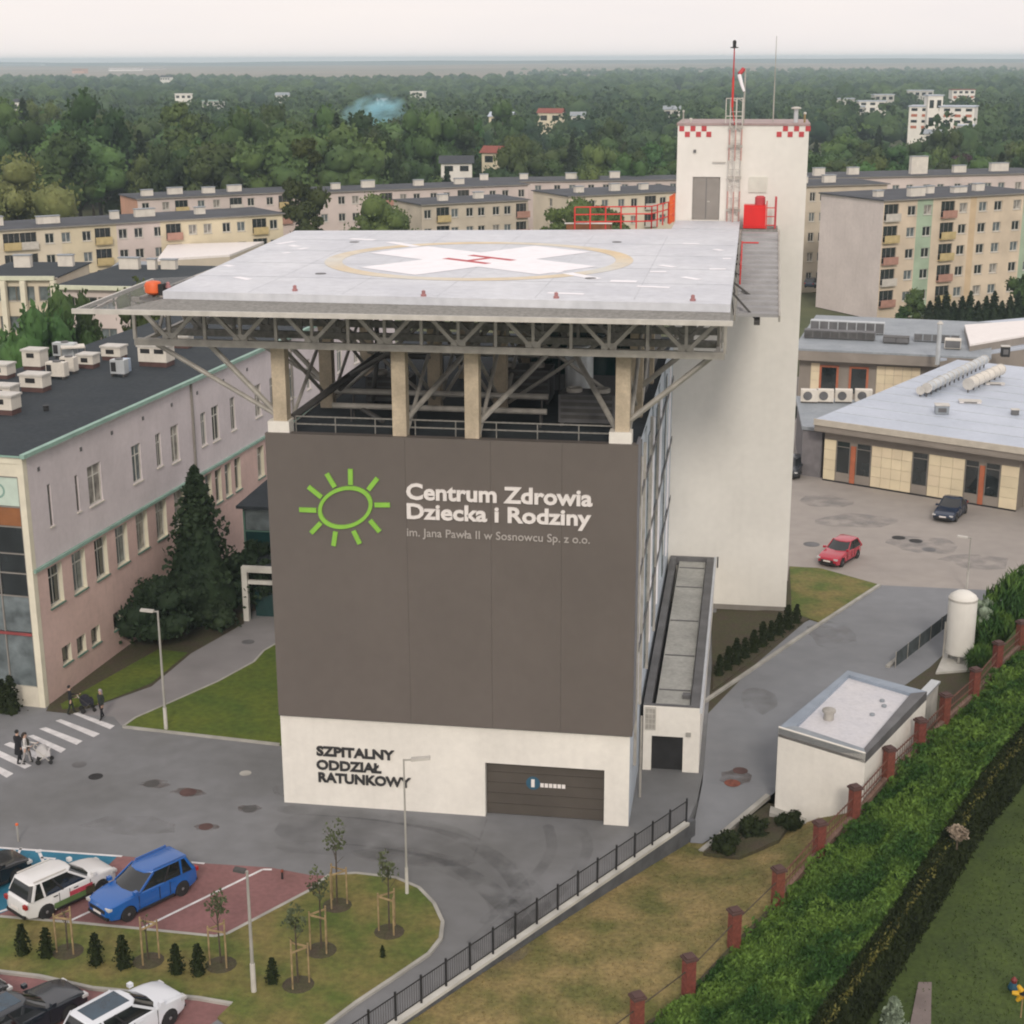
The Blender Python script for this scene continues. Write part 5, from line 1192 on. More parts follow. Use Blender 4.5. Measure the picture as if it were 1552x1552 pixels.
MB().prism(pl, 5.26, 6.0).build('upper_wall', M['fascia'], wr); MB().prism(pl, 6.01, 6.2).build('upper_roof', M['signwhite'], wr)
pl = [g2(1465, 512, 6.2), g2(1600, 488, 6.2)]

# ================================================================== WHITE HUT, TANK, FENCES
ha, hbp, hc = Vector((1.94, 67.35, 0)), Vector((5.45, 65.75, 0)), Vector((8.1, 76.2, 0))
hd = (hbp - ha).normalized(); hin = Vector((-hd.y, hd.x, 0))
hut = thing('utility_hut', 'small white utility hut with a pale flat roof behind the brick pillars', 'hut', (ha.x, ha.y, 0))
HW, HD, HZ = 4.6, 10.2, 4.1
# roof plan read off the photograph: near corners then far corners
r1, r2, r3, r4 = G(1180, 1103, HZ), G(1312, 1143, HZ), G(1405, 1048, HZ), G(1285, 1016, HZ)
hpoly = [(p.x, p.y) for p in (r1, r2, r3, r4)]
MB().prism(hpoly, -.4, HZ - .45).build('wall', M['white'], hut)
def inset(poly, d):
    c = (sum(p[0] for p in poly) / 4, sum(p[1] for p in poly) / 4)
    return [(c[0] + (p[0] - c[0]) * (1 - d), c[1] + (p[1] - c[1]) * (1 - d * .55)) for p in poly]
ins = inset(hpoly, .22)
MB().prism(hpoly, HZ - .449, HZ - .30).build('roof_slab', M['plant'], hut)
MB().prism(ins, HZ - .299, HZ - .18).build('roof', mat('hut_roof', (0.60, 0.60, 0.64), 0.7, 0.07, 0.7, col2=(0.66, 0.65, 0.67), dirt=.25, dirtcol=(.33, .33, .36)), hut)
for k in range(4):
    a, c, d_, e = hpoly[k], hpoly[(k + 1) % 4], ins[(k + 1) % 4], ins[k]
    mm = [M['white'], M['darksteel'], MATS['pale_flashing'], MATS['pale_flashing']][k]
    MB().prism([a, c, d_, e], HZ - .298, HZ).build('parapet', mat('blue_flashing', (0.27, 0.32, 0.39), 0.5, 0.08, 1.0) if k in (2, 3) else M['greyroof' if k == 0 else 'plant'], hut)
MB().prism([hpoly[0], hpoly[1], (hpoly[1][0] - .01, hpoly[1][1] + .12), (hpoly[0][0] + .01, hpoly[0][1] + .12)], HZ - .45, HZ + .04).build('front_upstand', M['white'], hut)
p = G(1256, 1088, HZ - .1); o = MB().lathe((p.x, p.y, HZ - .17), [(.24, 0), (.24, .35), (.32, .38), (.32, .5), (.2, .56)], 12).build('roof_vent', M['steel'], hut, 40)
for px, py in ((1337, 1064), (1340, 1072), (1322, 1085), (1382, 1052)):
    p = G(px, py, HZ - .2); MB().lathe((p.x, p.y, HZ - .175), [(.12, 0), (.12, .1), (.05, .12)], 8).build('roof_outlet', M['greyroof'], hut)
MB().prism([g2(1168, 1222), g2(1222, 1238), g2(1222, 1250), g2(1166, 1232)], -1.0, .02).build('apron', M['kerb'], hut)
lo_w = [G(1318, 1135, 2.2), G(1420, 1030, 2.2)]
t = thing('low_wall', 'pale low coping wall running behind the brick pillars past the hut', 'wall', (lo_w[0].x, lo_w[0].y, 0))
for i in range(4):
    a = lo_w[0] + (lo_w[1] - lo_w[0]) * i / 4; c = lo_w[0] + (lo_w[1] - lo_w[0]) * (i + .94) / 4
    MB().bar((a.x, a.y, 1.0), (c.x, c.y, 1.0), .3, 2.2).build('wall_section', M['palewall'], t)
    MB().bar((a.x, a.y, 2.16), (c.x, c.y, 2.16), .5, .12).build('coping', M['duct'] if i % 2 else M['signwhite'], t)
# white oxygen tank on its slab
tp = G(1452, 1003)
tk = thing('oxygen_tank', 'tall white cylindrical tank standing on a pale slab beside the drive', 'tank', (tp.x, tp.y, 0))
MB().lathe((tp.x, tp.y, .5), [(.55, 0), (.80, .12), (.82, .3), (.82, 3.35), (.74, 3.62), (.4, 3.85), (.05, 3.9)], 22).build('vessel', M['tower'], tk, 50)
MB().lathe((tp.x, tp.y, 3.86), [(.835, 0), (.835, .12)], 22).build('band', M['lightsteel'], tk)
for k in range(3):
    t_ = k * 2.1 + .4; MB().bar((tp.x + .6 * math.cos(t_), tp.y + .6 * math.sin(t_), .12), (tp.x + .6 * math.cos(t_), tp.y + .6 * math.sin(t_), .75), .12).build('leg', M['lamp'], tk)
MB().tube((tp.x - .9, tp.y - .2, .3), (tp.x - .9, tp.y - .2, 2.5), .05, .05, 6).build('pipe', M['steel'], tk)
MB().prism([g2(1418, 1022), g2(1470, 1018), g2(1482, 990), g2(1432, 990)], -.3, .12).build('slab', M['palewall'], tk)
t = thing('mesh_screen', 'dark mesh screen on thin posts round the sunken bed beside the white tank', 'fence', (10, 82, 0))
s0, s1 = G(1350, 1012), G(1436, 945)
for k in range(6):
    q = s0 + (s1 - s0) * k / 5; MB().tube((q.x + .25, q.y, 0), (q.x + .25, q.y, 1.0), .03, .03, 6).build('post', M['steel'], t)
    if k < 5:
        r_ = s0 + (s1 - s0) * (k + 1) / 5
        MB().face([(q.x + .25, q.y, .05), (r_.x + .25, r_.y, .05), (r_.x + .25, r_.y, .95), (q.x + .25, q.y, .95)]).build('mesh_panel', mat('screen_dark', (0.07, 0.085, 0.09), 0.8, 0.2, 2.0), t)

# railing on the white topped wall along the ramp
rf_ = thing('railing_fence', 'dark metal railing fence on a white topped wall curving down the ramp edge', 'fence', (ZR[0], ZR[1], 0))
def along(t): # t=0 far end .. 1 at near visible end, then on
    return Vector((ZR[0] + (ZL[0] - ZR[0]) * t, ZR[1] + (ZL[1] - ZR[1]) * t, 0))
NP = 21
for k in range(NP):
    t0, t1 = k / 14.0, (k + 1) / 14.0
    a, c = along(t0), along(t1)
    MB().bar((a.x, a.y, -.62), (c.x, c.y, -.62), .30, 1.30).build('wall_section', mat('retaining_grey', (0.10, 0.105, 0.115), 0.9, 0.15), rf_)
    cp = MB().bar((a.x, a.y, .09), (c.x, c.y, .09), .36, .14).build('coping', M['palewall'], rf_)
    MB().tube((a.x, a.y, .1), (a.x, a.y, 1.34), .05, .05, 6).build('post', M['dark'], rf_)
    e = (c - a) * .04
    for z in (.30, 1.20): MB().bar(a + e + Vector((0, 0, z)), c - e + Vector((0, 0, z)), .035).build('rail', M['dark'], rf_)
    b = MB(); n_ = 11
    for i in range(1, n_):
        q = a + (c - a) * i / n_; b.bar(q + Vector((0, 0, .31)), q + Vector((0, 0, 1.19)), .018)
    b.build('infill_bars', M['darksteel'], rf_)
MB().bar((ZR[0] + .0, ZR[1] + .15, -.62), (ZR[0] + .3, ZR[1] + .55, -.62), .28, 1.3).build('wall_end', MATS['retaining_grey'], rf_)
# brick pillar fence
bf = thing('brick_pillar_fence', 'fence of red brick pillars with dark caps along the ivy bank', 'fence', (0, 55, 0))
for i, p in enumerate(FP):
    ht = 1.6; z0 = p.z
    body = MB().box(-.19, .19, -.19, .19, 0, ht).mesh('pillar', M['brick']) if i == 0 else body
    pm = put('pillar', body, bf, world_of(bf).inverted() @ Matrix.Translation((p.x, p.y, z0)) @ Matrix.Rotation(.55, 4, 'Z'))
    if i == 0:
        b = MB()
        for r_ in range(18):
            zz = .05 + r_ * .084
            b.box(-.198, .198, -.198, .198, zz, zz + .066)
        cs = b.mesh('brick_courses', M['brick']); b = MB(); b.box(-.26, .26, -.26, .26, ht + .001, ht + .09); b.prism([(-.2, -.2), (.2, -.2), (.2, .2), (-.2, .2)], ht + .091, ht + .16); cpm = b.mesh('cap', M['brickcap'])
    put('brick_courses', cs, pm, Matrix.Identity(4))['kind'] = 'stuff'
    put('cap', cpm, pm, Matrix.Identity(4))
for a, c in zip(FP, FP[1:]):
    d_ = (c - a).normalized() * .21
    A_, C_ = a + d_, c - d_
    dep = 1.5 if a.z > 1.2 else .5
    if a.z < .4:
        MB().bar(A_ + Vector((0, 0, 1.15)), C_ + Vector((0, 0, 1.15)), .035).build('rail', M['bark'], bf); MB().bar(A_ + Vector((0, 0, .0)), C_ + Vector((0, 0, .0)), .16, .3).build('plinth', M['soil'], bf); continue
    MB().bar(A_ + Vector((0, 0, .36 - dep / 2)), C_ + Vector((0, 0, .36 - dep / 2)), .2, dep).build('plinth', mat('plinth_brick', (0.20, 0.125, 0.095), 0.9, 0.18, 2.0), bf)
    for z in (.75, 1.2): MB().bar(A_ + Vector((0, 0, z)), C_ + Vector((0, 0, z)), .045).build('rail', M['bark2'], bf)
    b = MB()
    for i in range(1, 12):
        q = A_ + (C_ - A_) * i / 12; b.bar(q + Vector((0, 0, .37)), q + Vector((0, 0, 1.3)), .02)
    b.build('wire_mesh', M['bark2'], bf)
# planting pocket by the hut
SLF_ = [(v.x, v.y, v.z) for r in SLV for v in r]
def slope_at(x, y): return min(SLF_, key=lambda q: (q[0] - x) ** 2 + (q[1] - y) ** 2)[2]
sheet('pocket_bed', [g2(*p, -.5) for p in ((1066, 1291), (1164, 1222), (1210, 1240), (1180, 1290), (1120, 1308))], M['soil'], lambda x, y: slope_at(x, y) + .12, .6)
# lamp posts
def lamp_post(px, py, h, label, arm=(-1, 0), al=.8, r=.07):
    p = G(px, py)
    t = thing('lamp_post', label, 'lamp post', (p.x, p.y, 0), 0, 'slim grey lamp posts')
    MB().tube((p.x, p.y, 0), (p.x, p.y, 1.3), r * 1.5, r * 1.4, 10).build('base', M['lightsteel'], t)
    MB().tube((p.x, p.y, 1.3), (p.x, p.y, h), r, r * .7, 10).build('pole', M['lamp'], t)
    a = Vector((arm[0], arm[1], 0)).normalized(); q = Vector((p.x, p.y, h - .04))
    MB().bar(q, q + a * al * .5, .06).build('arm', M['lamp'], t)
    b = MB(); b.bar(q + a * al * .4 + Vector((0, 0, .02)), q + a * (al + .35) + Vector((0, 0, .08)), .26, .10); b.build('lamp_head', M['lightsteel'] if al > .3 else M['darksteel'], t)
lamp_post(252, 1107, 6.7, 'grey lamp post on the lawn beside the zebra crossing', (-1, -.1), .55)
lamp_post(617, 1357, 6.3, 'thin lamp post on the grass island in front of the black wall lettering', (1, .2), .75, .05)
lamp_post(385, 1506, 5.2, 'white lamp post on the grass in front of the empty parking bay', (-1, 0), .15)
lamp_post(1465, 893, 3.6, 'short lamp post with a white head at the yard edge near the red car', (-1, .1), .5, .05)
p = G(1421, 545, 5.5); t = thing('flue_pipe', 'upright grey flue rising between the two pavilion roofs', 'flue', (p.x, p.y, 5))
MB().tube((p.x, p.y, 5), (p.x, p.y, 9.0), .22, .22, 12).build('stack', M['duct'], t); MB().lathe((p.x, p.y, 9.0), [(.3, 0), (.3, .1), (.1, .3)], 12).build('cowl', M['lightsteel'], t)
# ================================================================== VEGETATION
RNG = np.random.default_rng(11)
def tri_mesh(name, V_, Fq, mats, mi=None, smooth=False):
    """fast mesh from arrays: V_ (n,3), Fq (m,k)"""
    me = bpy.data.meshes.new(name); n, (m, k) = len(V_), Fq.shape
    me.vertices.add(n); me.vertices.foreach_set('co', np.ascontiguousarray(V_, dtype=np.float32).ravel())
    me.loops.add(m * k); me.loops.foreach_set('vertex_index', np.ascontiguousarray(Fq, dtype=np.int32).ravel())
    me.polygons.add(m); me.polygons.foreach_set('loop_start', np.arange(0, m * k, k, dtype=np.int32)); me.polygons.foreach_set('loop_total', np.full(m, k, dtype=np.int32))
    for x in (mats if isinstance(mats, list) else [mats]): me.materials.append(x)
    if mi is not None: me.polygons.foreach_set('material_index', mi.astype(np.int32))
    if smooth: me.polygons.foreach_set('use_smooth', np.ones(m, dtype=bool))
    me.update(calc_edges=True); return me
def leaf_quads(P_, size, up=0.25, asp=0.6, rng=RNG):
    """one small leaf quad at each point"""
    n = len(P_); s = size if np.ndim(size) else np.full(n, size)
    a = rng.normal(size=(n, 3)); a /= np.linalg.norm(a, axis=1)[:, None]
    b = rng.normal(size=(n, 3)); b[:, 2] += up; b -= (b * a).sum(1)[:, None] * a; b /= np.linalg.norm(b, axis=1)[:, None]
    a = a * (s * asp)[:, None] * .5; b = b * s[:, None] * .5
    Vv = np.stack([P_ - b, P_ + a, P_ + b, P_ - a], 1).reshape(-1, 3)
    return Vv, np.arange(4 * n).reshape(-1, 4)
ICO = bmesh.new(); bmesh.ops.create_icosphere(ICO, subdivisions=2, radius=1.0)
IV = np.array([v.co[:] for v in ICO.verts]); IFc = np.array([[v.index for v in f.verts] for f in ICO.faces]); ICO.free()
ICO1 = bmesh.new(); bmesh.ops.create_icosphere(ICO1, subdivisions=1, radius=1.0)
IV1 = np.array([v.co[:] for v in ICO1.verts]); IF1 = np.array([[v.index for v in f.verts] for f in ICO1.faces]); ICO1.free()
def crown_broad(seed, H, W, nl=1500, ls=.55, base=.18, m='leaf', dense=True):
    """lumpy broadleaf crown: leaf quads gathered in clumps through the volume"""
    r = np.random.default_rng(seed); nc = 26
    c = r.normal(size=(nc, 3)); c /= np.linalg.norm(c, axis=1)[:, None]; c *= (r.uniform(.35, .95, nc))[:, None]
    zc = (base + 1) / 2 * H; rz = (1 - base) / 2 * H
    c[:, 2] = np.where(c[:, 2] < -.55, c[:, 2] * .6, c[:, 2])
    cen = c * np.array([W / 2, W / 2, rz]) + np.array([0, 0, zc]); rad = r.uniform(.16, .34, nc) * W * .8
    k = r.integers(0, nc, nl); d = r.normal(size=(nl, 3)); d /= np.linalg.norm(d, axis=1)[:, None]
    d[:, 2] = np.abs(d[:, 2]) * np.where(r.random(nl) < .8, 1, -1)
    P_ = cen[k] + d * (rad[k] * r.uniform(.72, 1.05, nl))[:, None] * np.array([1, 1, .8])
    v, f = leaf_quads(P_, ls * r.uniform(.6, 1.35, nl), .3, .75, r)
    vs, fs, off = [v], [f], len(v)
    cv, cf = [], []
    o = 0
    for i in range(nc):
        q = IV1 * (1 + r.normal(size=(len(IV1), 1)) * .12) * rad[i] * .80 * np.array([1, 1, .8]) + cen[i]
        cv.append(q); cf.append(IF1 + o); o += len(q)
    core = np.concatenate(cv); cF = np.concatenate(cf)
    if not dense: cF = cF[:0]
    zt = np.percentile(v[:, 2], 99.5); wt_ = np.percentile(np.hypot(v[:, 0], v[:, 1]), 97) * 2
    sc_ = np.array([W / wt_, W / wt_, H / zt]); v = v * sc_; core = core * sc_
    allv = np.concatenate([v, core])
    quads = np.concatenate([f, np.concatenate([cF + len(v), cF[:, 2:3] + len(v)], 1)])
    # triangles as separate mesh build (mixed sizes): split quads into triangles
    T = np.concatenate([f[:, [0, 1, 2]], f[:, [0, 2, 3]], cF + len(v)])
    return tri_mesh('crown', allv, T, M[m])
def crown_conifer(seed, H, W, nl=1500, ls=.5, m='leafdark', base=.08):
    r = np.random.default_rng(seed)
    t = r.random(nl) ** .8; z = (base + (1 - base) * t) * H
    tier = np.floor(t * 13); rad = W / 2 * (1 - t) ** .85 * (0.75 + .35 * ((t * 13) % 1 < .5)) + .08
    th = r.uniform(0, 2 * np.pi, nl); lob = 1 + .28 * np.sin(th * 5 + tier * 1.7 + seed) + .12 * np.sin(th * 11 + tier)
    rr = rad * lob * np.sqrt(r.uniform(.3, 1, nl))
    P_ = np.stack([rr * np.cos(th), rr * np.sin(th), z - rr * .22], 1)
    v, f = leaf_quads(P_, ls * r.uniform(.6, 1.3, nl), .2, .6, r)
    cz = np.linspace(base * H, H * .97, 9); ang = np.linspace(0, 2 * np.pi, 11)[:-1]
    core = np.array([[.72 * W / 2 * (1 - i / 8.2) * (1 + .2 * math.sin(a * 3 + i)) * math.cos(a), .72 * W / 2 * (1 - i / 8.2) * (1 + .2 * math.sin(a * 3 + i)) * math.sin(a), zz] for i, zz in enumerate(cz) for a in ang])
    cF = []
    for i in range(8):
        for j in range(10):
            a, b_, c_, d_ = i * 10 + j, i * 10 + (j + 1) % 10, (i + 1) * 10 + (j + 1) % 10, (i + 1) * 10 + j
            cF += [[a, b_, c_], [a, c_, d_]]
    cF = np.array(cF)
    return tri_mesh('crown', np.concatenate([v, core]), np.concatenate([f[:, [0, 1, 2]], f[:, [0, 2, 3]], cF + len(v)]), M[m])
def trunk_mesh(H, r, limbs=4, seed=0, m='bark'):
    rr = random.Random(seed); b = MB(); b.tube((0, 0, -.3), (0, 0, H * .5), r, r * .7, 8); b.tube((0, 0, H * .5), (0, 0, H * .85), r * .7, r * .25, 8)
    for k in range(limbs):
        a = k * 2 * math.pi / limbs + rr.random(); z = H * rr.uniform(.28, .5); l = H * rr.uniform(.25, .38)
        b.tube((0, 0, z), (l * math.cos(a) * .8, l * math.sin(a) * .8, z + l * .8), r * .45, r * .12, 6)
    return b.mesh('trunk', M[m])
def tree(name, label, loc, crown, trunk, scale=1.0, rz=0.0, group=None, cat='tree', cname='crown'):
    r = thing(name, label, cat, loc, rz, group)
    if scale != 1.0: r.matrix_basis = r.matrix_basis @ (Matrix.Diagonal((*scale, 1)) if isinstance(scale, tuple) else Matrix.Scale(scale, 4))
    put(cname, crown, r, Matrix.Identity(4)); put('trunk', trunk, r, Matrix.Identity(4)); return r
# crowns of unit-like size, 12 m tall
BROAD = [crown_broad(s, 12, w, 1700, .62) for s, w in ((1, 9), (2, 8), (3, 10.5), (4, 7.5), (5, 9.5), (6, 11))]
CONI = [crown_conifer(s, 13, w, 1300, .6) for s, w in ((21, 5.0), (22, 4.2))]
POPL = crown_broad(31, 15, 4.6, 1500, .55, .08)
PURP = crown_broad(33, 9, 7, 1200, .5, .15, 'purple')
TR1, TR2 = trunk_mesh(11, .28, 5, 1), trunk_mesh(12, .2, 0, 2)
# named trees near the buildings
big = crown_broad(41, 14, 14, 3600, .55, .05, 'leafolive')
tree('willow_tree', 'big rounded olive green tree at the left picture edge behind the yellow flats', (V(28, 345, 236).x, 236, -1.3), big, TR1, (1.35, 1.1, 1.46))
p = G(465, 400, 0); q = V(465, 400, 195)
tree('conifer_tree', 'tallest slim dark green tree at the end of the yellow flats behind the pad', (V(466, 330, 234).x, 234, -1.3), crown_broad(51, 23.5, 7.6, 3000, .6, .05, 'leaf'), trunk_mesh(17, .25, 0, 3))
for px, py, y, h, w, lab in ((572, 345, 236, 15.4, 13, 'broad light green tree crown showing above the pad left of the grey beige flats'), (880, 345, 245, 14.2, 11, 'rounded green tree above the pad in front of the cream flats'), (842, 350, 240, 13.0, 6, 'smaller bushy tree at the left of the rounded green one above the pad'), (918, 345, 246, 12.6, 6, 'narrow green tree beside the red railing behind the pad')):
    tree('broadleaf_tree', lab, (V(px, py, y).x, y, -1.3), crown_broad(int(px), h, w, 2200, .5, .1, 'leaflight'), TR1)
for px, py, s, lab in ((8, 590, (.62, .62, .98), 'leafy green tree beside the left edge chimneys of the wing roof'), (52, 575, (.5, .5, 1.02), 'dark green tree rising behind the tall plain chimney'), (90, 560, (.42, .42, .95), 'low green tree between porch piers and wing roof'), (160, 545, (.5, .5, .98), 'bright green tree behind the wing roof left of the pad net'), (186, 540, (.34, .34, .95), 'brownish small tree under the corner of the pad net')):
    p = G(px, py, 9.5); tree('broadleaf_tree', lab, (p.x - 1, p.y + 9, -1.3), BROAD[int(px) % 6], TR1, (s[0] * 1.15, s[1] * 1.15, s[2] * 1.36), px * .1)
# trees and bushes before the pink wing
tree('spruce_tree', 'dark spruce tree standing before the pink wing windows', (-33.6, 88.3, 0), crown_conifer(61, 9.9, 6.2, 4200, .40), trunk_mesh(8.4, .22, 0, 4))
tree('dark_bush', 'dark rounded bush against the pink wing at the foot of the spruce', (-34.6, 83.8, 0), crown_broad(62, 4.0, 5.0, 2200, .34, 0, 'leafdark'), trunk_mesh(3, .12, 5, 5), cat='bush')
tree('dark_bush', 'dark tall bush behind the spruce beside the glazed entrance', (-30.9, 90.2, 0), crown_broad(63, 4.6, 4.0, 1800, .36, 0, 'leafdark'), trunk_mesh(3, .12, 5, 6), cat='bush')
tree('dark_bush', 'low dark bush between the spruce and the footpath', (-32.4, 86.6, 0), crown_broad(64, 1.7, 3.2, 900, .3, 0, 'leafdark'), trunk_mesh(1.5, .1, 4, 7), cat='bush')
mini = crown_conifer(71, 1.25, .62, 420, .14, 'hedge', .0); minit = trunk_mesh(1.0, .035, 0, 8)
for k, (px, py, s, lab) in enumerate(((5, 1078, 1.5, 'small conifer at the left picture edge before the white plinth'), (18, 1080, 1.7, 'small conifer beside the white plinth corner of the pink wing'))):
    tree('dwarf_conifer', lab, (*g2(px, py), 0), mini, minit, s, k, 'small conifers')
names = ['first', 'second', 'third', 'fourth', 'fifth', 'sixth', 'seventh', 'eighth']
for k, (px, py, s) in enumerate(((35, 1445, 1.05), (71, 1449, 1.0), (146, 1460, 1.05), (188, 1465, 1.1), (268, 1474, 1.0), (301, 1476, 1.05), (413, 1489, .85), (580, 1450, .4))):
    lab = names[k] + ' small dark conifer from the left in the grass strip between the parking rows' if k < 7 else 'tiny dark seedling on the open grass of the island'
    tree('dwarf_conifer', lab, (*g2(px, py, .1), .1), mini, minit, s, k * 1.3, 'small conifers')
for k in range(10):
    t_ = k / 9; px, py = 1090 + (1207 - 1090) * t_, 1022 + (943 - 1022) * t_
    tree('dwarf_conifer', (['conifer nearest the annexe in the row along the drive', 'conifer at the tower end of the row along the drive'][k == 9] if k in (0, 9) else ['', 'second', 'third', 'fourth', 'fifth', 'sixth', 'seventh', 'eighth', 'ninth'][k] + ' small conifer from the annexe in the row along the drive'), (*g2(px, py, .1), .06), mini, minit, 1.0 + .12 * (k % 3), k * 1.3, 'conifers in a row along the drive')
# young staked trees on the island
def young(px, py, h, cw, label, seed, crown=True):
    p = G(px, py, .1); t = thing('young_tree', label, 'young tree', (p.x, p.y, .1), seed, 'young staked trees on the grass island')
    q = lambda mb, n, m: put(n, mb.mesh(n, M[m]), t, Matrix.Identity(4))
    q(MB().tube((0, 0, 0), (.03, .02, h * .72), .04, .025, 6), 'trunk', 'bark')
    for a in range(3):
        c, s = math.cos(a * 2.09 + .5) * .42, math.sin(a * 2.09 + .5) * .42
        q(MB().tube((c, s, -.05), (c, s, 1.75), .035, .035, 6), 'stake', 'stake')
    b = MB()
    for a in range(3):
        p0 = (math.cos(a * 2.09 + .5) * .42, math.sin(a * 2.09 + .5) * .42, 1.6); p1 = (math.cos((a + 1) * 2.09 + .5) * .42, math.sin((a + 1) * 2.09 + .5) * .42, 1.6); b.bar(p0, p1, .04, .07)
    q(b, 'tie', 'stake'); q(MB().lathe((0, 0, 0), [(.62, 0), (.5, .05), (.1, .08)], 14), 'mulch_ring', 'soil')
    put('crown', crown_broad(seed, h * .44, cw * .8, 210 if crown else 22, .15 if crown else .09, 0, 'leafyoung', False) , t, Matrix.Translation((0, 0, h * .56 if crown else h * .5)))
    for a in range(5):
        q(MB().tube((0, 0, h * (.5 + .06 * a)), (math.cos(a * 2.4) * cw * .3, math.sin(a * 2.4) * cw * .3, h * (.62 + .07 * a)), .015, .008, 5), 'branch', 'bark')
young(103, 1442, 2.2, .5, 'staked sapling without visible leaves right below the white striped car', 1, False)
young(225, 1456, 2.2, .5, 'staked sapling right below the front of the blue car', 2, False)
young(335, 1462, 3.3, 1.1, 'young staked tree whose crown stands before the empty red bay', 3)
young(452, 1492, 3.5, 1.1, 'young staked tree nearest the camera on the grass island', 4)
young(487, 1440, 3.7, 1.25, 'young staked tree at the left corner of the grass island point', 5)
young(511, 1372, 3.8, 1.3, 'tallest young staked tree with dark crown at the top of the grass island', 6)
young(590, 1412, 3.7, 1.25, 'young staked tree next to the thin lamp post on the island', 7)
# right side: ivy bank, hedge, garden
def strip(A_, B_, n):  # points between two polylines
    return None
h1_, h2_ = GG(1345, 1500), GG(1437, 1352); hd0 = (h1_ - h2_).normalized(); hd0.z = 0
hedge_line = [h1_ + hd0 * 9 - Vector((0, 0, h1_.z)), h1_ + hd0 * 4 - Vector((0, 0, .1)), GG(1345, 1500), GG(1437, 1352), GG(1495, 1258), GG(1558, 1180), Vector((17.6, 74.5, 2.0)), Vector((23.5, 84.0, 2.0))]
def pol(pl, t):
    Ls = [(b_ - a).length for a, b_ in zip(pl, pl[1:])]; s = t * sum(Ls)
    for a, b_, l in zip(pl, pl[1:], Ls):
        if s <= l: return a + (b_ - a) * (s / l)
        s -= l
    return pl[-1]
def bank_h(u): return .02 + 2.5 * u ** 1.3
NU, NV = 14, 60
bv = []
hl = [Vector((p[0] - .30, p[1] + .18, p[2])) for p in hedge_line]
for j in range(NV + 1):
    a, c = pol([Vector((p.x + .02, p.y - .02, p.z)) for p in FP], j / NV), pol(hl, j / NV)
    for i in range(NU + 1):
        u = i / NU; p = a + (c - a) * u; bv.append((p.x, p.y, p.z + bank_h(u) + u * .28 * math.sin(p.x * 1.7 + p.y) * math.sin(p.y * 1.3)))
bv = np.array(bv); bf_ = np.array([[j * (NU + 1) + i, j * (NU + 1) + i + 1, (j + 1) * (NU + 1) + i + 1, (j + 1) * (NU + 1) + i] for j in range(NV) for i in range(NU)])
tag(put('ivy_bank', tri_mesh('ivy_bank', bv, bf_, M['ivy'], None, True)), kind='structure')
nl = 70000
jj = RNG.integers(0, len(bf_), nl); uv = RNG.random((nl, 2))
q4 = bv[bf_[jj]]; P_ = (q4[:, 0] * (1 - uv[:, :1]) + q4[:, 1] * uv[:, :1]) * (1 - uv[:, 1:]) + (q4[:, 3] * (1 - uv[:, :1]) + q4[:, 2] * uv[:, :1]) * uv[:, 1:]
ws = .7 * np.sin(P_[:, 1] * .9) ; lump = .12 + .34 * np.sin(P_[:, 0] * 1.9 + 1 + ws) * np.sin(P_[:, 1] * 1.6 + ws) + .22 * np.sin(P_[:, 0] * 4.7 + 3 * ws) * np.sin(P_[:, 1] * 3.9) + .08 * np.sin(P_[:, 0] * 9.1 + P_[:, 1] * 3)
P_[:, 2] += np.clip(lump, -.02, 1) + RNG.uniform(0, .16, nl) ** 1.0
v_, f_ = leaf_quads(P_, .20 * RNG.uniform(.4, 1.5, nl), 1.6, .38)
o = put('undergrowth', tri_mesh('undergrowth', v_, f_, M['ivy'])); tag(o, 'thick green ivy and weeds covering the bank beside the brick pillars', 'undergrowth', kind='stuff')
# dark clipped hedge: core and leaf skin
hw, hh = .28, 2.75
core = []
for k, p in enumerate(hedge_line):
    a = Vector(hedge_line[max(0, k - 1)][:2]); c = Vector(hedge_line[min(len(hedge_line) - 1, k + 1)][:2]); d_ = (c - a).normalized(); n_ = Vector((-d_.y, d_.x))
    core.append([(p[0] + n_.x * w, p[1] + n_.y * w, z + p[2]) for w, z in ((0, -.3), (0, hh - .1), (.08, hh), (hw, hh), (hw + .1, -.2))])
hd_ = thing('thuja_hedge', 'long dark thuja hedge between ivy bank and garden lawn', 'hedge', (hedge_line[2][0], hedge_line[2][1], .1))
b = MB()
idx = [[b.vert(p) for p in r_] for r_ in core]
for r0, r1 in zip(idx, idx[1:]):
    for k in range(4): b.f.append([r0[k], r1[k], r1[k + 1], r0[k + 1]]); b.mi.append(0)
b.build('branches', M['hedge'], hd_)
pts = []
for r0, r1 in zip(core, core[1:]):
    L0 = (Vector(r1[0]) - Vector(r0[0])).length
    for k, dens in ((0, 900), (1, 300), (2, 420)):
        n_ = int(L0 * dens * .5); u = RNG.random((n_, 1)); w = RNG.random((n_, 1))
        A0, A1, B0, B1 = [np.array(x) for x in (r0[k], r0[k + 1], r1[k], r1[k + 1])]
        P0 = (A0 * (1 - w) + A1 * w) * (1 - u) + (B0 * (1 - w) + B1 * w) * u
        P0 += RNG.normal(size=P0.shape) * .07; pts.append(P0)
P0 = np.concatenate(pts); v_, f_ = leaf_quads(P0, .2 * RNG.uniform(.6, 1.5, len(P0)), 2.5, .35)
o = put('foliage', tri_mesh('foliage', v_, f_, M['hedge']), hd_); o.matrix_parent_inverse = world_of(hd_).inverted(); o['kind'] = 'stuff'
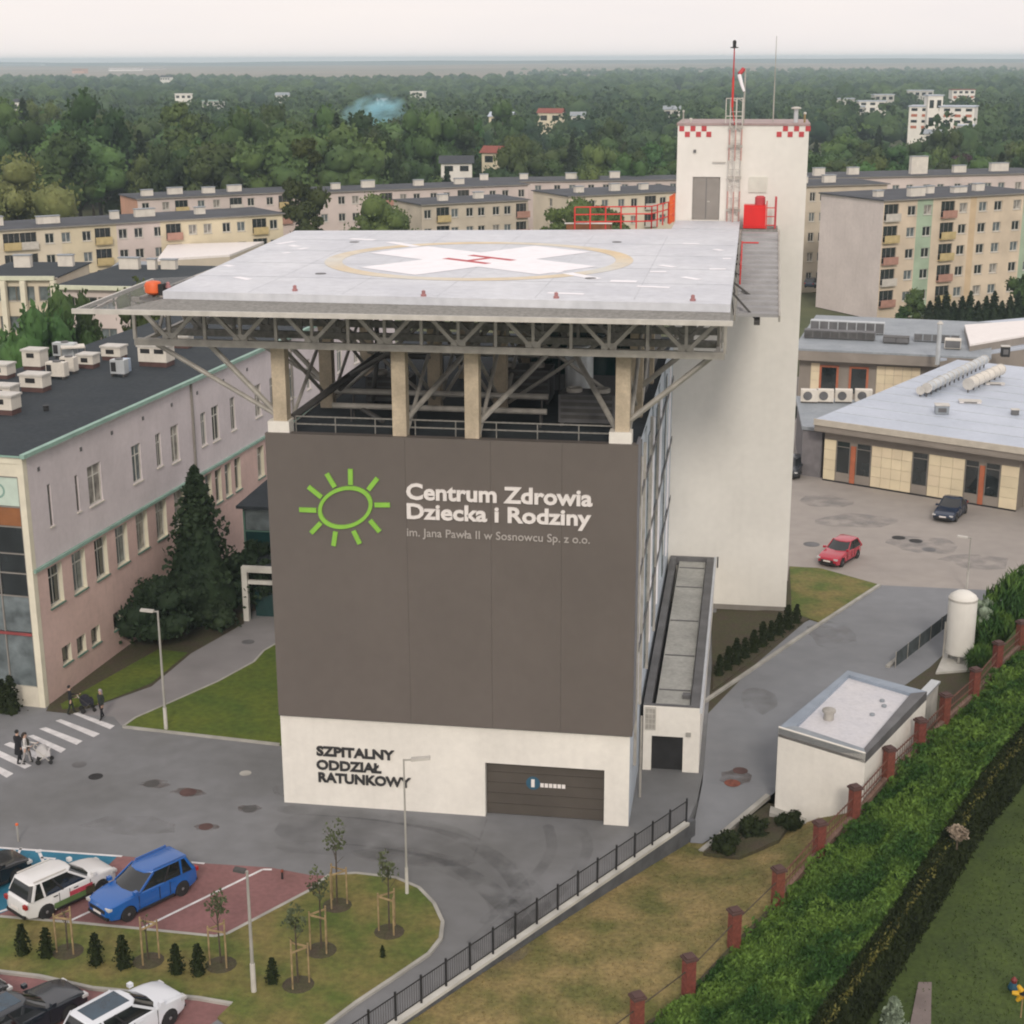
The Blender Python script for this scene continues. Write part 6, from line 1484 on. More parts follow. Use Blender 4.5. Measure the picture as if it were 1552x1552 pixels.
# yellow-green fresh tips along the hedge top
tp_ = np.concatenate([np.array(r0[1])[None] * (1 - u) + np.array(r1[1])[None] * u for r0, r1 in zip(core, core[1:]) for u in [RNG.random((500, 1))]])
tp_ += RNG.normal(size=tp_.shape) * .09
v_, f_ = leaf_quads(tp_, .16 * RNG.uniform(.6, 1.4, len(tp_)), 2, .4)
o = put('fresh_tips', tri_mesh('fresh_tips', v_, f_, mat('fresh_tip', (0.12, 0.115, 0.022), .8, .25, 1)), hd_); o.matrix_parent_inverse = world_of(hd_).inverted(); o['kind'] = 'stuff'
p = G(1452, 1262, 4.2); tree('dead_shrub', 'bleached dry shrub on top of the dark hedge', (p.x, p.y, 3.75), crown_broad(81, 1.0, .95, 420, .13, 0) , trunk_mesh(.9, .03, 5, 9), (1, 1.5, 1), .9, cat='shrub')
dry = mat('dry_leaf', (0.36, 0.29, 0.22), .9, .25, 1)
ds = crown_broad(82, .8, .6, 300, .16, 0, 'leaf', False); ds.materials[0] = dry
[c for c in bpy.data.objects if c.get('label', '').startswith('bleached')][0].children[0].data = ds
tree('silver_bush', 'silvery green small bush at the bottom edge left of the stone path', tuple(GG(1352, 1560)), crown_conifer(83, 1.35, 1.0, 900, .15, 'silver', 0), trunk_mesh(.8, .03, 3, 10), cat='bush')
sheet('garden_path', [GG(1392, 1490)[:2], GG(1412, 1490)[:2], GG(1410, 1600)[:2], GG(1370, 1600)[:2]], mat('path_slab', (0.20, 0.165, 0.155), .9, .15, 1), lambda x, y: garden_z(x, y) + .05, .2)
# garden lawn tufts
nl = 16000; P_ = np.stack([RNG.uniform(5, 22, nl), RNG.uniform(44, 76, nl), np.full(nl, .0)], 1); P_[:, 2] = np.clip(.1 + (P_[:, 1] - 50.5) * .095, 0, 2) + .04
side_ = np.array([(x - 5.8) * (68 - 50.7) - (y - 50.7) * (13.4 - 5.8) for x, y in P_[:, :2]])
P_ = P_[side_ > 3]; v_, f_ = leaf_quads(P_, .16 * RNG.uniform(.5, 1.4, len(P_)), 3, .25)
tag(put('grass', tri_mesh('grass', v_, f_, M['gardengrass'])), 'short grass tufts of the dark garden lawn', 'grass', kind='stuff')
# tufts on the dry slope
nl = 16000; tt = RNG.random((nl, 2)); rw = np.array([[v[:] for v in r_] for r_ in SLV])
k = (tt[:, 0] * N).astype(int).clip(0, N - 1); j = (tt[:, 1] * 12).astype(int).clip(0, 11); fu, fv = RNG.random((nl, 1)), RNG.random((nl, 1))
P_ = (rw[k, j] * (1 - fu) + rw[k, j + 1] * fu) * (1 - fv) + (rw[k + 1, j] * (1 - fu) + rw[k + 1, j + 1] * fu) * fv
v_, f_ = leaf_quads(P_, .13 * RNG.uniform(.4, 1.5, nl), 3, .25)
tag(put('dry_grass', tri_mesh('dry_grass', v_, f_, M['drygrass'])), 'dry yellowish grass tufts on the slope below the railing', 'grass', kind='stuff')
# tall greens by the tank and along the fence at the right edge
def blades(seed, H, W, n=500, m='ivy'):
    r = np.random.default_rng(seed); th = r.uniform(0, 6.28, n); rr = W / 2 * np.sqrt(r.random(n)); z = r.uniform(.1, 1, n) * H
    P0 = np.stack([rr * np.cos(th) * (.6 + .4 * z / H), rr * np.sin(th) * (.6 + .4 * z / H), z * (1 - .35 * rr / (W / 2))], 1)
    a = r.normal(size=(n, 3)) * .5; a[:, 2] = 1.2; s = .55 * r.uniform(.6, 1.3, n)
    b_ = r.normal(size=(n, 3)); b_ = np.cross(a, b_); b_ /= np.linalg.norm(b_, axis=1)[:, None]
    v = np.stack([P0 - a * s[:, None] * .5, P0 + b_ * .055, P0 + a * s[:, None] * .5, P0 - b_ * .055], 1).reshape(-1, 3)
    return tri_mesh('crown', v, np.arange(4 * n).reshape(-1, 4), M[m])
for k, (px, py, s, w, lab) in enumerate(((1500, 1000, 3.2, 3.0, 'tall feathery green shrub right beside the white tank'), (1530, 985, 4.6, 3.2, 'tallest feathery green shrub at the right picture edge above the fence'), (1558, 965, 4.8, 3.4, 'feathery green shrub cut by the right picture edge'), (1490, 1030, 1.6, 1.6, 'low green shrub at the slab of the white tank'))):
    p = G(px, py); tree('tall_shrub', lab, (p.x, p.y + 1.2, -.1), blades(90 + k, s, w, 2600), trunk_mesh(s * .6, .05, 6, 11 + k), 1, 0, 'feathery shrubs by the tank', 'shrub')
tree('grey_shrub', 'pale grey green shrub just behind the white tank', (*g2(1482, 985), 0), crown_broad(97, 3.2, 2.3, 900, .28, .1, 'silver'), trunk_mesh(2, .05, 5, 17), cat='shrub')
for k, (px, py, s, lab) in enumerate(((1100, 1290, 1.0, 'dark evergreen cushion at the drive end below the hut'), (1140, 1265, 1.15, 'dark evergreen cushion in the middle of the bed below the hut'), (1195, 1262, .9, 'yellowish evergreen cushion by the brick pillars below the hut'))):
    p = G(px, py, -.4); tree('cushion_shrub', lab, (p.x, p.y, slope_at(p.x, p.y) + .05), crown_broad(100 + k, .95, 1.5, 600, .16, 0, 'hedge'), trunk_mesh(.5, .04, 4, 18), s, k, 'cushion shrubs in the bed below the hut', 'shrub')
# garden ornament at the right bottom corner
p = GG(1547, 1542); t = thing('garden_flower', 'yellow petal garden ornament on a stake at the bottom right corner', 'ornament', (p.x, p.y, p.z))
MB().tube((p.x, p.y, p.z), (p.x, p.y, p.z + 1.0), .03, .025, 6).build('stake', M['stake'], t)
MB().lathe((p.x, p.y - .02, p.z + .97), [(.05, 0), (.14, .03), (.14, .1), (.05, .14)], 10).build('hub', M['dark'], t)
for k in range(6):
    a = k * math.pi / 3; MB().tube((p.x + .16 * math.cos(a), p.y - .06, p.z + 1.03 + .14 * math.sin(a)), (p.x + .40 * math.cos(a), p.y - .05, p.z + 1.03 + .36 * math.sin(a)), .11, .07, 8).build('petal', mat('petal_yellow', (0.62, 0.36, 0.02), .6, .1), t)
p = GG(1535, 1500); t = thing('garden_toy', 'small blue and dark red garden toy behind the yellow ornament', 'toy', (p.x, p.y, p.z))
MB().lathe((p.x, p.y, p.z), [(.16, 0), (.2, .1), (.12, .3)], 10).build('base', mat('toy_blue', (0.02, 0.10, 0.16), .6, .1), t)
MB().lathe((p.x + .02, p.y, p.z + .31), [(.10, 0), (.12, .12), (.03, .24)], 10).build('top', mat('toy_red', (0.20, 0.03, 0.03), .6, .1), t)
# hedge of conifers in front of the right flats
for k in range(14):
    px = 1405 + k * 12; p = G(px, 488, 0)
    tree('hedge_conifer', ('leftmost', 'second', 'third', 'fourth', 'fifth', 'sixth', 'seventh', 'eighth', 'ninth', 'tenth', 'eleventh', 'twelfth', 'thirteenth', 'last')[k] + ' dark conifer from the left in the hedge before the right flats', (p.x, p.y - 2, -1.3), CONI[k % 2], TR2, (.62, .62, .34 + .05 * (k % 3)), k, 'hedge conifers before the right flats')
for px, s, lab in ((1380, .42, 'dark bush at the entrance of the sand and green flats'), (1365, .26, 'low bush at the foot of the lilac gable'), (1548, .62, 'tree at the right picture edge before the flats')):
    p = G(px, 482, 0); tree('broadleaf_tree', lab, (p.x, p.y - 3, -1.3), BROAD[1], TR1, (s, s, s * 1.1), px)
t = G(1215, 600, 0); tree('dark_bush', 'low dark bush between the tower and the link roof', (5.6, 148, 0), crown_broad(120, 2.6, 2.6, 700, .3, 0, 'leafdark'), trunk_mesh(1.5, .08, 4, 20), cat='bush')

# ------------------------------------------------------------------ houses in the wood
def house(px, py, w, d, h, label, wallm='palewall', roofm='greyroof', pitched=True, z=-1.4, floors=1, grp=None, red=False):
    p = G(px, py, 10.0); yaw = .25 * math.sin(px); w *= .52; d *= .5; h *= .46; zb = 11.0; Y = p.y
    t = thing('house', label, 'house', (p.x, p.y, z), yaw, grp)
    q = lambda mb, n, m: put(n, mb.mesh(n, m if not isinstance(m, str) else M[m]), t, Matrix.Identity(4))
    h0, h = h, h + zb
    q(MB().box(-w / 2, w / 2, 0, d, 0, h), 'wall', wallm)
    if pitched:
        b = MB(); rh = d * .32
        b.face([(-w / 2 - .5, -.5, h - .1), (w / 2 + .5, -.5, h - .1), (w / 2 + .5, d / 2, h + rh), (-w / 2 - .5, d / 2, h + rh)])
        b.face([(w / 2 + .5, d + .5, h - .1), (-w / 2 - .5, d + .5, h - .1), (-w / 2 - .5, d / 2, h + rh), (w / 2 + .5, d / 2, h + rh)])
        b.face([(-w / 2, 0, h), (-w / 2, d / 2, h + rh - .3), (-w / 2, d, h)]); b.face([(w / 2, 0, h), (w / 2, d, h), (w / 2, d / 2, h + rh - .3)])
        q(b, 'roof', roofm)
    else: q(MB().box(-w / 2 - .3, w / 2 + .3, -.3, d + .3, h + .01, h + .4), 'roof', roofm)
    n = max(2, int(w / 3.2)); fh = h0 / floors
    for f in range(floors):
        for i in range(n):
            x = -w / 2 + (i + .5) * w / n; q(MB().box(x - w / n * .28, x + w / n * .28, -.08, -.01, zb + f * fh + fh * .3, zb + f * fh + fh * .76), 'window', M['framered'] if red and f % 2 == 0 else M['glass'])
    return t
rd = mat('clay_roof', (0.25, 0.07, 0.05), .8, .12)
house(1425, 196, 42, 20, 17, 'large white hotel like block with rows of red windows far right in the wood', 'white', 'paleroof', False, floors=4, red=True)
house(1415, 196, 10, 8, 25, 'white stair head tower rising from the large white block in the wood', 'white', 'paleroof', False, floors=2)
house(1462, 200, 12, 10, 5, 'low grey annex roof right below the large white block', 'palewall', 'paleroof', False)
house(1322, 168, 24, 12, 10, 'flat white building in the wood left of the large white block', 'white', 'paleroof', False, floors=2)
house(1300, 172, 10, 10, 7, 'small pale building at the left end of the flat white one', 'palewall', 'paleroof', False)
house(1340, 153, 22, 12, 8, 'thin pale building line above the flat white building', 'palewall', 'paleroof', False)
house(1395, 147, 30, 14, 9, 'long pale factory roof beyond the large white block', 'palewall', 'paleroof', False)
house(1460, 150, 26, 14, 12, 'red and white building beyond the large white block at right', 'white', rd, False, floors=2, red=True)
house(692, 262, 13, 9, 5.5, 'white house with dark slate roof in the wood edge behind the flats', 'white', 'slate')
house(752, 250, 14, 9, 7, 'cream house with a red roof in the wood behind the middle flats', M['cream'], rd)
house(758, 190, 17, 10, 8, 'cream house with pale roof in the middle of the wood', M['cream'], 'paleroof')
house(833, 186, 18, 10, 9, 'bright cream house with clay roof right of centre in the wood', M['cream'], rd)
house(876, 187, 10, 9, 7, 'small white house beside the bright cream one in the wood', 'white', 'greyroof')
house(1018, 176, 13, 9, 7, 'white house just left of the tower top', 'white', 'greyroof')
house(580, 160, 10, 8, 6, 'tiny white house above the smoke in the wood', 'white', 'greyroof')
house(632, 146, 18, 10, 7, 'long white roof far in the wood right of the smoke', 'white', 'signwhite', False)
house(278, 150, 20, 12, 7, 'long pale shed in the wood at left', 'white', 'signwhite', False)
house(320, 160, 20, 12, 6, 'pale green shed in the wood at left', 'palewall', 'mint', False)
house(428, 150, 16, 10, 6, 'pale house in the wood left of the smoke', 'white', 'greyroof')
house(28, 168, 9, 9, 10, 'small white church like house at the left picture edge in the wood', 'white', 'slate')
house(10, 193, 14, 10, 9, 'pinkish house at the left picture edge in the wood', MATS['pale_pink_render'], rd)
house(75, 182, 10, 8, 7, 'grey house in the wood near the left edge', 'palewall', 'slate')
house(250, 122, 26, 14, 9, 'white house with a grey gable on the far plain at left', 'white', 'slate')
house(190, 106, 150, 40, 10, 'long white factory on the far plain', 'signwhite', 'signwhite', False)
house(230, 105, 120, 40, 8, 'pinkish industrial hall on the far plain beside the long white factory', MATS['pale_pink_render'], 'paleroof', False)
house(118, 108, 60, 30, 12, 'reddish block on the far plain at left', MATS['salmon_render'], rd, False)
house(30, 100, 400, 60, 14, 'pale field greenhouse strip at the far left horizon', 'palewall', 'paleroof', False)
house(1280, 160, 16, 10, 8, 'pale house in the wood right above the tower corner', 'palewall', 'paleroof', False)
house(1412, 215, 8, 7, 6, 'tiny pale house below the large white block', 'white', 'greyroof')

# ------------------------------------------------------------------ the wood
HOUSES = [(o.matrix_basis.translation.x, o.matrix_basis.translation.y) for o in bpy.data.objects if o.get('category') == 'house']
def blocked(x, y, r=7):
    for hx, hy in HOUSES:
        if abs(hx - x) < r * 1.3 and -r * .9 < y - hy < r * 2.0: return True
    return False
cnt = 0
rr = random.Random(5)
pts = []
y = 300.0
while len(pts) < 286 and y < 520:
    row = 13.0 + (y - 300) * .012
    xl, xr = -.52 * y - 8, .20 * y + 10
    n_ = int((xr - xl) / row)
    for i in range(n_):
        x = xl + (i + rr.random()) * row; yy = y + rr.uniform(-4, 4)
        if 255 < y < 330 and -75 < x < 60 and y < 308: continue
        if blocked(x, yy) or rr.random() < .06: continue
        pts.append((x, yy))
    y += row * .82
YW = y
kinds = ['rounded green tree in the wood behind the apartment blocks', 'tall green tree in the wood behind the apartment blocks', 'dark pointed conifer in the wood behind the apartment blocks', 'dark purple leaved tree at the wood edge behind the apartment blocks', 'slim poplar like tree in the wood behind the apartment blocks']
for i, (x, y) in enumerate(pts):
    u = rr.random(); s = rr.uniform(.75, 1.45) * (1.12 if x < -70 else .92); 
    if u < .60: k, cr, tk_ = 0, BROAD[rr.randrange(6)], TR1
    elif u < .84: k, cr, tk_ = 1, BROAD[rr.randrange(6)], TR1
    elif u < .93: k, cr, tk_ = 2, CONI[rr.randrange(2)], TR2
    elif u < .945: k, cr, tk_ = 3, PURP, TR1
    else: k, cr, tk_ = 4, POPL, TR2
    if y < 400 and x < -62: s *= 1.22
    sc = (s * .85, s * .85, s * 1.22) if k == 1 else (s * 1.05, s * 1.05, s)
    pr_ = (Vector((x, y, 8)) - CO); pxx = CX + F * pr_.dot(CR) / pr_.dot(CF)
    zone = ['at far left', 'above the yellow flats', 'above the pink flats', 'left of the middle', 'above the beige flats', 'left of the tower', 'behind the tower', 'right of the tower', 'at far right'][sum(pxx > q_ for q_ in (120, 280, 440, 600, 800, 1000, 1230, 1400))]
    dep_ = 'front row of the wood' if y < 322 else 'second row of the wood' if y < 345 else 'middle of the wood' if y < 370 else 'deeper wood'
    tree('woodland_tree', ('rounded green tree', 'tall green tree', 'dark pointed conifer', 'dark purple leaved tree', 'slim poplar like tree')[k] + ' in the ' + dep_ + ' ' + zone, (x, y, -1.4), cr, tk_, sc, rr.uniform(0, 6.28), ('rounded', 'tall', 'pointed', 'purple', 'slim')[k] + ' trees in the ' + dep_ + ' ' + zone)
tree('broadleaf_tree', 'largest pale green tree in the wood left of the middle, below the smoke', (V(500, 300, 315).x, 315, -1.4), crown_broad(57, 19.5, 17, 4200, .6, .08, 'leaflight'), trunk_mesh(15, .4, 5, 25))
tree('broadleaf_tree', 'second large pale green tree in the wood at left behind the pink flats', (V(290, 300, 330).x, 330, -1.4), crown_broad(58, 17.5, 15, 3600, .6, .08, 'leaflight'), trunk_mesh(14, .4, 5, 26))
tree('purple_tree', 'dark purple leaved tree beside the salmon gable of the pale pink flats', (V(128, 325, 262).x, 262, -1.3), PURP, TR1, (.9, .9, .95))
def lump_crowns(P_, R_, Hh, seed, iv, ifc, leaves):
    """many crowns as one mesh: three uneven lobes each plus loose leaf clumps"""
    r = np.random.default_rng(seed); n = len(P_); vs, fs = [], []; o = 0
    for lobe in range(3):
        c = P_ + np.stack([r.normal(size=n) * R_ * .45, r.normal(size=n) * R_ * .45, Hh * r.uniform(.38, .72, n)], 1)
        rad = R_ * r.uniform(.6, .95, n)
        nz_ = 1 + r.normal(size=(n, len(iv))) * (.17 if leaves > 10 else .07)
        v = iv[None] * nz_[..., None] * rad[:, None, None] * np.array([1, 1, .9]) + c[:, None]
        f = ifc[None] + (np.arange(n) * len(iv))[:, None, None] + o
        vs.append(v.reshape(-1, 3)); fs.append(f.reshape(-1, 3)); o += n * len(iv)
    v = np.concatenate(vs); f = np.concatenate(fs)
    k = r.integers(0, n, leaves); d = r.normal(size=(leaves, 3)); d /= np.linalg.norm(d, axis=1)[:, None]; d[:, 2] = np.abs(d[:, 2])
    Q = P_[k] + np.stack([np.zeros(leaves)] * 2 + [Hh[k] * .6], 1) + d * (R_[k] * 1.15)[:, None]
    lv, lf = leaf_quads(Q, R_[k] * r.uniform(.18, .38, leaves), .3, .8, r)
    return np.concatenate([v, lv]), np.concatenate([f, lf[:, [0, 1, 2]] + len(v), lf[:, [0, 2, 3]] + len(v)])
def scatter(y0, y1, step, seed, rnge):
    r = np.random.default_rng(seed); out = []
    y = y0
    while y < y1:
        st = step * (1 + (y - y0) / y0 * .5)
        xl, xr = -.52 * y - 30, .21 * y + 30
        n = int((xr - xl) / st); x = xl + (np.arange(n) + r.random(n)) * st; yy = y + r.uniform(-st / 2, st / 2, n)
        out.append(np.stack([x, yy, np.full(n, -1.4)], 1)); y += st * .95
    P_ = np.concatenate(out)
    # clearings
    g = np.sin(P_[:, 0] * .011 + 2) * np.sin(P_[:, 1] * .007 + 1) + .5 * np.sin(P_[:, 0] * .031) * np.sin(P_[:, 1] * .019)
    keep = (g > -.72) & ((P_[:, 1] < 2300) | (P_[:, 0] > -.12 * P_[:, 1] + 120 * np.sin(P_[:, 1] * .01))) & np.array([not blocked(x, y, 8) for x, y, _ in P_])
    return P_[keep]
for (y0, y1, st, iv, ifc, lv, sd) in ((YW, 1000, 12.5, IV1, IF1, 70000, 1), (1000, 3600, 16, IV1, IF1, 4, 2)):
    P_ = scatter(y0, y1, st, sd, None); r = np.random.default_rng(sd + 50)
    Hh = r.uniform(7, 16, len(P_)) * (1.0 if sd == 1 else 1.05); R_ = Hh * r.uniform(.28, .52, len(P_)) * (1 if sd == 1 else 1.1)
    v, f = lump_crowns(P_, R_, Hh, sd, iv, ifc, lv)
    o = put('forest', tri_mesh('forest', v, f, M['leafwood'])); tag(o, 'dense green woodland spreading back to the plain' if sd == 1 else 'distant bluish woodland reaching the far fields', 'forest', kind='stuff')
# far fields and ridge
def hill(name, y0, y1, h, m, seed, x0=-6000, x1=3500, rough=.25):
    r = random.Random(seed); n = 90; b = MB(); ph = [r.uniform(0, 6) for _ in range(6)]
    rowsv = []
    for j in range(6):
        u = j / 5; prof = math.sin(u * math.pi / 2) if j < 5 else 1
        rowv = []
        for i in range(n + 1):
            x = x0 + (x1 - x0) * i / n
            hh = h * (1 + rough * (math.sin(x * .0011 + ph[0]) + .6 * math.sin(x * .0031 + ph[1]) + .3 * math.sin(x * .009 + ph[2])))
            rowv.append(b.vert((x, y0 + (y1 - y0) * u, -1.5 + hh * prof)))
        rowsv.append(rowv)
    for a, c in zip(rowsv, rowsv[1:]):
        for i in range(n): b.f.append([a[i], a[i + 1], c[i + 1], c[i]]); b.mi.append(0)
    return struct(name, b, M[m], True)
hill('far_fields', 2250, 5400, 15, 'field', 3, rough=.12)
hill('far_ridge', 5500, 7200, 25, 'ridge', 4, rough=.10)
o = hill('far_ridge', 7300, 7900, 31, 'ridge', 9, x0=1250, x1=3600, rough=.12)
# smoke
sm_ = bpy.data.materials.new('smoke_volume'); sm_.use_nodes = True
n, l = sm_.node_tree.nodes, sm_.node_tree.links; n.clear()
out = n.new('ShaderNodeOutputMaterial'); vol = n.new('ShaderNodeVolumePrincipled'); tc = n.new('ShaderNodeTexCoord'); nz2 = n.new('ShaderNodeTexNoise'); gr = n.new('ShaderNodeVectorMath'); gr.operation = 'LENGTH'
mr = n.new('ShaderNodeMapRange'); mr.inputs[1].default_value = .42; mr.inputs[2].default_value = .65
fall = n.new('ShaderNodeMapRange'); fall.inputs[1].default_value = 1.0; fall.inputs[2].default_value = .35
mu = n.new('ShaderNodeMath'); mu.operation = 'MULTIPLY'; mu2 = n.new('ShaderNodeMath'); mu2.operation = 'MULTIPLY'; mu2.inputs[1].default_value = .42
nz2.inputs['Scale'].default_value = 2.4; nz2.inputs['Detail'].default_value = 4
l.new(tc.outputs['Object'], nz2.inputs['Vector']); l.new(tc.outputs['Object'], gr.inputs[0]); l.new(gr.outputs['Value'], fall.inputs[0]); l.new(nz2.outputs['Fac'], mr.inputs[0])
l.new(mr.outputs[0], mu.inputs[0]); l.new(fall.outputs[0], mu.inputs[1]); l.new(mu.outputs[0], mu2.inputs[0]); l.new(mu2.outputs[0], vol.inputs['Density'])
vol.inputs['Color'].default_value = (0.50, 0.84, 0.95, 1); l.new(vol.outputs[0], out.inputs['Volume'])
smc = G(565, 190, 4)
Y_ = 600; c = V(566, 172, Y_)
o = put('smoke', tri_mesh('smoke', IV, IFc, sm_)); o.matrix_basis = Matrix.Translation(c) @ Matrix.Rotation(-.22, 4, 'Y') @ Matrix.Diagonal((14.5, 8, 7.6, 1))
tag(o, 'light blue smoke drifting over the wood at left of centre', 'smoke', kind='stuff')
# ================================================================== VEHICLES
def paint(name, col, rough=.22):
    m = mat(name, col, rough, .03, .5, spec=.6); m.node_tree.nodes['Principled BSDF'].inputs['Coat Weight'].default_value = .5; m.node_tree.nodes['Principled BSDF'].inputs['Coat Roughness'].default_value = .05
    return m
def car(label, loc, heading, Ln, W, H, body, kind='suv', group='parked cars', roofglass=False, stripes=None, rails=False, plate=True):
    """local +x is the front"""
    t = thing('car', label, 'car', (loc[0], loc[1], .012), heading, group)
    q = lambda mb, n, m, par=t, s=False: put(n, mb.mesh(n, m, s), par, Matrix.Identity(4))
    bm = paint(*body); suv = kind == 'suv'
    hL = Ln / 2; wr = .345 if suv else .315; fx, rx = hL * .605, -hL * .585
    zb, zh, zbelt = (.24, 1.03, 1.07) if suv else (.20, .82, .90)
    if not suv and kind == 'hatch': zh, zbelt = .88, .95
    cow = hL * (.43 if suv else .30) 
    prof = [(-hL + .10, zb + .06), (-hL, zb + .22), (-hL + .01, zbelt * .72), (-hL + .06, zbelt - .06), (-hL + .14, zbelt)]
    if kind == 'sedan': prof[3:] = [(-hL + .04, zbelt - .02), (-hL + .12, zbelt + .02), (-hL * .62, zbelt + .04)]
    prof += [(-hL * .1, zbelt), (cow, zbelt), (cow + .25, zh + .02), (hL * .66, zh - .005), (hL * .82, zh - .06), (hL - .10, zh - .17), (hL - .02, zh - .30), (hL, zb + .22), (hL - .08, zb + .05)]
    for cx in (fx, rx):
        prof.append((cx + wr + .06, zb))
        for k in range(1, 8):
            a = math.pi * k / 8; prof.append((cx + (wr + .05) * math.cos(a), max(zb, .30 + (wr + .06) * math.sin(a))))
        prof.append((cx - wr - .06, zb))
    sl = [-1, -.94, -.72, 0, .72, .94, 1]; b = MB(); rings = []
    for s in sl:
        ring = []
        for x, z in prof:
            e = abs(x) / hL; plan = 1 - .20 * e ** 5 - (.05 if z < .35 else 0)
            up = max(0, (z - zb) / (zbelt - zb)); sh = abs(s)
            zz = z - (.07 if sh == 1 else .022 if sh > .9 else 0) * (up > .75)
            xx = x * (1 - (.028 * e ** 4 if sh > .9 else 0))
            ww = s * W / 2 * plan * (1 - .045 * up * (sh > .9)) 
            ring.append(b.vert((xx, ww, zz)))
        rings.append(ring)
    npf = len(prof)
    for a, c in zip(rings, rings[1:]):
        for k in range(npf):
            j = (k + 1) % npf; b.f.append([a[k], c[k], c[j], a[j]]); b.mi.append(0)
    b.f.append(rings[0]); b.mi.append(0); b.f.append(rings[-1][::-1]); b.mi.append(0)
    me = b.mesh('body', bm); bmx = bmesh.new(); bmx.from_mesh(me); bmesh.ops.triangulate(bmx, faces=[f for f in bmx.faces if len(f.verts) > 4]); bmesh.ops.recalc_face_normals(bmx, faces=bmx.faces); bmx.to_mesh(me); bmx.free()
    me.polygons.foreach_set('use_smooth', [True] * len(me.polygons)); me.set_sharp_from_angle(angle=math.radians(38)); me.update()
    bo_ = put('body', me, t, Matrix.Identity(4)); bv_ = bo_.modifiers.new('soft', 'BEVEL'); bv_.width = .09; bv_.segments = 4; bv_.angle_limit = math.radians(22)
    # greenhouse: glass core, body coloured roof and pillars
    wb, wt = W / 2 * .92, W / 2 * .74
    if suv: B = (-hL + .17, cow + .12); T = (-hL + .44, hL * .10)
    elif kind == 'hatch': B = (-hL + .15, cow + .12); T = (-hL + .55, hL * .0)
    else: B = (-hL * .66, cow + .12); T = (-hL * .36, hL * -.02)
    zg0, zg1 = zbelt - .06, H - .07
    lev = [(0, B[0], B[1], wb), (.5, B[0] + (T[0] - B[0]) * .45, B[1] + (T[1] - B[1]) * .54, wb + (wt - wb) * .42), (1, T[0], T[1], wt)]
    g = MB(); ringv = []
    for u, xa, xb, w in lev:
        z = zg0 + (zg1 - zg0) * u; ins = .12
        pts_ = [(xa, -w * .82), (xa + .16, -w), (xb - .30, -w), (xb - .03, -w * .62), (xb + .04, 0), (xb - .03, w * .62), (xb - .30, w), (xa + .16, w), (xa, w * .82)]
        ringv.append([g.vert((x, y, z)) for x, y in pts_])
    for a, c in zip(ringv, ringv[1:]):
        for k in range(9): j = (k + 1) % 9; g.f.append([a[k], a[j], c[j], c[k]]); g.mi.append(0)
    g.f.append(ringv[-1]); g.mi.append(0)
    q(g, 'glazing', M['carglass'], t, 30)
    rf = MB(); ra = []
    for z, k_ in ((zg1 - .02, 1.03), (zg1 + .035, 1.0), (zg1 + .07, .80)):
        u, xa, xb, w = lev[2]; cxm = (xa + xb) / 2
        pts_ = [(xa, -w * .82), (xa + .16, -w), (xb - .30, -w), (xb - .03, -w * .62), (xb + .04, 0), (xb - .03, w * .62), (xb - .30, w), (xa + .16, w), (xa, w * .82)]
        ra.append([rf.vert((cxm + (x - cxm) * (k_ + .01), y * k_, z)) for x, y in pts_])
    for a, c in zip(ra, ra[1:]):
        for k in range(9): j = (k + 1) % 9; rf.f.append([a[k], a[j], c[j], c[k]]); rf.mi.append(0)
    rf.f.append(ra[-1]); rf.mi.append(0); rf.f.append(ra[0][::-1]); rf.mi.append(0)
    ro_ = q(rf, 'roof', bm, t, 50); bv_ = ro_.modifiers.new('soft', 'BEVEL'); bv_.width = .025; bv_.segments = 2; bv_.angle_limit = math.radians(30)
    def on(u, side, f):  # point on the side glass, f along the length 0 rear .. 1 front
        xa = B[0] + (T[0] - B[0]) * u; xb = B[1] + (T[1] - B[1]) * u; w = (wb + (wt - wb) * u * .98) + .012
        return (xa + .16 + (xb - .30 - xa - .16) * f, side * w, zg0 + (zg1 - zg0) * u)
    for s in (-1, 1):
        for f0, f1, w_, m_ in ((1.0, 1.0, .09, bm), (.54, .50, .07, M['dark']), (.0, .0, .11, bm), (.22, .17, .08, bm)):
            if kind != 'suv' and f0 == .22: continue
            q(MB().bar(on(.02, s, f0), on(.99, s, f1), w_, .05, up=(0, s, 0)), 'pillar', m_)
        # front pillar to the windscreen corner
        q(MB().box(B[1] - .18, B[1] + .0, s * (wb + .07) - .09, s * (wb + .07) + .09, zbelt + .02, zbelt + .17), 'mirror', bm)
        if rails: q(MB().bar((T[0] + .15, s * wt * .93, H + .03), (T[1] - .35, s * wt * .93, H + .03), .05, .04), 'roof_rail', M['lightsteel'] if rails == 1 else bm)
        # wheels
        for cx in (fx, rx):
            b = MB(); y = s * (W / 2 - .125); b.xf = Matrix.Translation((cx, y, wr)) @ Matrix.Rotation(-s * math.pi / 2, 4, 'X')
            b.lathe((0, 0, -.11), [(wr * .7, 0), (wr * .97, .02), (wr, .06), (wr, .17), (wr * .96, .21), (wr * .72, .222)], 22); wh = q(b, 'wheel', M['tyre'], t, 35)
            b = MB(); b.xf = Matrix.Translation((cx, y, wr)) @ Matrix.Rotation(-s * math.pi / 2, 4, 'X')
            b.lathe((0, 0, .08), [(wr * .70, 0), (wr * .70, .025), (wr * .2, .03), (wr * .14, .045)], 16); q(b, 'rim', M['rim'], wh)
            b = MB(); b.xf = Matrix.Translation((cx, y, wr)) @ Matrix.Rotation(-s * math.pi / 2, 4, 'X')
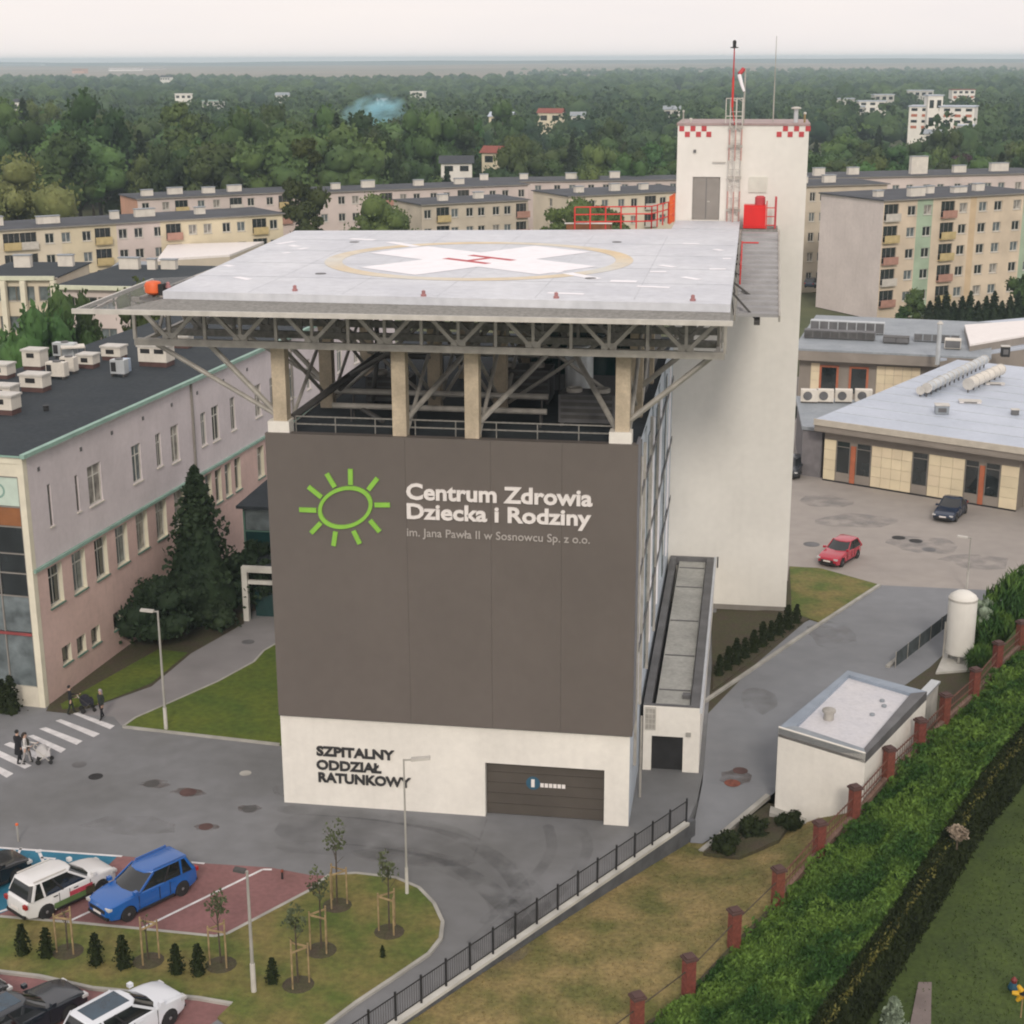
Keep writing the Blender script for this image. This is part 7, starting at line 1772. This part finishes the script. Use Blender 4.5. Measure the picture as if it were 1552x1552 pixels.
            for k in range(5):
                a = k * 2 * math.pi / 5; b.bar((wr * .2 * math.cos(a + .3), wr * .2 * math.sin(a + .3), .112), (wr * .62 * math.cos(a + .3), wr * .62 * math.sin(a + .3), .112), .05, .01)
            q(b, 'spoke_gap', M['dark'], wh)
        # lights
        q(MB().box(hL - .28, hL - .045, s * W * .36 - .17, s * W * .36 + .10, zh - .30, zh - .19), 'headlight', M['light'])
        q(MB().box(-hL - .015, -hL + .10, s * W * .38 - .16, s * W * .38 + .07, zbelt * .74, zbelt * .90), 'tail_light', M['tail'])
        # door shut lines
        b = MB()
        for fxx in (cow * .86, -hL * .08, rx + wr + .28): b.box(fxx - .009, fxx + .009, s * (W / 2 * .972) - .012, s * (W / 2 * .972) + .012, zb + .15, zbelt - .12)
        q(b, 'door_seam', M['dark'])
        for fxx in (.12, -hL * .38): q(MB().box(fxx - .10, fxx + .10, s * W / 2 * .985 - .015, s * W / 2 * .985 + .015, zbelt - .20, zbelt - .165), 'door_handle', M['dark'] if stripes else bm)
        q(MB().box(rx + wr + .1, fx - wr - .1, s * W / 2 * .95 - .03, s * W / 2 * .95 + .02, zb - .015, zb + .09), 'sill_trim', M['dark'])
        if stripes:
            for (x0, x1, z0, z1, mm) in stripes: q(MB().prism([(x0, s * (W / 2 * .98)), (x1, s * (W / 2 * .98)), (x1, s * (W / 2 * .995)), (x0, s * (W / 2 * .995))], z0, z1), 'livery_stripe', mm)
    q(MB().box(hL - .10, hL + .012, -W * .27, W * .27, zh - .46, zh - .31), 'grille', M['dark'])
    q(MB().box(hL - .09, hL + .005, -W * .36, W * .36, zb + .06, zb + .20), 'bumper_intake', M['dark'])
    q(MB().box(-hL - .005, -hL + .09, -W * .36, W * .36, zb + .05, zb + .19), 'rear_bumper', M['dark'])
    if plate:
        q(MB().box(hL + .013, hL + .02, -.26, .26, zb + .24, zb + .35), 'number_plate', M['signwhite']); q(MB().box(-hL - .02, -hL - .006, -.26, .26, zbelt * .56, zbelt * .56 + .11), 'number_plate', M['signwhite'])
    if roofglass: q(MB().prism([(T[0] + .22, -wt * .68), (T[1] - .25, -wt * .68), (T[1] - .25, wt * .68), (T[0] + .22, wt * .68)], zg1 + .06, zg1 + .078), 'roof_glass', mat('roof_glass_blue', (0.015, 0.045, 0.075), .08, .2, spec=.7))
    return t
def head(p, q): # heading from rear point p to front point q
    return math.atan2(q[1] - p[1], q[0] - p[0])
gA, gR, gD = mat('livery_green', (0.10, 0.17, 0.06), .4, .1), mat('livery_red', (0.45, 0.06, 0.09), .4, .1), mat('livery_dark', (0.06, 0.055, 0.03), .4, .1)
# the direction of the parking bays
bd = Vector(g2(398, 318 + 1000)) - Vector(g2(205, 1412)); hb_ = math.atan2(bd.y, bd.x)
car('bright blue estate car parked nose down on the red paving', G(219, 1366)[:2], hb_ + math.pi, 4.55, 1.86, 1.66, ('car_blue', (0.006, 0.10, 0.38)), 'suv', rails=2)
car('white car with green and red livery stripes parked on the blue bay', G(96, 1364)[:2], hb_, 4.45, 1.82, 1.70, ('car_white', (0.72, 0.72, 0.72)), 'suv', rails=1,
    stripes=((-.95, .55, .34, .58, gA), (.56, 1.0, .34, .70, gD), (-.2, .9, .60, .80, gR), (.3, .62, .585, .60, gD)))
car('black car cut by the left picture edge beside the blue bay', G(-32, 1345)[:2], hb_, 4.4, 1.8, 1.5, ('car_black', (0.012, 0.014, 0.017)), 'hatch')
car('white car with a blue glass roof at the bottom edge', (G(190, 1568)[0], G(190, 1568)[1]), hb_ + .03, 4.5, 1.85, 1.62, ('car_pearl', (0.68, 0.71, 0.76)), 'suv', roofglass=True)
car('black car parked left of the glass roofed white car', (G(36, 1560)[0], G(36, 1560)[1]), hb_ + .03, 4.65, 1.84, 1.5, ('car_ink', (0.012, 0.017, 0.025)), 'hatch', roofglass=True)
car('dark car whose nose shows at the bottom left corner', (G(-75, 1545)[0], G(-75, 1545)[1]), hb_ + .03, 4.4, 1.8, 1.5, ('car_black', (0.012, 0.014, 0.017)), 'sedan')
car('red car standing in the yard behind the tower', (6.75, 106.0), math.radians(-118), 4.1, 1.75, 1.5, ('car_red', (0.42, 0.02, 0.045)), 'hatch')
car('dark blue car parked before the cream pavilion', (15.7, 118.4), math.radians(-112), 4.4, 1.8, 1.48, ('car_navy', (0.008, 0.022, 0.055)), 'sedan')
car('dark car half hidden behind the tower edge in the yard', (3.9, 129.5), math.radians(-100), 4.2, 1.75, 1.45, ('car_ink', (0.012, 0.017, 0.025)), 'hatch')
for k, (px, py, cN, lab) in enumerate(((1240, 428, ('car_pearl', (0.68, 0.71, 0.76)), 'white car on the street between the flats right of the tower'), (1232, 440, ('car_navy', (0.012, 0.02, 0.035)), 'dark blue car on the street between the flats right of the tower'))):
    p = G(px, py, -.5); car(lab, (p.x, p.y), 1.2, 4.2, 1.75, 1.5, cN, 'hatch', plate=False); bpy.data.objects[-1] if False else None
# bollards by the parking
for k, (px, py, lab) in enumerate(((28, 1275, 'thin post at the corner of the blue bay'), (428, 1332, 'tiny dark post at the right end of the red paving'))):
    p = G(px, py); t = thing('bollard', lab, 'bollard', (p.x, p.y, 0)); MB().tube((p.x, p.y, 0), (p.x, p.y, .8 if k == 0 else .35), .05, .05, 8).build('shaft', M['lamp'] if k == 0 else M['dark'], t); MB().lathe((p.x, p.y, .8 if k == 0 else .35), [(.07, 0), (.07, .08), (.03, .1)], 8).build('cap', M['orange'] if k == 0 else M['brick'], t)

# ================================================================== PEOPLE
def person(label, loc, heading, h, top, trou, hair, coat=False, stride=.18, arms=((.12, .0), (-.12, .0)), hair_long=False, group='people on and near the zebra crossing', reach=0):
    """one continuous skinned body; clothes and hair are children. local +y is forward"""
    t = thing('person', label, 'person', (loc[0], loc[1], .012), heading, group); k = h / 1.75
    V_, E_, R_ = [], [], []
    def add(p, r, par=None):
        V_.append(tuple(c * k for c in p)); R_.append(r * k)
        if par is not None: E_.append((par, len(V_) - 1))
        return len(V_) - 1
    pel = add((0, 0, .95), .135); ab = add((0, .01, 1.10), .125, pel); ch = add((0, 0, 1.30), .15, ab); nk = add((0, -.01, 1.46), .06, ch); hd = add((0, .02, 1.56), .075, nk); tp = add((0, .02, 1.66), .085, hd)
    for s, f in ((-1, stride), (1, -stride)):
        hp_ = add((s * .10, 0, .90), .10, pel); kn = add((s * .10, f * .55 + .03, .49), .065, hp_); an_ = add((s * .10, f - (.05 if f < 0 else 0), .09), .045, kn); toe = add((s * .11, f + .14, .04), .035, an_)
    hands = []
    for s, (sw, _) in zip((-1, 1), arms):
        sh = add((s * .20, 0, 1.38), .06, ch); el = add((s * .25, sw * .4 - .02 + reach * .08, 1.12), .045, sh); wr_ = add((s * (.23 - reach * .04), sw + .06 + reach * .34, .90 + reach * .14), .032, el); hands.append((s, V_[wr_], reach))
        pm = add((s * (.225 - reach * .04), sw + .08 + reach * .40, .83 + reach * .20), .035, wr_)
    me = bpy.data.meshes.new('body'); me.from_pydata(V_, E_, []); o = bpy.data.objects.new('body', me); C.objects.link(o)
    md = o.modifiers.new('s', 'SKIN'); 
    for i, sv in enumerate(me.skin_vertices[0].data): sv.radius = (R_[i], R_[i] * (.78 if i in (0, 1, 2) else 1)); sv.use_root = i == 0
    sb = o.modifiers.new('d', 'SUBSURF'); sb.levels = 2; sb.render_levels = 2
    dg = bpy.context.evaluated_depsgraph_get(); bmesh_ = bpy.data.meshes.new_from_object(o.evaluated_get(dg)); bpy.data.objects.remove(o)
    bmesh_.materials.clear()
    for m_ in (M['skin'], mat('cloth_' + top[0], top[1], .9, .12, 3), mat('cloth_' + trou[0], trou[1], .9, .12, 3), mat('shoe_dark', (0.02, 0.02, 0.02), .6, .1)): bmesh_.materials.append(m_)
    for pg in bmesh_.polygons:
        z = pg.center.z / k; x = abs(pg.center.x) / k
        armz = x > .185 and z < .93 + reach * .12
        pg.material_index = 0 if (z > 1.47 or (x > .165 and z < .90 + reach * .16 and z > .7)) else 3 if z < .10 else 2 if z < .93 and x < .19 else 1
    bmesh_.polygons.foreach_set('use_smooth', [True] * len(bmesh_.polygons))
    bo = put('body', bmesh_, t, Matrix.Identity(4))
    # fingers joined to each palm: five of unequal length
    fb = MB()
    for (s, w, rc) in hands:
        w = Vector(w); dirn = Vector((0, .25 + rc * .6, -1 + rc * 1.3)).normalized(); side = Vector((0, 1, 0)) if rc < .3 else Vector((1, 0, 0)); base = w + dirn * .075 * k
        for f in range(4):
            a = base + side * ((f - 1.5) * .02 * k); l = (.062, .075, .070, .052)[f] * k; c = a + dirn * l * .55 + Vector((-s * .012 * k, 0, 0)); fb.tube(a, c, .0095 * k, .009 * k, 6); fb.tube(c, c + (dirn + Vector((-s * .6, 0, 0))).normalized() * l * .5, .009 * k, .007 * k, 6)
        a = w + dirn * .03 * k + side * .03 * k; fb.tube(a, a + (dirn * .6 + side).normalized() * .055 * k, .011 * k, .009 * k, 6)
    put('fingers', fb.mesh('fingers', M['skin']), t, Matrix.Identity(4))
    # face
    fb = MB(); fb.box(-.012 * k, .012 * k, .095 * k, .128 * k, 1.585 * k, 1.625 * k); put('nose', fb.mesh('nose', M['skin']), bo, Matrix.Identity(4))
    fb = MB(); fb.box(-.045 * k, -.02 * k, .094 * k, .106 * k, 1.63 * k, 1.642 * k); fb.box(.02 * k, .045 * k, .094 * k, .106 * k, 1.63 * k, 1.642 * k); fb.box(-.025 * k, .025 * k, .085 * k, .104 * k, 1.55 * k, 1.558 * k); put('eyes_and_mouth', fb.mesh('eyes_and_mouth', M['dark']), bo, Matrix.Identity(4))
    hm = mat('hair_' + hair[0], hair[1], .7, .2, 6)
    hv = IV * np.array([.098, .108, .105]) * k + np.array([0, -.005, 1.67]) * k
    hv[:, 1] = np.where((hv[:, 2] < 1.68 * k) & (hv[:, 1] > .03 * k), .03 * k, hv[:, 1])
    put('hair', tri_mesh('hair', hv, IFc, hm, None, True), t, Matrix.Identity(4))
    if hair_long: b = MB(); b.tube((0, -.06 * k, 1.66 * k), (0, -.10 * k, 1.34 * k), .085 * k, .06 * k, 10); put('long_hair', b.mesh('long_hair', hm, 40), t, Matrix.Identity(4))
    if coat:
        b = MB(); b.lathe((0, 0, 0), [(.235 * k, .50 * k), (.20 * k, .80 * k), (.165 * k, 1.02 * k), (.185 * k, 1.28 * k), (.15 * k, 1.41 * k), (.07 * k, 1.47 * k)], 16)
        for v_i, v in enumerate(b.v): b.v[v_i] = (v[0], v[1] * .78, v[2])
        put('coat', b.mesh('coat', MATS['cloth_' + top[0]], 50), t, Matrix.Identity(4))
    return t
def stroller(label, loc, heading, hood, frame_m='darksteel'):
    t = thing('stroller', label, 'stroller', (loc[0], loc[1], .012), heading); q = lambda mb, n, m, s=False: put(n, mb.mesh(n, m, s), t, Matrix.Identity(4))
    for x in (-.25, .25):
        for y, r in ((-.28, .14), (.32, .11)):
            b = MB(); b.xf = Matrix.Translation((x, y, r)) @ Matrix.Rotation(math.pi / 2, 4, 'Y'); b.lathe((0, 0, -.03), [(r * .6, 0), (r, .01), (r, .05), (r * .6, .06)], 14); q(b, 'wheel', M['tyre'])
        q(MB().bar((x, .32, .12), (x, -.45, .95), .03), 'frame_tube', M[frame_m]); q(MB().bar((x, -.28, .14), (x, .10, .55), .03), 'frame_tube', M[frame_m])
    q(MB().bar((-.25, -.45, .95), (.25, -.45, .95), .04), 'handle_bar', M['lightsteel'])
    b = MB(); b.prism([(-.22, -.25), (.22, -.25), (.22, .32), (-.22, .32)], .42, lambda x, y: .62 + (.1 if y > 0 else 0)); q(b, 'seat_tub', hood)
    b = MB(); b.xf = Matrix.Translation((0, -.08, .66)) @ Matrix.Rotation(math.pi / 2, 4, 'Y'); b.lathe((0, 0, -.23), [(.27, 0), (.29, .06), (.29, .40), (.27, .46)], 18); q(b, 'hood', hood, 40)
    return t
cross_dir = math.atan2(*(lambda v: (v.y, v.x))(Vector(g2(150, 1085)) - Vector(g2(20, 1150)))) - math.pi / 2
person('person in a long black coat walking on the zebra crossing', G(30, 1157)[:2], cross_dir, 1.82, ('black', (.012, .012, .016)), ('black', (.012, .012, .016)), ('black', (.012, .010, .009)), coat=True)
person('person in a dark olive jacket close beside the black coated person', G(42, 1156)[:2], cross_dir, 1.64, ('olive', (.035, .034, .026)), ('charcoal', (.02, .02, .024)), ('brown', (.03, .02, .014)), stride=-.16)
def behind(px, py, h):
    p = G(px, py); return (p.x, p.y), (p.x + math.sin(h) * .88, p.y - math.cos(h) * .88)
sp, pp = behind(68, 1156, cross_dir - .9)
person('person in a white top pushing the pale stroller on the crossing', pp, cross_dir - .9, 1.70, ('white', (.62, .60, .58)), ('grey', (.35, .34, .34)), ('brown', (.03, .02, .014)), reach=1, hair_long=True)
stroller('pale stroller with small black wheels on the zebra crossing', sp, cross_dir - .9, mat('stroller_pale', (.55, .54, .54), .8, .1), 'lightsteel')
person('person with a pale lilac scarf and dark clothes at the far end of the crossing', G(155, 1090)[:2], cross_dir + math.pi, 1.72, ('darkgreen', (.022, .028, .024)), ('black', (.012, .012, .016)), ('lilac_scarf', (.42, .36, .42)), hair_long=True)
sp, pp = behind(133, 1078, cross_dir - .6)
person('person in black pushing the dark stroller by the pink wing corner', pp, cross_dir - .6, 1.66, ('black', (.012, .012, .016)), ('darkgreen', (.022, .028, .024)), ('black', (.012, .010, .009)), reach=1)
stroller('dark stroller with pale handle beside the pink wing corner', sp, cross_dir - .6, mat('stroller_dark', (.018, .018, .03), .8, .1))

# ================================================================== HAZE
def haze():
    b = MB().box(-8800, 8800, -300, 8300, -2.6, 40.5)
    m = bpy.data.materials.new('haze_air'); m.use_nodes = True
    n, l = m.node_tree.nodes, m.node_tree.links; n.clear()
    out = n.new('ShaderNodeOutputMaterial'); v = n.new('ShaderNodeVolumePrincipled')
    v.inputs['Density'].default_value = 0.00021; v.inputs['Color'].default_value = (0.72, 0.885, 1.0, 1); v.inputs['Anisotropy'].default_value = 0.2
    l.new(v.outputs[0], out.inputs['Volume'])
    o = b.build('haze', m); o['kind'] = 'stuff'
haze()
